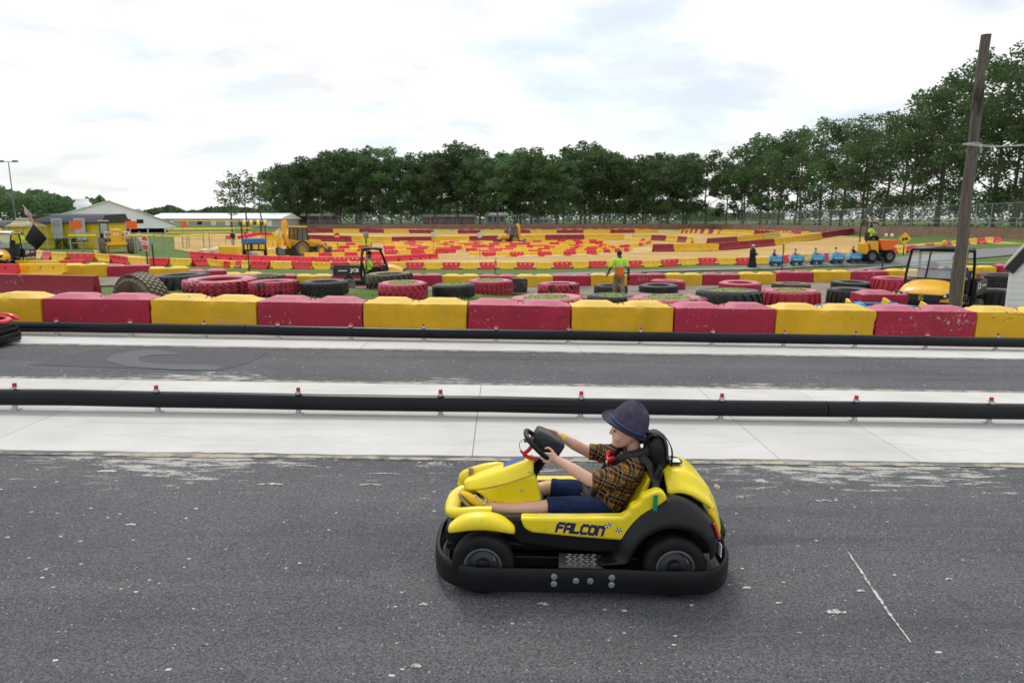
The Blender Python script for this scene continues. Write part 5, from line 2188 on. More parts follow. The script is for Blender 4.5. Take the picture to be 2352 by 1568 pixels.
def build_boy():
    bp = RGT * .437 + FWD * 3.91
    B = empty('person', (bp.x, bp.y, .034), YAW)
    tag(B, 'boy in blue fedora and yellow plaid shirt driving the yellow go-kart', 'person')
    sk = MB()
    # head: skull, face, jaw, nose, ear, facing -x
    hc = Vector((.232, 0, .805))
    rings = []
    # profile rings from chin to crown: (z offset, front x, back x, half width)
    for z, fx, bx, w in ((-.108, -.066, -.030, .012), (-.104, -.074, -.012, .026), (-.092, -.080, .012, .040), (-.070, -.084, .046, .054), (-.045, -.086, .074, .062), (-.015, -.088, .090, .067), (.015, -.086, .097, .069),
                         (.045, -.080, .096, .068), (.072, -.066, .086, .060), (.094, -.042, .062, .042), (.106, -.012, .030, .018)):
        cxx, rx = (fx + bx) / 2, (bx - fx) / 2
        rings.append([(hc.x + cxx + rx * math.cos(2 * math.pi * j / 24), hc.y + w * math.sin(2 * math.pi * j / 24), hc.z + z) for j in range(24)])
    sk.loft(rings)
    sk.ell((hc.x - .094, 0, hc.z - .020), (.012, .010, .011), 10, 8)                # nose tip
    sk.tube([(hc.x - .084, 0, hc.z + .010), (hc.x - .094, 0, hc.z - .018)], [.007, .010], 8)
    sk.ell((hc.x - .078, 0, hc.z - .088), (.014, .016, .012), 10, 6)
    for s in (-1, 1):
        sk.ell((hc.x - .050, s * .036, hc.z - .042), (.030, .024, .030), 12, 8)     # cheeks
        sk.ell((hc.x + .016, s * .068, hc.z - .012), (.020, .010, .028), 10, 8)     # ears
        sk.ell((hc.x - .075, s * .028, hc.z + .012), (.014, .018, .008), 10, 6)     # brows
    limb(sk, [(.262, 0, .745, .040), (.282, 0, .685, .041), (.290, 0, .640, .050)])
    # trunk under the shirt, legs
    limb(sk, [(.285, 0, .62, .070), (.25, 0, .52, .085), (.17, 0, .40, .085), (.12, 0, .33, .085)])
    limb(sk, [(.11, -.075, .325, .070), (-.04, -.115, .352, .062), (-.205, -.145, .372, .050), (-.25, -.148, .366, .047), (-.35, -.148, .354, .046), (-.47, -.146, .352, .038), (-.595, -.145, .362, .030)])
    limb(sk, [(.11, .075, .325, .068), (-.05, .115, .365, .060), (-.195, .140, .372, .048), (-.24, .145, .366, .046), (-.34, .13, .345, .042), (-.45, .09, .33, .034), (-.55, .045, .325, .028)])
    # left arm (near): shoulder, elbow, wrist
    limb(sk, [(.27, -.115, .612, .050), (.15, -.165, .570, .043), (.03, -.180, .552, .037), (.00, -.180, .558, .037), (-.08, -.160, .600, .036), (-.165, -.130, .644, .025), (-.185, -.122, .652, .023)])
    # left hand gripping the rim
    sk.ell((-.212, -.112, .668), (.030, .017, .026), 12, 8)
    wb = Vector((-.245, -.108, .668))
    for k, (oy, oz, r) in enumerate(((-.004, .018, .0092), (.0, .004, .0095), (.002, -.010, .0092), (.002, -.023, .0082))):
        b0 = Vector((-.222, -.118 + oy, .672 + oz * .95))
        b1 = b0 + Vector((-.030, -.010, .004 - .004 * k))
        b2 = b1 + Vector((-.012, .020, -.006))
        b3 = b2 + Vector((.010, .018, -.006))
        finger(sk, [b0, b1, b2, b3], r)
    finger(sk, [Vector((-.205, -.105, .684)), Vector((-.222, -.098, .706)), Vector((-.240, -.094, .716)), Vector((-.256, -.098, .713))], .0095)
    # right arm (far), hand closed on the far side of the wheel
    limb(sk, [(.25, .115, .615, .048), (.14, .160, .590, .043), (.04, .175, .600, .036), (.01, .172, .612, .035), (-.06, .150, .655, .035), (-.135, .125, .705, .026), (-.160, .122, .717, .023)])
    sk.ell((-.190, .126, .731), (.028, .018, .025), 12, 8)
    for k, oz in enumerate((.016, .004, -.008, -.020)):
        b0 = Vector((-.205, .132, .733 + oz))
        finger(sk, [b0, b0 + Vector((-.030, .012, .004)), b0 + Vector((-.040, -.008, -.002)), b0 + Vector((-.026, -.026, -.004))], .009)
    finger(sk, [Vector((-.180, .112, .743)), Vector((-.200, .102, .757)), Vector((-.222, .104, .763))], .0095)
    blob(sk, 'body', MAT_SKIN, B, .0042, 5)
    for s in (-1, 1):
        e = MB().ell((hc.x - .080, s * .030, hc.z - .002), (.006, .010, .006), 10, 8)
        e.build('eye', MAT_EYE, B)
    hair = MB()
    hair.ell((hc.x + .052, 0, hc.z - .006), (.054, .069, .058), 18, 12)
    for s in (-1, 1):
        hair.ell((hc.x + .012, s * .062, hc.z + .03), (.030, .012, .034), 10, 8)
    blob(hair, 'hair', MAT_HAIR, B, .006, 2)
    # shirt: trunk with two rolled sleeves
    sh = MB()
    rings = []
    for (x, z, rx, ry, tl) in ((.085, .300, .118, .140, .15), (.115, .345, .116, .140, .18), (.165, .420, .108, .136, .32), (.205, .490, .104, .136, .35), (.240, .550, .100, .140, .32), (.262, .600, .090, .142, .28), (.275, .635, .070, .115, .25), (.281, .662, .050, .062, .2), (.283, .676, .046, .054, .2)):
        rings.append([(x + rx * math.cos(2 * math.pi * j / 28), ry * math.sin(2 * math.pi * j / 28), z - tl * rx * math.cos(2 * math.pi * j / 28) * .55) for j in range(28)])
    sh.loft(rings)
    limb(sh, [(.262, -.110, .604, .066), (.20, -.150, .585, .066), (.12, -.175, .570, .062), (.055, -.186, .560, .056)])
    limb(sh, [(.250, .110, .610, .062), (.19, .146, .598, .062), (.12, .168, .596, .058), (.065, .176, .600, .053)])
    # tail of the shirt over the lap, soft folds
    sh.ell((.04, -.06, .362), (.075, .075, .040), 14, 8)
    sh.ell((.04, .05, .372), (.075, .075, .040), 14, 8)
    for k in range(26):
        a = rnd.uniform(0, 6.28)
        t_ = rnd.random()
        sh.ell((.12 + .15 * t_ + .095 * math.cos(a), .128 * math.sin(a), .34 + .26 * t_), (.030, .022, .012), 8, 6)
    so = blob(sh, 'shirt', MAT_PLAID, B, .006, 3)
    tx = bpy.data.textures.new('folds', 'CLOUDS')
    tx.noise_scale = .07
    dm = so.modifiers.new('folds', 'DISPLACE')
    dm.texture = tx
    dm.strength = .018
    dm.mid_level = .5
    # rolled cuffs
    for p, q, r in (((.058, -.186, .561), (.024, -.184, .556), .054), ((.068, .176, .600), (.034, .176, .603), .050)):
        cu = MB().tube([p, Vector(p).lerp(Vector(q), .15), Vector(p).lerp(Vector(q), .85), q], [r * .94, r * 1.04, r * 1.02, r * .90], 18)
        cu.build('cuff', MAT_PLAID, so, ang=50)
    col_ = MB()
    for s in (-1, 1):
        col_.loft([[(.235, s * .015, .655), (.250, s * .050, .660), (.285, s * .062, .672), (.322, s * .03, .684)], [(.226, s * .020, .676), (.246, s * .048, .690), (.284, s * .055, .700), (.314, s * .03, .704)]], caps=False, wrap=False)
    col_.build('collar', MAT_PLAID, so, solid=.006)
    # shorts
    st = MB()
    st.ell((.11, 0, .325), (.12, .14, .085), 20, 12)
    limb(st, [(.10, -.078, .325, .082), (-.05, -.118, .352, .074), (-.205, -.145, .370, .062)])
    limb(st, [(.10, .075, .325, .082), (-.04, .112, .362, .074), (-.165, .136, .372, .060)])
    blob(st, 'shorts', MAT_DENIM, B, .006, 4)
    for p, q, r in (((-.200, -.144, .369), (-.240, -.148, .368), .0645), ((-.160, .135, .372), (-.198, .141, .372), .0620)):
        MB().tube([p, Vector(p).lerp(Vector(q), .6), q], [r * .96, r, r * .98], 20).build('hem', MAT_DENIM, B, ang=50)
    # shoes
    def shoe(heel, toe, up, nm):
        H_, T_v = Vector(heel), Vector(toe)
        d = (T_v - H_).normalized()
        u = Vector(up)
        u = (u - d * u.dot(d)).normalized()
        w = d.cross(u)
        L_ = (T_v - H_).length
        mb = MB()
        rings = []
        for t, hh, ww in ((-.02, .018, .014), (.03, .055, .026), (.18, .070, .029), (.36, .064, .030), (.55, .052, .034), (.75, .040, .037), (.90, .030, .034), (1.0, .016, .020), (1.02, .006, .008)):
            c0 = H_ + d * (L_ * t)
            rings.append([c0 + w * (ww * math.cos(2 * math.pi * j / 16)) + u * (hh / 2 + .010 + hh / 2 * math.sin(2 * math.pi * j / 16)) for j in range(16)])
        mb.loft(rings)
        so_ = mb.build(nm, MAT_SHOE, B, ang=60, sub=1)
        sl = MB()
        for lo, hi, k in ((-.006, .011, 1.0),):
            ra, rb = [], []
            for j in range(24):
                a = 2 * math.pi * j / 24
                t = .5 + .54 * math.cos(a)
                ww = (.026 + .014 * min(1, max(0, t))) * abs(math.sin(a)) ** .7 * math.copysign(1, math.sin(a))
                p = H_ + d * (L_ * t) + w * ww
                ra.append(p + u * lo)
                rb.append(p + u * hi)
            sl.loft([ra, rb])
        sl2 = sl.build('sole', MAT_SOLE, so_)
        rb_ = MB()
        for k in range(9):
            t = .06 + .11 * k
            c0 = H_ + d * (L_ * t) - u * .007
            rb_.bar(c0 - w * .030, c0 + w * .030, .008, .006, up=u)
        rb_.build('sole_rib', MAT_SOLE, so_)
        lc = MB()
        for k in range(5):
            t = .26 + .085 * k
            c0 = H_ + d * (L_ * t) + u * (.076 - .03 * (t - .2))
            lc.tube([c0 - w * .022 - u * .008, c0 + u * .003, c0 + w * .022 - u * .008], .0035, 6)
        c0 = H_ + d * (L_ * .26) + u * .082
        lc.tube(smooth_path([c0, c0 + w * .03 + u * .012, c0 + w * .038 - u * .01, c0], 4), .003, 6)
        lc.tube(smooth_path([c0, c0 - w * .03 + u * .012, c0 - w * .038 - u * .012, c0], 4), .003, 6)
        lc.build('laces', MAT_LACE, so_)
    shoe((-.632, -.148, .318), (-.752, -.150, .442), (.75, 0, .7), 'shoe')
    shoe((-.578, .035, .300), (-.652, .020, .405), (.75, .25, .6), 'shoe')
    # fedora, tipped back over the nape
    ha = empty('hat')
    ha.parent = B
    ha.location = (.230, .0, .820)
    ha.rotation_euler = (R(9), R(27), 0)
    ha.scale = (.95, .95, .97)
    br = MB()
    n = 40
    prof = [(.0, .0), ]
    ringsH = []
    for k, (f, dz) in enumerate(((.70, .004), (.80, .002), (.90, .001), (1.0, .008), (1.02, .010), (1.0, .004), (.90, -.004), (.70, -.004))):
        rg_ = []
        for j in range(n):
            a = 2 * math.pi * j / n
            x, y = .172 * f * math.cos(a), .156 * f * math.sin(a)
            curl = .020 * (abs(math.sin(a)) ** 2) * max(0, (f - .7) / .3) - .016 * max(0, -math.cos(a)) ** 2 * max(0, (f - .7) / .3) + .018 * max(0, math.cos(a)) ** 2 * max(0, (f - .7) / .3)
            rg_.append((x, y, dz + curl))
        ringsH.append(rg_)
    br.loft(ringsH, caps=False)
    br.build('brim', MAT_FELT, ha, ang=60)
    cw = MB()
    rg2 = []
    for z, rx, ry in ((-.006, .126, .108), (.02, .125, .107), (.06, .120, .103), (.095, .109, .093), (.128, .095, .080), (.152, .080, .066), (.163, .062, .049), (.154, .042, .033), (.134, .020, .016), (.128, .004, .004)):
        ring_ = []
        for j in range(n):
            a = 2 * math.pi * j / n
            x, y = rx * math.cos(a), ry * math.sin(a)
            zz2 = z
            if z > .06:
                # pinched front and teardrop crease
                pin = math.exp(-((a - math.pi) ** 2) / .9)
                y *= 1 - .42 * pin * (z - .06) / .06
                zz2 += .012 * (x / -rx if rx else 0) * (z / .12) + .010 * (abs(y) / .08)
            ring_.append((x, y, zz2))
        rg2.append(ring_)
    cw.loft(rg2, caps=False)
    cw.build('crown', MAT_FELT, ha, ang=70, sub=1)
    for z0, z1, mt, e in ((.004, .034, MAT_BAND, .0015), (.004, .0095, MAT_BAND2, .0028), (.029, .034, MAT_BAND2, .0028)):
        bd = MB()
        r1 = [((.1270 + e - z0 * .06) * math.cos(2 * math.pi * j / n), (.1090 + e - z0 * .06) * math.sin(2 * math.pi * j / n), z0) for j in range(n)]
        r2 = [((.1270 + e - z1 * .07) * math.cos(2 * math.pi * j / n), (.1090 + e - z1 * .07) * math.sin(2 * math.pi * j / n), z1) for j in range(n)]
        bd.loft([r1, r2], caps=False)
        bd.build('hat_band', mt, ha, ang=60)
    bw = MB()
    for k in (-1, 1):
        bw.box(.092, .114, -.082 - .010, -.066, .006 if k < 0 else .018, .018 if k < 0 else .034)
    bw.build('bow', MAT_BAND, ha, bev=.004)
    # wristband
    wrb = MB()
    rgs = []
    c0, c1 = Vector((-.150, .124, .713)), Vector((-.132, .126, .703))
    wrb.tube([c0, c1], [.030, .031], 18)
    wrb.build('wristband', MAT_WRIST, B, ang=60)
    # seat belt over the shoulders, chest clip, lap belt
    def strap(path, w, nm='strap', mt=None, nrm=(0, 0, 1), k=5, th=.004):
        P = smooth_path(path, k)
        L1, L2 = [], []
        rows = []
        for i, p in enumerate(P):
            t = (P[min(i + 1, len(P) - 1)] - P[max(i - 1, 0)]).normalized()
            a = t.cross(Vector(nrm)).normalized() * w / 2
            rows.append([p - a, p + a])
        return MB().grid(rows).build(nm, mt or MAT_STRAP, B, solid=th)
    strap([(.420, -.045, .775), (.375, -.075, .735), (.325, -.098, .700), (.265, -.108, .684), (.205, -.085, .655), (.160, -.055, .610), (.120, -.045, .540), (.060, -.05, .455), (.02, -.10, .415), (.05, -.165, .355)], .06, nrm=(.25, -.85, .45))
    strap([(.300, -.128, .688), (.340, -.16, .650), (.362, -.190, .590), (.372, -.235, .56), (.360, -.262, .535)], .044, nrm=(.3, -.9, .25))
    strap([(.420, .045, .775), (.34, .08, .712), (.265, .10, .688), (.205, .075, .655), (.150, .045, .600), (.105, .05, .520), (.03, .08, .43)], .044, nrm=(.25, .85, .45))
    strap([(.06, -.162, .350), (.0, -.09, .425), (-.005, .0, .435), (.0, .09, .428), (.06, .16, .36)], .036, nrm=(-.6, 0, .8))
    cl = MB()
    cl.tube(smooth_path([(.150, -.075, .655), (.128, -.052, .630), (.134, -.02, .612), (.128, .02, .618), (.146, .055, .650)], 5), .0135, 8)
    cl.tube([(.140, -.05, .600), (.128, -.02, .580), (.136, .03, .586)], .011, 8)
    cl.build('chest_clip', MAT_RED, B, ang=60)
    MB().ell((.118, -.022, .607), (.008, .012, .012), 10, 8).build('buckle', MAT_STEEL, B)
    return B


BOY = build_boy()

# ------------------------------------------------------------------ vehicles
MAT_UY = M('machine_yellow', (.80, .42, .006), .35, var=.08, scale=4, coat=.2)
MAT_GLASS = M('windscreen', (.70, .76, .78), .08, alpha=.40, spec=.6)
MAT_DGLASS = M('cab_glass', (.10, .13, .14), .08, spec=.6, alpha=.80)
MAT_LAMP = M('lamp_glass', (.65, .66, .66), .15)
MAT_BEACON = M('amber_beacon', (.85, .33, .01), .25)
MAT_MUDT = M('muddy_tyre', (.15, .13, .10), .9, var=.3, scale=8, bump=.4)
MAT_GREY = M('grey_steel', (.16, .165, .17), .5, .3, var=.2, scale=6)
MAT_HIVIS = M('hi_vis', (.50, .85, .04), .75, var=.08, scale=10)
MAT_ORANGE = M('orange_fabric', (.85, .16, .015), .75, var=.1, scale=10)
MAT_KHAKI = M('camouflage_cotton', (.22, .15, .085), .9, var=.45, scale=9, bump=.3)
MAT_SILVER = M('reflective_tape', (.48, .50, .52), .35, .2)
MAT_BLKC = M('black_cloth', (.010, .010, .012), .9, var=.3, scale=12)
MAT_BLUEC = M('blue_cloth', (.03, .06, .28), .85, var=.2, scale=12)
MAT_GREYC = M('grey_cloth', (.36, .36, .42), .85, var=.15, scale=12)
MAT_DHAIR = M('black_hair', (.010, .009, .008), .55)


MAT_TWO = bpy.data.materials.new('two_tone_shirt')
_t = NT(MAT_TWO)
_v = _t.n('ShaderNodeTexCoord').outputs['Object']
_s = _t.n('ShaderNodeSeparateXYZ')
_t.L.new(_v, _s.inputs[0])
_c = _t.mix(_t.math('GREATER_THAN', _s.outputs['Z'], .665), (.85, .15, .012), (.46, .46, .46))
_c = _t.mix(_t.math('GREATER_THAN', _s.outputs['Z'], .69), _c, (.50, .85, .05))
_t.L.new(_c, _t.p.inputs['Base Color'])
_t.p.inputs['Roughness'].default_value = .8


def wheel(parent, loc, r, w, tyre=None, rim=None, axis='y', name='wheel', lugs=0):
    W = MB()
    h = w / 2
    W.lathe([(r * .58, -h * .8), (r * .72, -h), (r * .92, -h * .95), (r, -h * .6), (r, h * .6), (r * .92, h * .95), (r * .72, h), (r * .58, h * .8)], (0, 0, 0), axis, 22)
    for i in range(lugs):
        a = 2 * math.pi * i / lugs
        c, s = math.cos(a), math.sin(a)
        if axis == 'y':
            W.bar((r * c, -h * .9, r * s), (r * math.cos(a + .12), h * .9, r * math.sin(a + .12)), .12 * r, .08 * r, up=(c, 0, s))
        else:
            W.bar((-h * .9, r * c, r * s), (h * .9, r * math.cos(a + .12), r * math.sin(a + .12)), .12 * r, .08 * r, up=(0, c, s))
    o = W.build(name, tyre or MAT_TYR, parent, ang=50)
    o.location = loc
    Rm = MB()
    for e in (-1, 1):
        Rm.lathe([(r * .60, e * h * .82), (r * .54, e * h * .80), (r * .48, e * h * .35), (r * .22, e * h * .30), (r * .18, e * h * .6), (.001, e * h * .6)], (0, 0, 0), axis, 18)
    Rm.build('rim', rim or MAT_GREY, o)
    return o


def simple_person(name, label, loc, rz, pose, top, bottom, skin, hair, H=1.7, group=None, hat=None, extra=None):
    """small figure: pose gives joints for a 1.0 tall person facing -y; returns root"""
    Pn = empty(name, loc, rz)
    Pn.scale = (H, H, H)
    tag(Pn, label, 'person', group)
    J = pose
    b = MB()
    hd = J['head']
    b.ell(hd, (.045, .054, .066), 16, 12)
    b.ell((hd[0], hd[1] - .05, hd[2] - .012), (.010, .014, .012), 8, 6)
    b.ell((hd[0], hd[1] - .030, hd[2] - .045), (.026, .026, .022), 8, 6)
    for s in (-1, 1):
        b.ell((hd[0] + s * .045, hd[1] + .004, hd[2] - .006), (.008, .012, .017), 8, 6)
    limb(b, [(hd[0], hd[1] + .006, hd[2] - .05, .030), J['neck'] + (.034,)])
    limb(b, [J['neck'] + (.05,), J['chest'] + (.075,), J['hip'] + (.07,)])
    for s in 'LR':
        limb(b, [J['sh' + s] + (.036,), J['el' + s] + (.028,), J['wr' + s] + (.019,)])
        w = Vector(J['wr' + s])
        d = (w - Vector(J['el' + s])).normalized()
        side = d.cross(Vector((0, 0, 1)))
        side = side.normalized() if side.length > .01 else Vector((1, 0, 0))
        b.ell(w + d * .025, (.018, .018, .026), 8, 6)
        for k in range(4):
            p0 = w + d * .04 + side * (.007 * (k - 1.5))
            finger(b, [p0, p0 + d * .025, p0 + d * .040 + Vector((0, -.008, -.006))], .0062)
        p0 = w + d * .018
        finger(b, [p0, p0 + d * .014 - side * .020, p0 + d * .032 - side * .022], .0066)
        limb(b, [J['th' + s] + (.052,), J['kn' + s] + (.036,), J['an' + s] + (.024,)])
    blob(b, 'body', skin, Pn, .009, 3)
    if hair:
        h = MB().ell((hd[0], hd[1] + .012, hd[2] + .016), (.049, .053, .058), 16, 10)
        h.build('hair', hair, Pn, ang=60)
    t = MB()
    limb(t, [J['neck'][:2] + (J['neck'][2] - .008, .052), J['chest'] + (.092,), J['hip'] + (.088,)])
    for s in 'LR':
        t.ell(J['sh' + s], (.048, .046, .046), 10, 8)
        e = Vector(J['sh' + s]).lerp(Vector(J['el' + s]), .75)
        limb(t, [J['sh' + s] + (.047,), tuple(e) + (.043,)])
    blob(t, 'shirt', top, Pn, .011, 3)
    q = MB()
    q.ell(J['hip'], (.092, .075, .07), 12, 8)
    for s in 'LR':
        limb(q, [J['th' + s] + (.064,), J['kn' + s] + (.050,), tuple(Vector(J['kn' + s]).lerp(Vector(J['an' + s]), .9)) + (.040,)])
        sh = MB()
        a = Vector(J['an' + s])
        sh.ell((a.x, a.y - .035, a.z - .018), (.028, .066, .022), 10, 8)
        sh.build('shoe', MAT_KB, Pn, ang=60)
    blob(q, 'trousers', bottom, Pn, .011, 3)
    if hat:
        hh = MB().ell((hd[0], hd[1] + .004, hd[2] + .028), (.056, .062, .054), 16, 10)
        hh.build('cap', hat, Pn, ang=60)
    return Pn


STAND = dict(head=(0, -.01, .93), neck=(0, .005, .845), chest=(0, 0, .73), hip=(0, 0, .53), shL=(-.115, .005, .80), elL=(-.155, .01, .63), wrL=(-.16, -.03, .49), shR=(.115, .005, .80), elR=(.155, .01, .63), wrR=(.16, -.03, .49),
             thL=(-.055, 0, .49), knL=(-.06, -.01, .27), anL=(-.06, .01, .04), thR=(.055, 0, .49), knR=(.06, -.01, .27), anR=(.06, .01, .04))
SIT = dict(head=(0, -.02, .50), neck=(0, .0, .415), chest=(0, .01, .30), hip=(0, .02, .10), shL=(-.115, .005, .37), elL=(-.15, -.07, .24), wrL=(-.10, -.20, .27), shR=(.115, .005, .37), elR=(.15, -.07, .24), wrR=(.10, -.20, .27),
           thL=(-.055, .0, .08), knL=(-.07, -.25, .10), anL=(-.07, -.28, -.12), thR=(.055, .0, .08), knR=(.07, -.25, .10), anR=(.07, -.28, -.12))
WALK = dict(STAND)
WALK.update(head=(.004, -.015, .93), elL=(-.165, .06, .65), wrL=(-.19, .04, .50), elR=(.175, -.04, .65), wrR=(.235, -.05, .525), knL=(-.05, .04, .275), anL=(-.04, .15, .07), knR=(.055, -.05, .28), anR=(.055, -.11, .04))


def utv(loc, rz, label, side_brand=True):
    """utility cart; front towards -y, origin on the ground"""
    U = empty('utility_cart', loc, rz)
    tag(U, label, 'utility vehicle', 'yellow and black utility carts')
    # bonnet with sloping nose
    rows = []
    for (y, zt, zb, w) in ((-1.50, .74, .50, .40), (-1.47, .87, .48, .52), (-1.36, .98, .48, .60), (-1.10, 1.09, .48, .64), (-.80, 1.15, .48, .64), (-.66, 1.17, .48, .62)):
        rows.append([(-w, y, zb), (-w * 1.0, y, zb + (zt - zb) * .55), (-w * .86, y, zb + (zt - zb) * .88), (-w * .5, y, zt), (0, y, zt + .012), (w * .5, y, zt), (w * .86, y, zb + (zt - zb) * .88), (w, y, zb + (zt - zb) * .55), (w, y, zb)])
    hood = MB().loft(rows).build('bonnet', MAT_UY, U, ang=45, sub=1)
    MB().prism([(-.36, .70), (.36, .70), (.42, .86), (-.42, .86)], -1.535, -1.44).build('grille', MAT_BLK, U, bev=.015)
    em = MB()
    for x0, x1, z0, z1 in ((-.05, .05, .822, .84), (-.05, -.03, .73, .84), (-.05, .05, .722, .742), (.03, .05, .722, .79), (-.05, .05, .772, .79)):
        em.box(x0, x1, -1.545, -1.535, z0, z1)
    em.build('badge', MAT_UY, U)
    for s in (-1, 1):
        hl = MB().prism([(s * .40, .77), (s * .55, .81), (s * .58, .92), (s * .42, .87)], -1.53, -1.38)
        h = hl.build('headlight', MAT_BLK, U, bev=.015)
        MB().ell((s * .48, -1.53, .84), (.035, .02, .03), 10, 6).build('lamp', MAT_LAMP, h)
        # mudguard
        rows = []
        for i in range(11):
            a = R(175 - 170 * i / 10)
            rows.append([(s * yy, -1.02 + .40 * math.cos(a), .28 + .40 * math.sin(a) * k) for yy, k in ((.56, 1.05), (.66, 1.08), (.76, 1.0), (.77, .92))])
        MB().grid(rows).build('mudguard', MAT_KB, U, ang=60, solid=.02)
    fb = MB()
    fb.box(-.62, .62, -1.55, -1.42, .40, .70)
    fb.box(-.60, .60, -1.45, 1.25, .30, .46)
    fb.box(-.70, .70, -.68, .02, .34, .42)
    fb.build('lower_body', MAT_KB, U, bev=.03, bseg=3)
    # cab: roof, posts, seat, dash
    cab = MB()
    for s in (-1, 1):
        cab.tube(smooth_path([(s * .60, -.72, .95), (s * .60, -.62, 1.35), (s * .585, -.42, 1.80), (s * .575, -.30, 1.86)], 4), .032, 8)
        cab.tube(smooth_path([(s * .575, -.30, 1.86), (s * .575, .10, 1.885), (s * .585, .30, 1.80), (s * .60, .40, 1.3), (s * .60, .42, .45)], 4), .032, 8)
    cab.tube([(-.585, .30, 1.80), (.585, .30, 1.80)], .028, 8)
    cab.tube([(-.60, .40, 1.30), (.60, .40, 1.30)], .025, 8)
    cab.build('roll_cage', MAT_KB, U, ang=60)
    MB().loft([[(x * .62, y, z) for x, y, z in ((-1, -.50, 1.80), (-.9, -.52, 1.865), (0, -.53, 1.885), (.9, -.52, 1.865), (1, -.50, 1.80))], [(x * .63, y, z) for x, y, z in ((-1, -.1, 1.86), (-.9, -.1, 1.92), (0, -.1, 1.94), (.9, -.1, 1.92), (1, -.1, 1.86))],
               [(x * .62, y, z) for x, y, z in ((-1, .36, 1.82), (-.9, .38, 1.875), (0, .39, 1.895), (.9, .38, 1.875), (1, .36, 1.82))]], caps=False, wrap=False).build('roof', MAT_KB, U, ang=60, solid=.05)
    MB().add([(-.57, -.70, 1.17), (.57, -.70, 1.17), (.555, -.44, 1.80), (-.555, -.44, 1.80)], [(0, 1, 2, 3)]).build('windscreen', MAT_GLASS, U)
    wb = MB()
    wb.bar((-.585, -.712, 1.17), (.585, -.712, 1.17), .03)
    wb.bar((-.585, -.625, 1.40), (.585, -.625, 1.40), .012)
    wb.bar((-.16, -.712, 1.17), (-.16, -.45, 1.79), .03)
    wb.build('windscreen_frame', MAT_KB, U)
    se = MB()
    se.box(-.56, .56, -.10, .32, .60, .78)
    se.prism([(.22, .78), (.32, .76), (.42, 1.28), (.34, 1.30)], -.56, .56, plane='yz')
    se.box(-.54, .54, -.10, .36, .42, .60)
    se.build('bench_seat', MAT_BLK, U, bev=.04, bseg=3)
    for s in (-1, 1):
        MB().ell((s * .28, .36, 1.42), (.13, .045, .10), 12, 8).build('headrest', MAT_BLK, U)
    dsh = MB().box(-.58, .58, -.74, -.52, .62, 1.13)
    dsh.build('dashboard', MAT_BLK, U, bev=.03)
    st = MB()
    st.tube([(.30 + .17 * math.cos(2 * math.pi * i / 18), -.40 + .09 * math.sin(2 * math.pi * i / 18), 1.06 + .15 * math.sin(2 * math.pi * i / 18)) for i in range(18)], .014, 6, closed=True)
    st.cyl((.30, -.40, 1.06), (.30, -.60, .95), .02, n=8)
    st.build('steering_wheel', MAT_BLK, U)
    # cargo bed
    bd = MB()
    bd.box(-.66, .66, .48, 1.62, .72, .78)
    bd.box(-.68, -.64, .48, 1.64, .70, 1.06)
    bd.box(.64, .68, .48, 1.64, .70, 1.06)
    bd.box(-.66, .66, 1.60, 1.65, .70, 1.06)
    bd.box(-.66, .66, .47, .51, .70, 1.12)
    for s in (-1, 1):
        bd.bar((s * .66, .50, 1.18), (s * .66, 1.62, 1.16), .035)
        bd.bar((s * .66, 1.60, 1.0), (s * .66, 1.60, 1.17), .035)
    bed = bd.build('cargo_bed', MAT_BLK, U, bev=.012)
    for s in (-1, 1):
        text_mesh('JCB', .20, MAT_WHITE, 'lettering', bed, (s * .688, .72, .93), (R(90), 0, s * R(90)), sx=1.15, bold=.008)
        MB().box(min(s * .683, s * .69), max(s * .683, s * .69), 1.05, 1.42, .91, .95).build('stripe', MAT_WHITE, bed)
    for x in (-.62, .62):
        for y in (-1.02, 1.0):
            wheel(U, (x, y, .30), .30, .22, MAT_MUDT if y > 0 else MAT_TYR, MAT_GREY, 'x')
    bc = MB().lathe([(.06, 0), (.06, .05), (.05, .10), (.02, .125), (.001, .13)], (0, -.02, 1.94), 'z', 12)
    bc.build('beacon', MAT_BEACON, U, ang=60)
    return U


def face_px(loc, ang):
    return ang


# front-on cart at right, behind the pole
u1 = pd(2150, 16.9)
U1 = utv(u1, R(-46), 'yellow-bonneted utility cart facing the camera behind the wooden pole')
# side-on cart on the mud, heading right
u2 = pd(852, 30.9)
U2 = utv(u2, YAW + R(104), 'utility cart seen from behind and side on the mud, driver aboard')
u3 = pd(14, 31.6)
U3 = utv(u3, R(12), 'utility cart with pale roof cut by the left picture edge')
for ch in U3.children:
    if ch.name.startswith('roof'):
        ch.data = ch.data.copy()
        ch.data.materials.clear()
        ch.data.materials.append(MAT_WHITE)


def seat_at(U, lx, ly, lz):
    return U.matrix_basis @ Vector((lx, ly, lz))


bpy.context.view_layer.update()
simple_person('person', 'driver in dark cap and blue shirt behind the windscreen of the right-hand cart', seat_at(U1, .28, .05, .74), U1.rotation_euler.z, SIT, MAT_BLUEC, MAT_BLKC, MAT_SKIN_T, MAT_DHAIR, 1.7, hat=MAT_BLUEC)
simple_person('person', 'driver in grey shirt and dark cap in the side-on utility cart', seat_at(U2, .28, .05, .74), U2.rotation_euler.z, SIT, MAT_GREYC, MAT_BLKC, MAT_SKIN_T, MAT_DHAIR, 1.7, hat=MAT_BLKC)
pl = seat_at(U2, -.25, .05, .74)
simple_person('person', 'passenger in bright green vest beside the cart driver', pl, U2.rotation_euler.z, SIT, MAT_HIVIS, MAT_BLKC, MAT_SKIN_T, MAT_DHAIR, 1.45)
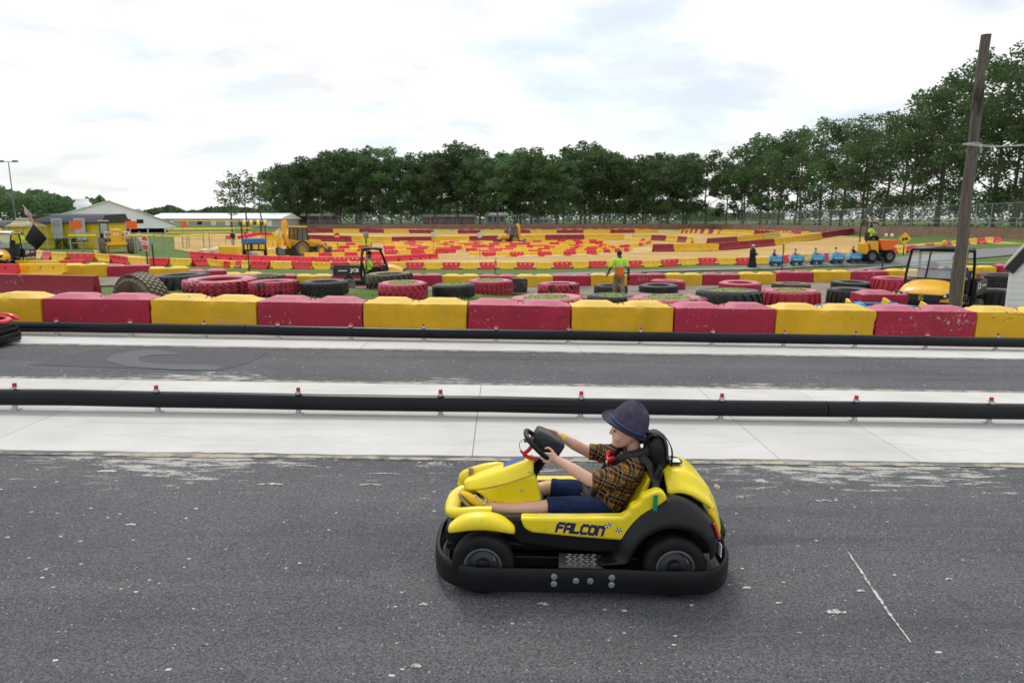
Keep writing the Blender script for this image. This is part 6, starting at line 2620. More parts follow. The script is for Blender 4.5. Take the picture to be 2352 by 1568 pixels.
# the worker who walks away across the mud
wk = pd(1421, 23.0)
W1 = simple_person('person', 'worker in lime and orange shirt walking away between the tyres', wk, YAW + R(200), WALK, MAT_TWO, MAT_KHAKI, MAT_SKIN_D, MAT_DHAIR, 1.68)
for s in (-1, 1):
    sb_ = MB()
    rows = []
    for i in range(9):
        z = .655 + .17 * i / 8
        y = .094 - .03 * (i / 8) ** 2.2
        rows.append([(s * (.045 - .004 * i / 8), y, z), (s * (.062 - .004 * i / 8), y - .004, z)])
    sb_.grid(rows)
    sb_.build('reflective_strip', MAT_SILVER, W1, solid=.003)
o = MB().box(-.215, -.165, .02, .06, .40, .47).build('tool_pouch', MAT_KB, W1, bev=.008)

# ------------------------------------------------------------------ kids' train: blue tubs pulled by a site dumper
MAT_TUB = M('tub_blue', (.055, .30, .55), .35, var=.1, scale=5, coat=.2)
MAT_TUB2 = M('tub_pale', (.45, .62, .72), .35, var=.05)
MAT_SEATY = M('tub_yellow', (.78, .50, .02), .45, var=.1, scale=6)


def tub(loc, rz, label, group, name='train_tub', scale=1.0):
    """half-open barrel on small wheels; runs along x"""
    T = empty(name, loc, rz)
    T.scale = (scale,) * 3
    tag(T, label, 'train car', group)
    rings = []
    L = .46
    for i in range(13):
        t = -1 + 2 * i / 12
        x = L * t
        r = .30 * (1 - .12 * abs(t) ** 3)
        ring = []
        for j in range(17):
            a = R(-228 + 276 * j / 16) if abs(t) < .62 else R(-262 + 344 * j / 16)
            ring.append((x, r * math.cos(a) * .92, .45 + r * math.sin(a)))
        rings.append(ring)
    MB().grid(rings).build('barrel', MAT_TUB, T, ang=60, solid=.03)
    for s in (-1, 1):
        e = MB().lathe([(.001, s * .475), (.18, s * .47), (.26, s * .455), (.265, s * .44)], (0, 0, .45), 'x', 20)
        e.build('barrel_end', MAT_TUB2 if s < 0 else MAT_TUB, T, ang=40)
    MB().box(-.30, .30, -.285, -.278, .36, .43).build('name_stripe', MAT_TUB2, T)
    MB().prism([(-.10, .30), (-.30, .34), (-.34, .80), (-.26, .82), (-.20, .40), (-.08, .36)], -.17, .17).build('seat', MAT_SEATY, T, bev=.02)
    ax = MB()
    ax.bar((-.44, 0, .16), (.80, 0, .16), .05)
    ax.build('drawbar', MAT_BLK, T)
    for x in (-.26,):
        for y in (-.24, .24):
            wheel(T, (x, y, .13), .13, .09, MAT_TYR, MAT_GREY, 'y')
    for y in (-.20, .20):
        wheel(T, (.24, y, .10), .10, .07, MAT_TYR, MAT_GREY, 'y')
    return T


def path_y(x):
    return float(np.interp(x, [1500, 1650, 1770, 1860, 1930, 2010, 2080], [621, 615.5, 611.5, 608.5, 606, 602.5, 598]))


tubs = [(1781, 'fifth'), (1829, 'fourth'), (1875, 'third'), (1921, 'second'), (1961, 'first')]
KIDC = [MAT_BLUEC, MAT_GREYC, MAT_GREYC, M('pale_cloth', (.6, .62, .66), .85), MAT_BLKC]
for i, (x, o_) in enumerate(tubs):
    p, q = gp(x, path_y(x)), gp(x + 20, path_y(x + 20))
    rz = math.atan2(q.y - p.y, q.x - p.x)
    t_ = tub((p.x, p.y, p.z + .03), rz, 'blue barrel train car, %s behind the dumper' % o_, 'blue barrel cars of the train', scale=.90)
    s0 = Vector((p.x, p.y, p.z + .03)) + Vector((-.12 * math.cos(rz), -.12 * math.sin(rz), .38))
    simple_person('person', 'child riding in the %s blue train car behind the dumper' % o_, s0, rz + R(90), SIT, KIDC[i], MAT_BLKC, MAT_SKIN_T, MAT_DHAIR, 1.12, 'children in the train')
# tail rider in a long black robe
p = gp(1727, path_y(1727) + 1)
ROB = empty('person', p, YAW + R(60))
ROB.scale = (.95, .95, .84)
tag(ROB, 'person in long black robe and pink cap at the tail of the train', 'person')
rb = MB()
rb.lathe([(.30, .05), (.30, .12), (.24, .45), (.20, .80), (.19, 1.10), (.20, 1.25), (.15, 1.38), (.06, 1.44)], (0, 0, 0), 'z', 20, caps=True)
limb(rb, [(-.17, 0, 1.33, .07), (-.30, -.06, 1.12, .06), (-.30, -.25, 1.02, .07)])
limb(rb, [(.17, 0, 1.33, .07), (.32, -.04, 1.14, .07), (.34, -.16, .95, .10)])
blob(rb, 'robe', MAT_BLKC, ROB, .02, 3)
hb = MB()
hb.ell((0, -.02, 1.57), (.085, .10, .12), 14, 10)
limb(hb, [(0, 0, 1.50, .05), (0, 0, 1.38, .055)])
hb.ell((0, -.115, 1.555), (.018, .024, .022), 8, 6)
for s in (-1, 1):
    limb(hb, [(s * .30, -.24, 1.02, .03), (s * .29, -.34, 1.0, .028)])
    for k in range(4):
        finger(hb, [Vector((s * .29, -.34, .985 + .012 * k)), Vector((s * .285, -.38, .985 + .012 * k)), Vector((s * .275, -.395, .975 + .012 * k))], .009)
    limb(hb, [(s * .08, 0, .30, .06), (s * .08, 0, .10, .05)])
blob(hb, 'body', MAT_SKIN_T, ROB, .012, 3)
MB().ell((0, -.01, 1.62), (.105, .12, .10), 14, 10).build('cap', M('pink_cap', (.75, .35, .50), .6), ROB, ang=60)
for s in (-1, 1):
    MB().ell((s * .08, -.04, .04), (.05, .12, .045), 10, 6).build('shoe', MAT_BLKC, ROB)
# dumper
p, q = gp(2008, path_y(2008)), gp(2030, path_y(2030))
rzd = math.atan2(q.y - p.y, q.x - p.x)
DM = empty('site_dumper', (p.x, p.y, p.z + .03), rzd)
DM.scale = (.84, .84, .92)
bpy.context.view_layer.update()
tag(DM, 'yellow site dumper with orange skip pulling the train of blue tubs', 'dumper')
MB().prism([(-1.05, .55), (-1.10, 1.25), (-.95, 1.42), (-.15, 1.42), (-.05, .60), (-.4, .45)], -.55, .55).build('engine_body', MAT_UY, DM, bev=.05, bseg=3)
ch = MB()
for a in (0, 1):
    ch.bar((-1.12, -.30 + .0, .75 + .3 * a), (-.98, -.565, .62 + .6 * a), .06)
MB().prism([(-.98, .60), (-.82, .60), (-.66, .90), (-.82, 1.22), (-.98, 1.22), (-.82, .90)], -.565, -.556).build('chevron', MAT_RED, DM)
MB().prism([(.05, 1.10), (.0, 1.50), (1.32, 1.50), (1.45, 1.28), (1.05, 1.05), (.85, .80), (.25, .80)], -.58, .58).build('skip', MAT_ORANGE, DM, bev=.04)
fr_ = MB()
fr_.box(-.9, 1.1, -.35, .35, .42, .66)
fr_.build('chassis', MAT_BLK, DM, bev=.02)
for x in (-.55, .78):
    for y in (-.52, .52):
        wheel(DM, (x, y, .42), .42, .32, MAT_TYR, MAT_GREY, 'y', lugs=14)
rp = MB()
for y in (-.42, .42):
    rp.tube(smooth_path([(-1.02, y, .9), (-1.02, y, 2.4), (-.92, y, 2.62), (-.30, y, 2.62), (-.18, y, 2.45)], 4), .045, 8)
rp.bar((-.92, -.42, 2.62), (-.92, .42, 2.62), .07)
rp.build('roll_bar', MAT_BLK, DM, ang=60)
MB().lathe([(.09, 0), (.09, .10), (.05, .17), (.001, .18)], (-.6, 0, 2.66), 'z', 12).build('beacon', MAT_BEACON, DM)
se = MB()
se.box(-.75, -.30, -.25, .25, 1.42, 1.55)
se.box(-.80, -.68, -.25, .25, 1.45, 2.0)
se.build('seat', MAT_BLK, DM, bev=.03)
for y in (-.35, .35):
    MB().ell((.95, y, 1.80), (.12, .10, .11), 12, 8).build('work_lamp', MAT_WHITE, DM)
simple_person('person', 'dumper driver in bright green shirt', DM.matrix_basis @ Vector((-.5, 0, 1.50)), rzd + R(90), SIT, MAT_HIVIS, MAT_BLKC, MAT_SKIN_T, MAT_DHAIR, 1.6, hat=MAT_BLKC)
# three spare tubs parked behind the front blocks at right
for i, (x, d, a, lab) in enumerate(((1915, 14.3, 14, 'spare pale blue train tub at left of the parked three'), (1995, 14.6, 24, 'spare blue train tub with raised yellow seat, middle of the parked three'), (2072, 14.2, 20, 'spare blue train tub nearest the wooden pole'))):
    p = pd(x, d)
    t_ = tub((p.x, p.y, p.z - .02), R(180 + a), lab, 'parked blue train tubs', scale=.86)
    t_.rotation_euler = Euler((R(-8), R(4 - 5 * i), R(150 + a)))

# ------------------------------------------------------------------ diggers and other machines on the sand
def digger(loc, rz, label, boom_up=True):
    """backhoe loader, front towards +x"""
    D = empty('backhoe_loader', loc, rz)
    tag(D, label, 'digger', 'yellow diggers on the sand')
    MB().prism([(.25, .75), (.25, 1.45), (.35, 1.62), (1.95, 1.55), (2.05, 1.40), (2.05, .80)], -.42, .42).build('bonnet', MAT_UY, D, bev=.06, bseg=3)
    MB().prism([(-1.3, .55), (-1.3, 1.0), (2.0, .95), (2.0, .60)], -.50, .50).build('chassis', MAT_BLK, D, bev=.03)
    MB().prism([(-1.05, 1.0), (-1.12, 1.55), (.25, 1.55), (.30, 1.0)], -.80, .80).build('cab_base', MAT_UY, D, bev=.05)
    for y in (-.80, .80):
        for p_, q_, w_ in (((-1.05, y, 1.5), (-.92, y, 2.75), .09), ((.22, y, 1.5), (.10, y, 2.75), .09), ((-.42, y, 1.5), (-.42, y, 2.75), .06)):
            MB().bar(p_, q_, w_).build('cab_post', MAT_BLK, D)
    MB().box(-1.02, .20, -.84, .84, 2.75, 2.87).build('cab_roof', MAT_UY, D, bev=.04)
    gl = MB()
    for y in (-.79, .79):
        gl.add([(-1.0, y, 1.56), (.2, y, 1.56), (.09, y, 2.74), (-.91, y, 2.74)], [(0, 1, 2, 3)])
    gl.add([(.2, -.79, 1.56), (.2, .79, 1.56), (.09, .79, 2.74), (.09, -.79, 2.74)], [(0, 1, 2, 3)])
    gl.build('cab_window', MAT_DGLASS, D)
    for y in (-.82, .82):
        wheel(D, (-.55, y, .72), .72, .42, MAT_MUDT, MAT_BRASS, 'y', lugs=18)
        wheel(D, (1.65, y * .95, .50), .50, .32, MAT_MUDT, MAT_SEATY, 'y', lugs=14)
        MB().grid([[(-.55 + .82 * math.cos(R(a)), y * k, .72 + .82 * math.sin(R(a))) for k in (.75, 1.28)] for a in range(20, 170, 15)]).build('rear_mudguard', MAT_BLK, D, ang=60, solid=.03)
    la = MB()
    for y in (-.55, .55):
        la.bar((.35, y, 1.45), (2.0, y, 1.15), .12, .22)
        la.bar((2.0, y, 1.15), (2.75, y, .55), .12, .20)
    la.build('loader_arm', MAT_UY, D, bev=.02)
    MB().prism([(2.65, .05), (2.60, .80), (2.75, .95), (2.80, .35), (3.45, .08), (3.5, .02)], -1.15, 1.15).build('front_bucket', MAT_GREY, D, bev=.02)
    bm_ = MB()
    if boom_up:
        bm_.prism([(-1.35, .75), (-1.75, 1.0), (-2.25, 2.3), (-2.05, 3.35), (-1.72, 3.45), (-1.62, 3.2), (-1.85, 2.3), (-1.30, 1.15)], -.17, .17)
        bm_.build('boom', MAT_UY, D, bev=.03)
        st_ = MB().prism([(-1.72, 3.45), (-2.05, 3.4), (-2.75, 1.4), (-2.80, .9), (-2.55, .9), (-2.42, 1.5)], -.14, .14)
        so_ = st_.build('dipper', MAT_UY, D, bev=.03)
        text_mesh('JCB', .34, MAT_WHITE, 'lettering', so_, (-2.42, -.15, 2.15), (R(90), R(-70), 0), bold=.012)
    else:
        bm_.prism([(-1.3, .9), (-1.6, 1.2), (-1.62, 3.1), (-1.40, 3.4), (-1.22, 3.2), (-1.25, 1.3)], -.17, .17)
        bm_.build('boom', MAT_UY, D, bev=.03)
        MB().prism([(-1.45, 3.3), (-1.75, 3.2), (-1.95, 1.5), (-1.75, 1.4)], -.13, .13).build('dipper', MAT_UY, D, bev=.03)
    MB().prism([(-2.85, .9), (-2.5, .9), (-2.15, .55), (-2.2, .15), (-2.6, .05), (-2.9, .35)], -.32, .32).build('rear_bucket', MAT_GREY, D, bev=.03)
    MB().box(-1.5, -1.32, -1.1, 1.1, .12, .75).build('stabiliser', MAT_BLK, D, bev=.02)
    return D


d1 = pd(695, 61)
DG1 = digger(d1, YAW + R(48), 'large yellow digger with its boom raised, left of the maze', True)
DG1.scale = (.86, .86, .92)
d2 = pd(1172, 92)
DG2 = digger(d2, YAW + R(205), 'small yellow digger with a black bucket behind the maze', False)
DG2.scale = (.78, .78, .82)
for ch in DG2.children:
    if ch.name.split('.')[0] in ('front_bucket', 'bonnet', 'cab_roof', 'cab_base'):
        ch.data.materials[0] = MAT_BLK if 'bonnet' not in ch.name else MAT_UY
# telehandler, front on, at the sand path
tl_ = pd(268, 57)
TH = empty('telehandler', tl_, YAW + R(32))
tag(TH, 'yellow telehandler facing the camera beside the yellow building', 'telehandler')
MB().box(-.42, .42, -1.7, .4, .85, 1.95).build('boom_nose', MAT_UY, TH, bev=.06)
MB().box(-.75, .75, -1.85, -1.3, .62, .90).build('front_axle_beam', MAT_UY, TH, bev=.08, bseg=3)
MB().box(-.70, .70, -1.5, 1.8, .55, .75).build('chassis', MAT_BLK, TH, bev=.04)
for x in (-1.0, 1.0):
    for y in (-1.35, 1.4):
        wheel(TH, (x, y, .62), .62, .42, MAT_MUDT, MAT_GREY, 'x', lugs=16)
MB().box(-1.08, -.45, -.6, .9, .9, 2.55).build('cab', MAT_BLK, TH, bev=.08)
MB().add([(-1.04, -.61, 1.7), (-.50, -.61, 1.7), (-.55, -.605, 2.4), (-1.0, -.605, 2.4)], [(0, 1, 2, 3)]).build('cab_window', M('pale_glass', (.35, .42, .42), .1), TH)
MB().box(-1.12, -.40, -.65, .95, 2.56, 2.64).build('cab_roof', M('sand_paint', (.65, .55, .38), .6), TH, bev=.03)
MB().bar((.45, .2, 1.2), (1.3, -.2, 1.05), .12).build('mirror_arm', MAT_UY, TH)
text_mesh('JCB', .24, MAT_WHITE, 'lettering', TH, (0, -1.706, 1.55), (R(90), 0, 0), bold=.01)
# safari cart with a striped canopy
sc = pd(585, 59)
SF = empty('safari_cart', sc, YAW + R(20))
tag(SF, 'black and blue safari cart with a black and yellow striped canopy', 'safari cart')
MB().box(-.95, .95, -1.2, 1.6, .55, 1.15).build('body', MAT_BLK, SF, bev=.06)
MB().box(-1.0, 1.0, -1.25, 1.65, 1.15, 1.55).build('side_panel', M('safari_blue', (.03, .15, .42), .5, var=.2, scale=4), SF, bev=.03)
for x in (-.55, .1, .62):
    MB().box(x - .22, x + .18, -1.262, -1.24, .70, 1.10).build('yellow_spot', MAT_SEATY, SF, bev=.004)
for x in (-.95, .95):
    for y in (-1.15, 1.55):
        MB().bar((x, y, 1.5), (x, y, 2.75), .06).build('canopy_post', MAT_BLK, SF)
for k in range(8):
    x0 = -1.1 + 2.2 * k / 8
    rows = []
    for i in range(7):
        a = math.pi * i / 6
        rows.append([(x0, .2 - 1.6 * math.cos(a), 2.72 + .42 * math.sin(a) ** .6), (x0 + .275, .2 - 1.6 * math.cos(a), 2.72 + .42 * math.sin(a) ** .6)])
    MB().grid(rows).build('canopy_stripe', MAT_SEATY if k % 2 else MAT_BLK, SF, ang=60, solid=.03)
for x in (-.85, .85):
    for y in (-.8, 1.1):
        wheel(SF, (x, y, .40), .40, .26, MAT_TYR, MAT_GREY, 'x')

# ------------------------------------------------------------------ wooden pole, shed, fence, walls, buildings, signs
def ray_z(py, d):
    """height of a point seen at picture row py at forward distance d"""
    tp = (py - 784) / FPX
    return CAM_H + d * (-math.sin(PITCH) - math.cos(PITCH) * tp) / (math.cos(PITCH) - math.sin(PITCH) * tp)


def ray_p(px, py, d):
    tp = (py - 784) / FPX
    k = d / (math.cos(PITCH) - math.sin(PITCH) * tp)
    x, y = world_xy((px - 1176) / FPX * k, d)
    return Vector((x, y, ray_z(py, d)))


def mat_wood():
    m = bpy.data.materials.new('weathered_pole')
    t = NT(m)
    v = t.n('ShaderNodeTexCoord').outputs['Object']
    g_ = t.noise(t.mapping(v, (14, 14, .9)), 3, 7, .65)
    c = t.ramp(g_, .3, .72, (.055, .045, .038), (.185, .160, .135))
    dk = t.noise(t.mapping(v, (1.5, 1.5, .35)), 1.4, 4, .6)
    c = t.mix(t.ramp(dk, .52, .62), c, (.016, .013, .012))
    t.L.new(c, t.p.inputs['Base Color'])
    t.p.inputs['Roughness'].default_value = .9
    t.bump(g_, .8, .02)
    return m


MAT_WOOD = mat_wood()
pb = pd(2184, 14.6)
ptop = ray_z(80, 14.6)
PO = empty('utility_pole', pb)
tag(PO, 'tall weathered wooden pole in front of the right-hand cart', 'pole')
n = 16
MB().tube([(.012 * math.sin(i * 1.3), .012 * math.cos(i * 1.7), -.3 + (ptop - pb.z + .3) * i / n) for i in range(n + 1)], [.126 - .036 * i / n + .004 * math.sin(i * 2.1) for i in range(n + 1)], 16).build('shaft', MAT_WOOD, PO, ang=60)
rp_ = MB()
p0 = ray_p(2222, 330, 14.6) - pb
p1 = ray_p(2420, 326, 13.0) - pb
for k in range(2):
    rp_.tube(smooth_path([p0 + Vector((-.10, 0, -.02 * k)), p0.lerp(p1, .33) + Vector((0, 0, -.05 - .02 * k)), p0.lerp(p1, .66) + Vector((0, 0, -.06 + .02 * k)), p1 + Vector((0, 0, .03 * k))], 6), .007, 6)
rp_.build('rope', M('pale_rope', (.55, .54, .48), .8), PO)
rw = MB()
zr = p0.z
rw.lathe([(.120, zr - .02), (.123, zr), (.120, zr + .02)], (0, 0, 0), 'z', 16)
rw.tube([(.12, -.07, zr), (.10, -.12, zr - .20)], .022, 6)
rw.build('rope_wrap', M('grey_rope', (.30, .31, .32), .8), PO)
MB().tube([(.10, -.08, .2), (.095, -.075, 1.9)], .012, 6).build('yellow_cable', M('yellow_cable', (.55, .42, .04), .6), PO)

# white barn-shaped shed at the right edge
sp0 = pd(2301, 14.9)
SH = empty('shed', sp0, YAW - R(37))
tag(SH, 'white sided shed with black roof trim at the right picture edge', 'shed')
MAT_SID = M('white_siding', (.74, .75, .77), .5, var=.05, scale=3, bump=.1)
zk0, zk1 = ray_z(618, 14.7) - sp0.z, ray_z(541, 14.6) - sp0.z
rk = [(-.10, zk0), (.36, zk1), (1.10, zk1 + .36), (1.84, zk1), (2.30, zk0)]     # gambrel line
def roofz(x):
    return float(np.interp(x, [p[0] for p in rk], [p[1] for p in rk]))
nz = 18
for i in range(nz):
    z0, z1 = .125 * i - .05, .125 * (i + 1) - .05
    zc = z1
    xs_ = [x for x in np.linspace(0, 2.2, 105) if roofz(x) > zc]
    if not xs_:
        break
    x0, x1 = (0.0, 2.2) if zc < zk0 - .03 else (min(xs_), max(xs_))
    MB().add([(x0, -.012, z0), (x1, -.012, z0), (x1, -.002, z1), (x0, -.002, z1), (x0, .02, z0), (x1, .02, z0), (x1, .02, z1), (x0, .02, z1)],
             [(0, 1, 2, 3), (4, 7, 6, 5), (0, 3, 7, 4), (1, 5, 6, 2), (3, 2, 6, 7), (0, 4, 5, 1)]).build('siding_plank', MAT_SID, SH, ang=0)
MB().box(-.012, .05, -.022, 0, -.05, zk0 + .05).build('corner_board', MAT_WHITE, SH)
MB().box(.02, 2.18, .03, 2.4, -.05, zk0).build('wall', MAT_SID, SH)
tr_ = MB()
for (a, b), (c, d) in zip(rk, rk[1:]):
    v = Vector((c - a, 0, d - b)).normalized()
    nrm = Vector((-v.z, 0, v.x)) * -.20
    A, Bp = Vector((a, 0, b)), Vector((c, 0, d))
    if nrm.z > 0:
        nrm = -nrm
    tr_.add([A + Vector((0, -.08, 0)), Bp + Vector((0, -.08, 0)), Bp + nrm + Vector((0, -.08, 0)), A + nrm + Vector((0, -.08, 0)), A + Vector((0, -.02, 0)), Bp + Vector((0, -.02, 0)), Bp + nrm + Vector((0, -.02, 0)), A + nrm + Vector((0, -.02, 0))],
            [(0, 1, 2, 3), (4, 7, 6, 5), (0, 4, 5, 1), (3, 2, 6, 7), (0, 3, 7, 4), (1, 5, 6, 2)])
tr_.build('fascia', MAT_BLK, SH)
rf = MB()
for (a, b), (c, d) in zip(rk, rk[1:]):
    v = Vector((c - a, 0, d - b)).normalized()
    u = Vector((-v.z, 0, v.x)) * .03
    u = u if u.z > 0 else -u
    A, Bp = Vector((a, 0, b)), Vector((c, 0, d))
    rf.add([A + Vector((0, -.11, 0)), Bp + Vector((0, -.11, 0)), Bp + Vector((0, 2.5, 0)), A + Vector((0, 2.5, 0)), A + u + Vector((0, -.11, 0)), Bp + u + Vector((0, -.11, 0)), Bp + u + Vector((0, 2.5, 0)), A + u + Vector((0, 2.5, 0))],
           [(0, 1, 5, 4), (4, 5, 6, 7), (3, 2, 1, 0), (1, 2, 6, 5), (0, 4, 7, 3)])
rf.build('roof', M('roof_edge', (.45, .43, .40), .7, var=.2), SH)

# retaining wall of pinkish blocks, railing and tall chain-link fence -------
def mat_block_wall():
    m = bpy.data.materials.new('retaining_block')
    t = NT(m)
    v = t.n('ShaderNodeTexCoord').outputs['Object']
    sp = t.n('ShaderNodeSeparateXYZ')
    t.L.new(v, sp.inputs[0])
    cx = t.n('ShaderNodeCombineXYZ')
    t.L.new(t.math('ADD', sp.outputs['X'], sp.outputs['Y']), cx.inputs[0])
    t.L.new(sp.outputs['Z'], cx.inputs[1])
    b = t.n('ShaderNodeTexBrick')
    t.L.new(cx.outputs[0], b.inputs['Vector'])
    b.inputs['Color1'].default_value = (.30, .175, .125, 1)
    b.inputs['Color2'].default_value = (.24, .135, .10, 1)
    b.inputs['Mortar'].default_value = (.10, .06, .05, 1)
    b.inputs['Scale'].default_value = 1.0
    b.inputs['Mortar Size'].default_value = .012
    b.inputs['Brick Width'].default_value = .46
    b.inputs['Row Height'].default_value = .20
    c = t.mix(t.math('MULTIPLY', t.ramp(t.noise(v, .5, 5, .6), .4, .7), .5), b.outputs['Color'], (.36, .25, .19))
    t.L.new(c, t.p.inputs['Base Color'])
    t.p.inputs['Roughness'].default_value = .9
    return m


MAT_RW = mat_block_wall()
MAT_RAIL = M('galvanised_rail', (.34, .37, .38), .45, .4, var=.1)
MAT_CHAIN = bpy.data.materials.new('chain_link')
_t = NT(MAT_CHAIN)
_t.p.inputs['Base Color'].default_value = (.20, .23, .235, 1)
_t.p.inputs['Roughness'].default_value = .5
_v = _t.n('ShaderNodeTexCoord').outputs['Object']
_s = _t.n('ShaderNodeSeparateXYZ')
_t.L.new(_v, _s.inputs[0])
_u = _t.math('ADD', _s.outputs['X'], _s.outputs['Y'])
_a = _t.math('FRACT', _t.math('MULTIPLY', _t.math('ADD', _u, _s.outputs['Z']), 14.0))
_b = _t.math('FRACT', _t.math('MULTIPLY', _t.math('SUBTRACT', _u, _s.outputs['Z']), 14.0))
_m = _t.math('MAXIMUM', _t.math('LESS_THAN', _a, .085), _t.math('LESS_THAN', _b, .085))
_t.L.new(_m, _t.p.inputs['Alpha'])


def lat_d(lat, d, z):
    x, y = world_xy(lat, d)
    return Vector((x, y, z))


def wall_run(name, label, pts, cat='wall'):
    W = MB()
    for (a, za0, za1), (b, zb0, zb1) in zip(pts, pts[1:]):
        dv = (b - a)
        nn = Vector((-dv.y, dv.x, 0)).normalized() * .35
        W.add([Vector((p.x, p.y, z)) + o for p, z, o in ((a, za0, Vector()), (b, zb0, Vector()), (b, zb1, Vector()), (a, za1, Vector()), (a, za0, nn), (b, zb0, nn), (b, zb1, nn), (a, za1, nn))],
              [(0, 1, 2, 3), (7, 6, 5, 4), (3, 2, 6, 7), (0, 3, 7, 4), (1, 5, 6, 2)])
    o = W.build(name, MAT_RW, ang=20)
    return tag(o, label, cat)


back = [(lat_d(-55, 186, 0), -1.4, .60), (lat_d(-10, 186, 0), -1.6, .74), (lat_d(54.8, 186, 0), -1.6, .78)]
wall_run('retaining_wall', 'long pinkish block retaining wall below the central grove', back)
rightw = [(lat_d(54.6, 186, 0), -1.6, .78), (lat_d(54.6, 150, 0), -1.4, .80), (lat_d(54.6, 120, 0), -1.2, .92), (lat_d(54.6, 95, 0), -1.0, 1.02), (lat_d(54.6, 73, 0), -.6, 1.13), (lat_d(54.6, 45, 0), -.5, 1.2)]
wall_run('retaining_wall', 'pinkish block retaining wall below the right-hand fence', rightw)


def fence_run(name, label, pts, dpost, hgt, cat, rails, chain, off):
    F_ = empty(name)
    tag(F_, label, cat)
    poly = []
    for (a, _, za), (b, _, zb) in zip(pts, pts[1:]):
        L = (b - a).length
        k = max(1, int(round(L / dpost)))
        for i in range(k):
            t = i / k
            p = a.lerp(b, t)
            p.z = za + (zb - za) * t
            poly.append(p)
    e = pts[-1]
    poly.append(Vector((e[0].x, e[0].y, e[2])))
    poly = [p + off for p in poly]
    pm = MB().cyl((0, 0, -.1), (0, 0, hgt), .038, n=8).mesh('post', MAT_RAIL)
    for p in poly:
        o = bpy.data.objects.new('post', pm)
        COL.objects.link(o)
        o.parent = F_
        o.location = p
    for h in rails:
        MB().tube([p + Vector((0, 0, h)) for p in poly], .028, 6).build('rail', MAT_RAIL, F_, ang=60)
    if chain:
        MB().grid([[p + Vector((0, 0, .02)) for p in poly], [p + Vector((0, 0, hgt - .02)) for p in poly]]).build('chain_link', MAT_CHAIN, F_, ang=0, fix=False)
    return F_


fence_run('railing', 'low two-bar metal railing on the central retaining wall', back, 2.4, 1.07, 'railing', (.52, 1.05), False, Vector((0, .2, 0)))
fence_run('railing', 'low two-bar metal railing on the right-hand retaining wall', rightw, 2.2, 1.07, 'railing', (.52, 1.05), False, RGT * .2)
fence_run('chain_link_fence', 'tall chain-link fence on posts behind the central railing', back, 3.0, 2.6, 'fence', (), True, Vector((0, 1.6, 0)))
fence_run('chain_link_fence', 'tall chain-link fence with top rail under the right-hand trees', rightw, 2.6, 2.75, 'fence', (2.74,), True, RGT * 1.5)

# --- buildings at left ------------------------------------------------------
MAT_YB = M('yellow_cladding', (.70, .55, .012), .55, var=.1, scale=2)
MAT_DR = M('dark_roof', (.022, .026, .042), .55, var=.25, scale=2)
MAT_WB = M('white_cladding', (.86, .87, .89), .6, var=.04, scale=.5)
MAT_WR = M('white_roof', (.78, .79, .80), .55, var=.04, scale=.5)
MAT_OFF = M('grey_cladding', (.42, .40, .41), .7, var=.1, scale=.6)
MAT_DARK = M('dark_opening', (.02, .02, .02), .9)
MAT_SIGNB = M('board_grey', (.50, .52, .54), .6, var=.08, scale=6)


def panel_rect(px0, px1, py0, py1, d):
    """corner points of an upright rectangle facing the camera"""
    return ray_p(px0, py1, d), ray_p(px1, py1, d), ray_p(px1, py0, d), ray_p(px0, py0, d)


def yellow_hut(x0, x1, ytop, yeave, ybase, d, depth, label, vents=True):
    a, b, _, _ = panel_rect(x0, x1, yeave, ybase, d)
    H0 = empty('yellow_hut', (a.x, a.y, a.z), YAW)
    tag(H0, label, 'building')
    w = (b - a).length
    he = ray_z(yeave, d) - a.z
    ht = ray_z(ytop, d) - a.z
    MB().box(0, w, 0, depth, 0, he + .1).build('wall', MAT_YB, H0)
    k = int(w / .28)
    rb_ = MB()
    for i in range(k):
        x = w * (i + .5) / k
        MB_ = rb_.box(x - .05, x + .05, -.03, -.001, .05, he - .02)
    o = rb_.build('cladding_rib', MAT_YB, H0)
    o['kind'] = 'stuff'
    MB().prism([(-.35, he - .02), (-.35, he + .06), (.35, ht), (depth - .3, ht + .15), (depth + .3, he)], -.25, w + .25, plane='yz').build('roof', MAT_DR, H0)
    return H0, w, he, ht


HT, w, he, ht = yellow_hut(84, 238, 494, 512, 571, 63, 4.0, 'yellow clad hut with a dark roof behind the telehandler')
for px_, nm in ((149, 'wall_board'), (242 - 0, 'x')):
    pass
for fx in (.385, .72):
    MB().box(w * fx - .48, w * fx + .48, -.42, -.36, he - .95, he + .42).build('price_board', MAT_SIGNB, HT)
    ln = MB()
    for k in range(5):
        ln.box(w * fx - .36, w * fx + .36, -.432, -.421, he - .10 - .13 * k + .3, he - .06 - .13 * k + .3)
    ln.build('board_text', MAT_GREY, HT)
    MB().box(w * fx - .42, w * fx + .42, -.40, -.05, he - 1.55, he - .96).build('air_conditioner', MAT_SIGNB, HT, bev=.03)
yellow_hut(-120, 28, 510, 521, 560, 70, 4.0, 'second yellow hut with dark roof at the far left edge')
# shrubs in front of the hut
for i, px_ in enumerate((135, 152, 172)):
    p = pd(px_, 61.5)
    sh_ = MB()
    rg = random.Random(i)
    for _ in range(260):
        q = Vector((rg.gauss(0, .14), rg.gauss(0, .14), rg.uniform(.05, .95)))
        u = Vector((rg.uniform(-1, 1), rg.uniform(-1, 1), rg.uniform(-1, 1))).normalized() * .07
        v = u.orthogonal() * .6
        sh_.add([q - u, q + v, q + u, q - v], [(0, 1, 2, 3)])
    o = sh_.build('shrub', MAT_LEAF, ang=0, fix=False)
    o.location = p
    tag(o, 'small upright shrub at the yellow hut, %s of three from the left' % ordinal(i + 1), 'shrub', 'shrubs at the hut')

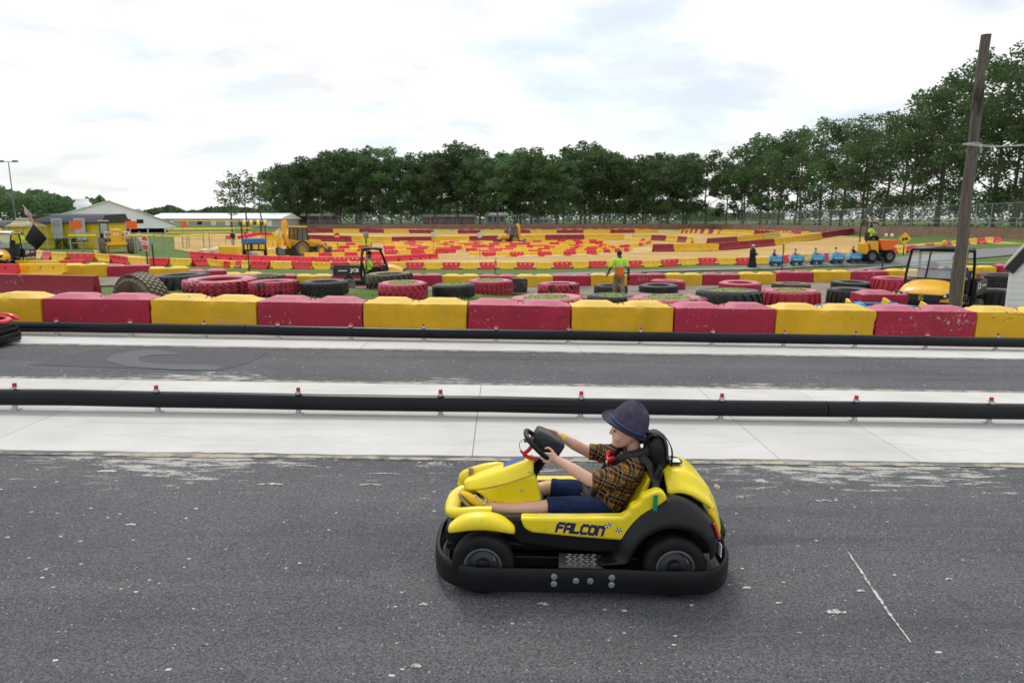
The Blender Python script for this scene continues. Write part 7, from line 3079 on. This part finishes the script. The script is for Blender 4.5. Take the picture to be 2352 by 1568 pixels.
# white gabled hall
G0, G1, G2 = ray_p(128, 496, 100), ray_p(250, 462, 103.4), ray_p(405, 518, 108.1)
gb = Vector((G0.x, G0.y, 0.0))
WH = empty('white_hall', (G0.x, G0.y, -.2), math.atan2(G2.y - G0.y, G2.x - G0.x))
tag(WH, 'white gabled hall behind the yellow hut', 'building')
w = (Vector((G2.x, G2.y, 0)) - gb).length
xr = (Vector((G1.x, G1.y, 0)) - gb).length
zr, zl, ze = G1.z + .2, G0.z + .2, G2.z + .2
MB().prism([(0, 1.2), (0, zl), (xr, zr), (w, ze), (w, ze - .25), (w - 1.2, ze - .4), (xr - 1, ze - .4), (xr - 1, 0), (0, 0)], 0, 22).build('gable_wall', MAT_WB, WH)
MB().add([(-.3, -.3, zl + .0), (xr, -.3, zr + .12), (xr, 22.3, zr + .12), (-.3, 22.3, zl + .0)], [(0, 1, 2, 3)]).build('roof', MAT_WR, WH, solid=.12)
MB().add([(xr, -.3, zr + .12), (w + .4, -.3, ze + .1), (w + .4, 22.3, ze + .1), (xr, 22.3, zr + .12)], [(0, 1, 2, 3)]).build('roof', MAT_WR, WH, solid=.12)
MB().box(xr - .9, w - 1.0, 3.0, 3.2, 0, ze - .45).build('open_bay', MAT_DARK, WH)
for k in range(4):
    x = xr + (w - xr - 1.6) * k / 3
    MB().box(x - .1, x + .1, .1, .3, 0, ze - .42).build('bay_post', MAT_SIGNB, WH)
for x in (xr - 1.9 + 4.1, xr - .2 + 4.1):
    MB().box(x - .5, x + .4, -.02, .05, ze + .35, ze + .95).build('window', MAT_DARK, WH)
vt_ = MB()
vt_.lathe([(.9, 0), (.9, .7), (1.2, .8), (1.2, 1.3), (.9, 1.5), (.9, 2.0), (.001, 2.1)], (3.4, 5, zl + .6), 'z', 14)
vt_.build('roof_fan', MAT_WB, WH)
# long white building
d = 172
L0, L1 = ray_p(340, 514, d), ray_p(645, 514, d)
LB = empty('long_white_building', (L0.x, L0.y, .2), YAW)
tag(LB, 'long low white-roofed building left of the grove', 'building')
w = (L1 - L0).length
hE, hR = ray_z(503, d) - .2, ray_z(489, d) - .2
MB().box(0, w, 0, 14, -.4, hE).build('wall', MAT_OFF, LB)
MB().prism([(-.6, hE), (-.6, hE + .12), (8, hR), (16, hE)], -.4, w + .4, plane='yz').build('roof', MAT_WR, LB)
for k in range(9):
    x = w * (k + .7) / 9.5
    MB().box(x - .55, x + .55, -.05, .02, .1 if k % 3 else .5, hE - .25).build('door' if k % 3 else 'window', MAT_WB if k % 3 else MAT_DARK, LB)
# low buildings seen between the trunks of the grove
for x0, x1, y0, y1, d, mt, lab in ((972, 1086, 492, 513, 204, M('brown_brick', (.26, .085, .045), .85, var=.2, scale=1), 'low red brick building between the grove trunks'),
                                  (688, 760, 490, 512, 206, M('brown_earth', (.14, .065, .04), .9, var=.2, scale=1), 'dark red building behind the left end of the grove'),
                                  (1116, 1162, 488, 513, 203, MAT_OFF, 'pale grey shed between the grove trunks'), (1224, 1262, 500, 514, 210, MAT_WB, 'small white shed deep in the grove')):
    a, b, c_, d_ = panel_rect(x0, x1, y0, y1, d)
    B0 = empty('low_building', (a.x, a.y, a.z), YAW)
    tag(B0, lab, 'building')
    w, h = (b - a).length, c_.z - a.z
    MB().box(0, w, 0, 6, -.8, h * .72).build('wall', mt, B0)
    MB().prism([(-.4, h * .72), (3, h), (6.4, h * .72)], -.3, w + .3, plane='yz').build('roof', MAT_SIGNB if mt is not MAT_WB else MAT_WR, B0)
    for k in range(3):
        MB().box(w * (.2 + .3 * k) - .5, w * (.2 + .3 * k) + .5, -.06, .02, .4, h * .6).build('window', MAT_DARK, B0)
# market canopy, awning cloth and clutter left of the hut
cn = pd(66, 60)
CN = empty('canopy_tent', cn, YAW)
tag(CN, 'small tan canopy tent with a black drop cloth left of the yellow hut', 'tent')
for x in (-1.0, 1.0):
    for y in (-1, 1):
        MB().bar((x, y, 0), (x, y, 2.0), .06).build('post', MAT_SIGNB, CN)
MB().loft([[(-1.1, -1.1, 2.0), (1.1, -1.1, 2.0), (1.1, 1.1, 2.0), (-1.1, 1.1, 2.0)], [(-.45, -.45, 2.55), (.45, -.45, 2.55), (.45, .45, 2.55), (-.45, .45, 2.55)]], caps=False).build('canopy', M('tan_canvas', (.56, .44, .26), .8), CN, solid=.03)
MB().box(-.5, .5, -.5, .5, 2.55, 2.72).build('top_vent', MAT_SIGNB, CN, bev=.05)
MB().add([(-2.2, .5, 2.2), (1.5, -.3, 3.0), (1.6, 1.2, 3.0), (-2.0, 1.8, 2.3)], [(0, 1, 2, 3)]).build('awning', M('brown_canvas', (.16, .12, .08), .9), CN, solid=.03)
MB().bar((1.3, -1.2, 3.0), (1.8, -1.3, 1.2), .11).build('wooden_strut', M('raw_timber', (.50, .30, .12), .8), CN)
bs = pd(84, 55)
BD = empty('black_diamond_sign', bs, YAW)
tag(BD, 'black square board standing on its corner in front of the yellow hut', 'sign')
MB().add([(-.85, 0, 1.15), (0, 0, .25), (.95, 0, 1.2), (0, 0, 2.35)], [(0, 1, 2, 3)]).build('board', MAT_BLKC, BD, solid=.04)
MB().bar((.15, .05, -.1), (.10, .05, 2.0), .08).build('post', MAT_SIGNB, BD)
# flag
fl = pd(84, 64)
FL = empty('flag', (fl.x, fl.y, ray_z(496, 64)), YAW)
tag(FL, 'striped red and white flag on a slanted staff over the yellow hut', 'flag')
MB().cyl((0, 0, 0), (-.85, 0, 1.0), .03, n=6).build('staff', MAT_SIGNB, FL)
for k in range(7):
    a0, a1 = k / 7, (k + 1) / 7
    MB().add([(-.72 + .35 * a0, 0, .85 - .62 * a0 * .9), (-.72 + .35 * a1, 0, .85 - .62 * a1 * .9), (-.80 + .45 * a1, .04, .15 - .35 * a1), (-.80 + .45 * a0, .03, .15 - .35 * a0)], [(0, 1, 2, 3)]).build('flag_stripe', MAT_RED if k % 2 == 0 else MAT_WHITE, FL, solid=.01)
# light mast and power poles
def mast(px, d, ytop, label, name='light_mast', r=.12, head=True, arms=0):
    b = pd(px, d)
    Mt = empty(name, b, YAW)
    tag(Mt, label, 'pole')
    h = ray_z(ytop, d) - b.z
    MB().cyl((0, 0, -.3), (0, 0, h), r, r * .6, n=8).build('shaft', MAT_WOOD if arms else MAT_GREY, Mt)
    if head:
        MB().bar((-1.4, 0, h), (1.4, 0, h), .10).build('crossbar', MAT_GREY, Mt)
        for x in (-1.2, 1.2):
            MB().box(x - .35, x + .35, -.35, .2, h - .02, h + .22).build('floodlight', MAT_BLK, Mt)
    for k in range(arms):
        MB().bar((-1.1, 0, h - .5 - 2.6 * k), (1.1, 0, h - .5 - 2.6 * k), .14).build('crossarm', MAT_WOOD, Mt)
        for x in (-.9, 0, .9):
            MB().lathe([(.05, 0), (.08, .06), (.04, .14), (.06, .2), (.001, .24)], (x, 0, h - .43 - 2.6 * k), 'z', 8).build('insulator', MAT_SIGNB, Mt)
    return Mt


mast(40, 120, 372, 'thin floodlight mast above the wood at far left')
mast(2333, 92, 222, 'power pole with crossarms between the right-hand trees', 'power_pole', .16, False, 2)
mast(75, 160, 487, 'short power pole in front of the wood at far left', 'power_pole', .15, False, 1)
mast(8, 150, 487, 'second short power pole at the left picture edge', 'power_pole', .15, False, 1)

# yellow-padded rail fences of the ride queue ----------------------------------
MAT_FOAM = M('yellow_padding', (.74, .58, .03), .6, var=.1, scale=2)


def queue_fence(pts, label, hs, dp=2.4, hp=1.15, foam=True):
    Q = empty('padded_rail')
    tag(Q, label, 'fence')
    for a, b in zip(pts, pts[1:]):
        L = (b - a).length
        k = max(1, int(L / dp))
        for i in range(k + 1):
            p = a.lerp(b, i / k)
            MB().cyl((p.x, p.y, p.z - .1), (p.x, p.y, p.z + hp), .03, n=6).build('post', MAT_RAIL, Q)
        for h, yl in hs:
            MB().cyl((a.x, a.y, a.z + h), (b.x, b.y, b.z + h), .07 if yl else .025, n=8).build('padding' if yl else 'rail', MAT_FOAM if yl else MAT_RAIL, Q)
    return Q


queue_fence([gp(60, 571), gp(170, 570)], 'yellow padded rail in front of the yellow hut', ((.95, True), (.5, False)))
queue_fence([gp(300, 572), gp(430, 571), gp(520, 568)], 'yellow padded double rail behind the stop sign', ((1.22, True), (.42, False)), hp=1.25)
queue_fence([gp(380, 556), gp(540, 553)], 'upper yellow padded rail beyond the lawn', ((1.1, True), (1.5, True)), hp=1.6)
queue_fence([gp(400, 543), gp(580, 541)], 'far yellow padded rail at the white hall', ((1.0, True), (2.0, True)), hp=2.1)
# open frame gates with orange flags
for i, (x0, x1, d, fy, lab) in enumerate(((164, 226, 54, 516, 'scaffold frame with an orange flag left of the telehandler'), (292, 356, 56, 516, 'scaffold frame with an orange flag carrying the white banner'), (420, 468, 72, 514, 'scaffold frame with a small red flag'))):
    a, b = pd(x0, d), pd(x1, d)
    F0 = empty('scaffold_frame', a, YAW)
    tag(F0, lab, 'frame')
    w = (b - a).length
    h = ray_z(536, d) - a.z
    for x in (0, w):
        for y in (0, 1.4):
            MB().bar((x, y, -.2), (x, y, h), .08).build('upright', MAT_RAIL, F0)
    for p_, q_ in (((0, 0, h), (w, 0, h)), ((0, 1.4, h), (w, 1.4, h)), ((0, 0, .9), (w, 0, .9))):
        MB().bar(p_, q_, .06).build('crossbar', MAT_RAIL, F0)
    MB().cyl((0, -.1, h - .18), (w, -.1, h - .18), .09, n=8).build('padding', MAT_FOAM, F0)
    zf = ray_z(fy, d) - a.z
    MB().bar((.1, 0, h), (.1, 0, zf + .3), .04).build('flag_staff', MAT_RAIL, F0)
    MB().box(.12, 1.0 if i < 2 else .6, -.01, .01, zf - .35, zf + .28).build('flag', M('orange_flag', (.85, .13, .02), .7), F0)
    if i == 1:
        bn = MB().box(-1.75, .35, -.05, -.03, 1.15, 1.78).build('banner', MAT_WHITE, F0)
        text_mesh('WHACKIN IT', .34, MAT_NAVY, 'lettering', bn, (-.70, -.053, 1.52), (R(90), 0, 0), sx=.95, bold=.012)
        MB().box(-1.75, .35, -.055, -.045, 1.17, 1.25).build('banner_stripe', MAT_RED, bn)

# --- signs -----------------------------------------------------------------------
MAT_SR = M('sign_red', (.62, .012, .020), .45)
MAT_SY = M('sign_yellow', (.85, .52, .01), .45)


def sign_post(px, base_y, name, label, d=None):
    b = pd(px, d) if d else gp(px, base_y)
    S = empty(name, b, YAW)
    tag(S, label, 'sign')
    return S, b


S, b = sign_post(340, 0, 'stop_sign', 'red and white stop sign on a thin post behind the second block row', 32.2)
zt, zb = ray_z(541, 32.2) - b.z, ray_z(576, 32.2) - b.z
c, r = (zt + zb) / 2, (zt - zb) / 2
oc = [(r * 1.08 * math.cos(R(22.5 + 45 * k)), c + r * 1.08 * math.sin(R(22.5 + 45 * k))) for k in range(8)]
plt = MB().prism([(x * .98, z) for x, z in oc], -.012, .0).build('plate', MAT_WHITE, S)
MB().prism([(x * .90, c + (z - c) * .92) for x, z in oc], -.018, -.0125).build('red_face', MAT_SR, plt)
text_mesh('STOP', r * .86, MAT_WHITE, 'lettering', plt, (0, -.020, c), (R(90), 0, 0), bold=.010)
MB().bar((0, .02, -.2), (0, .02, zt - .1), .05).build('post', MAT_BLK, S)
S.rotation_euler.z = YAW + R(-38)
# number one sign on a post (with a bleached skull-like knob on top)
S, b = sign_post(843, 0, 'number_sign', 'yellow sign with a black number one above the side-on cart', 40)
z0, z1 = ray_z(563, 40) - b.z, ray_z(547, 40) - b.z
bx = MB().box(-.23, .23, -.05, .05, z0, z1).build('panel', M('lemon_panel', (.85, .80, .03), .45), S, bev=.01)
text_mesh('1', .44, MAT_KB, 'lettering', bx, (0, -.052, (z0 + z1) / 2), (R(90), 0, 0), bold=.014)
MB().bar((0, 0, -.2), (0, 0, z0 + .02), .07).build('post', MAT_BLK, S)
MB().loft([[(.16 * k * math.cos(a), .16 * k * math.sin(a), z1 + h) for a in [2 * math.pi * j / 12 for j in range(12)]] for k, h in ((.7, 0), (.95, .06), (1, .2), (.85, .31), (.4, .36))]).build('bollard_top', M('grey_stone', (.33, .27, .22), .9, var=.2), S, ang=60)
for px_, by, ty, d, nm, lab, kind in ((775, 0, 535, 66, 'no_entry_sign', 'round red no-entry sign on a thin post right of the large digger', 'ne'),
                                     (1102, 0, 533, 58, 'round_sign', 'grey back of a round sign behind the maze front, right one', 'back'),
                                     (1091 - 65 + 63, 0, 533, 60, 'x', '', None), (996, 0, 532, 62, 'round_sign', 'grey back of a round sign behind the maze, left one', 'back')):
    if kind is None:
        continue
    S, b = sign_post(px_, 0, nm, lab, d)
    zt = ray_z(ty, d) - b.z
    r = .30 if kind == 'ne' else .24
    pn = MB().lathe([(.001, -.02), (r, -.02), (r, .0), (.001, .0)], (0, 0, zt - r), 'y', 24).build('disc', MAT_SR if kind == 'ne' else MAT_SIGNB, S, ang=30)
    if kind == 'ne':
        MB().box(-r * .7, r * .7, -.03, -.021, zt - r - .055, zt - r + .055).build('white_bar', MAT_WHITE, pn)
    MB().bar((0, .02, -.2), (0, .02, zt - r), .045).build('post', MAT_GREY, S)
for px_, d, ty, lab, turn in ((2074, 45, 533, 'yellow diamond warning sign with a black arrow near the train', 0), (1798, 40.5, 552, 'yellow diamond sign seen edge-on behind the train', 78), (1138, 43, 586, 'yellow sign seen edge-on on the grass verge', 82), (2028 - 4, 0, 0, '', None)):
    if turn is None:
        continue
    S, b = sign_post(px_, 0, 'diamond_sign', lab, d)
    zt = ray_z(ty, d) - b.z
    r = .42
    pn = MB().prism([(-r, zt - r), (0, zt - 2 * r), (r, zt - r), (0, zt)], -.012, .0).build('plate', MAT_SY, S)
    MB().prism([(-.18, zt - r - .16), (-.18, zt - r + .04), (.06, zt - r + .04), (.06, zt - r + .12), (.22, zt - r - .01), (.06, zt - r - .14), (.06, zt - r - .06), (-.08, zt - r - .06), (-.08, zt - r - .16)], -.018, -.013).build('arrow', MAT_KB, pn)
    MB().bar((0, .02, -.2), (0, .02, zt - .2), .05).build('post', MAT_BLK, S)
    S.rotation_euler.z = YAW + R(turn)
for px_, d, yb, yt, lab in ((355, 33.2, 0, 560, 'thin black marker post right of the stop sign'), (572, 36, 0, 560, 'thin dark marker post in front of the sand, left'), (2027, 37.5, 0, 592, 'thin dark post on the verge below the dumper')):
    b = pd(px_, d)
    o = MB().bar((0, 0, -.2), (0, 0, ray_z(yt, d) - b.z), .05).build('marker_post', MAT_BLK)
    o.location = b
    tag(o, lab, 'post')

# pale sandbags along the maze front, foam block, limestone chunks ---------------
MAT_BAG = M('pale_sandbag', (.66, .58, .42), .9, var=.12, scale=3)
for i, (x0, x1, y) in enumerate(((1064, 1112, 592), (1120, 1163, 592), (1188, 1238, 591), (1250, 1300, 590), (1310, 1360, 588), (1372, 1420, 585), (1428, 1476, 582))):
    a, b = gp(x0, y), gp(x1, y - .6)
    mb = MB()
    rg_ = []
    for k in range(9):
        t = k / 8
        p = a.lerp(b, t)
        e = .35 + .65 * math.sin(math.pi * min(max(t, .03), .97)) ** .4
        rg_.append([(p.x, p.y + .16 * e * math.cos(2 * math.pi * j / 8), p.z + .05 + .09 * e * math.sin(2 * math.pi * j / 8) * (1 + .2 * math.sin(k * 2.2))) for j in range(8)])
    mb.loft(rg_)
    o = mb.build('sandbag_roll', MAT_BAG, ang=60)
    tag(o, 'long pale sandbag roll at the maze front, %s from the left' % ordinal(i + 1), 'sandbag', 'sandbag rolls')
fb_ = pd(529, 52)
o = MB().box(-.78, .78, -.4, .4, 0, 1.0).build('foam_block', M('foam_yellow', (.72, .48, .02), .7, var=.08, scale=3), bev=.12, bseg=3)
o.location = fb_
o.rotation_euler = (0, 0, YAW)
tag(o, 'big rounded yellow foam block left of the safari cart', 'foam block')
for i, (x, y, s) in enumerate(((545, 587, .5), (562, 588, .62), (580, 586, .45), (500, 590, .8), (470, 588, .6))):
    p = gp(x, y)
    mb = MB()
    rg = random.Random(40 + i)
    rr = []
    for k in range(6):
        z = k / 5
        e = (1 - z ** 3) ** .5
        rr.append([(s * e * (1 + .25 * rg.uniform(-1, 1)) * math.cos(j * .7), s * e * (1 + .25 * rg.uniform(-1, 1)) * math.sin(j * .7), s * 1.0 * z) for j in range(9)])
    mb.loft(rr)
    o = mb.build('limestone_chunk', M('limestone', (.62, .53, .36), .9, var=.15, scale=4, bump=.4) if i == 0 else bpy.data.materials['limestone'], ang=25)
    o.location = p
    tag(o, 'pale limestone chunk on the grass by the safari cart, %s from the left' % ordinal((3, 4, 5, 2, 1)[i]), 'rock', 'limestone chunks')
# visitors in the queue area
VIS = [(190, 66, MAT_BLKC, 'visitor in black behind the telehandler'), (356 - 34, 60, MAT_WHITE, 'visitor in white under the banner'), (535, 74, MAT_BLKC, 'visitor in black leaning at the padded rail'), (56, 52, MAT_HIVIS, 'visitor in bright green near the canopy tent')]
for x, d, mt, lab in VIS:
    p = pd(x, d)
    simple_person('person', lab, p, YAW + rnd.uniform(0, 6), STAND, mt, MAT_GREYC, MAT_SKIN_T, MAT_DHAIR, 1.7, 'visitors in the queue')

# grass blades round the tyres -----------------------------------------------------
rg = random.Random(3)
vs, fs = [], []
for _ in range(26000):
    x = rg.uniform(300, 2330)
    d = rg.uniform(13.0, 24.0 if x < 1250 else 21.0)
    if mnoise.noise((x * .012, d * .4, 0)) < -.15:
        continue
    p = pd(x, d)
    p.z -= .03
    a = rg.uniform(0, 6.28)
    l = rg.uniform(.03, .11)
    w = .010
    o = len(vs)
    vs += [p + Vector((-w * math.cos(a), -w * math.sin(a), 0)), p + Vector((w * math.cos(a), w * math.sin(a), 0)), p + Vector((rg.uniform(-.05, .05), rg.uniform(-.05, .05), l))]
    fs.append((o, o + 1, o + 2))
MAT_BLADE = M('grass_blade', (.20, .31, .055), .8, var=.3, scale=1.5)
o = MB().add(vs, fs).build('grass', MAT_BLADE, ang=0, fix=False)
struct(o, 'stuff')
tag(o, 'short grass growing round the tyres', 'grass')
# weeds along the far kerb of the track

# ------------------------------------------------------------------ the track and all that stands on it leans with the fall of the ground
bpy.context.view_layer.update()
ROLL = Matrix.Rotation(math.atan(TILT), 4, FWD)
for o in list(SC.objects):
    if o.parent is None and o.name.split('.')[0] in ('asphalt_lane', 'concrete_strip', 'edge_line', 'tarmac_patch', 'paint_scrape', 'pipe_rail', 'go_kart') or o is BOY or \
            (o.get('group') == 'front row of painted concrete blocks'):
        o.matrix_world = ROLL @ o.matrix_world
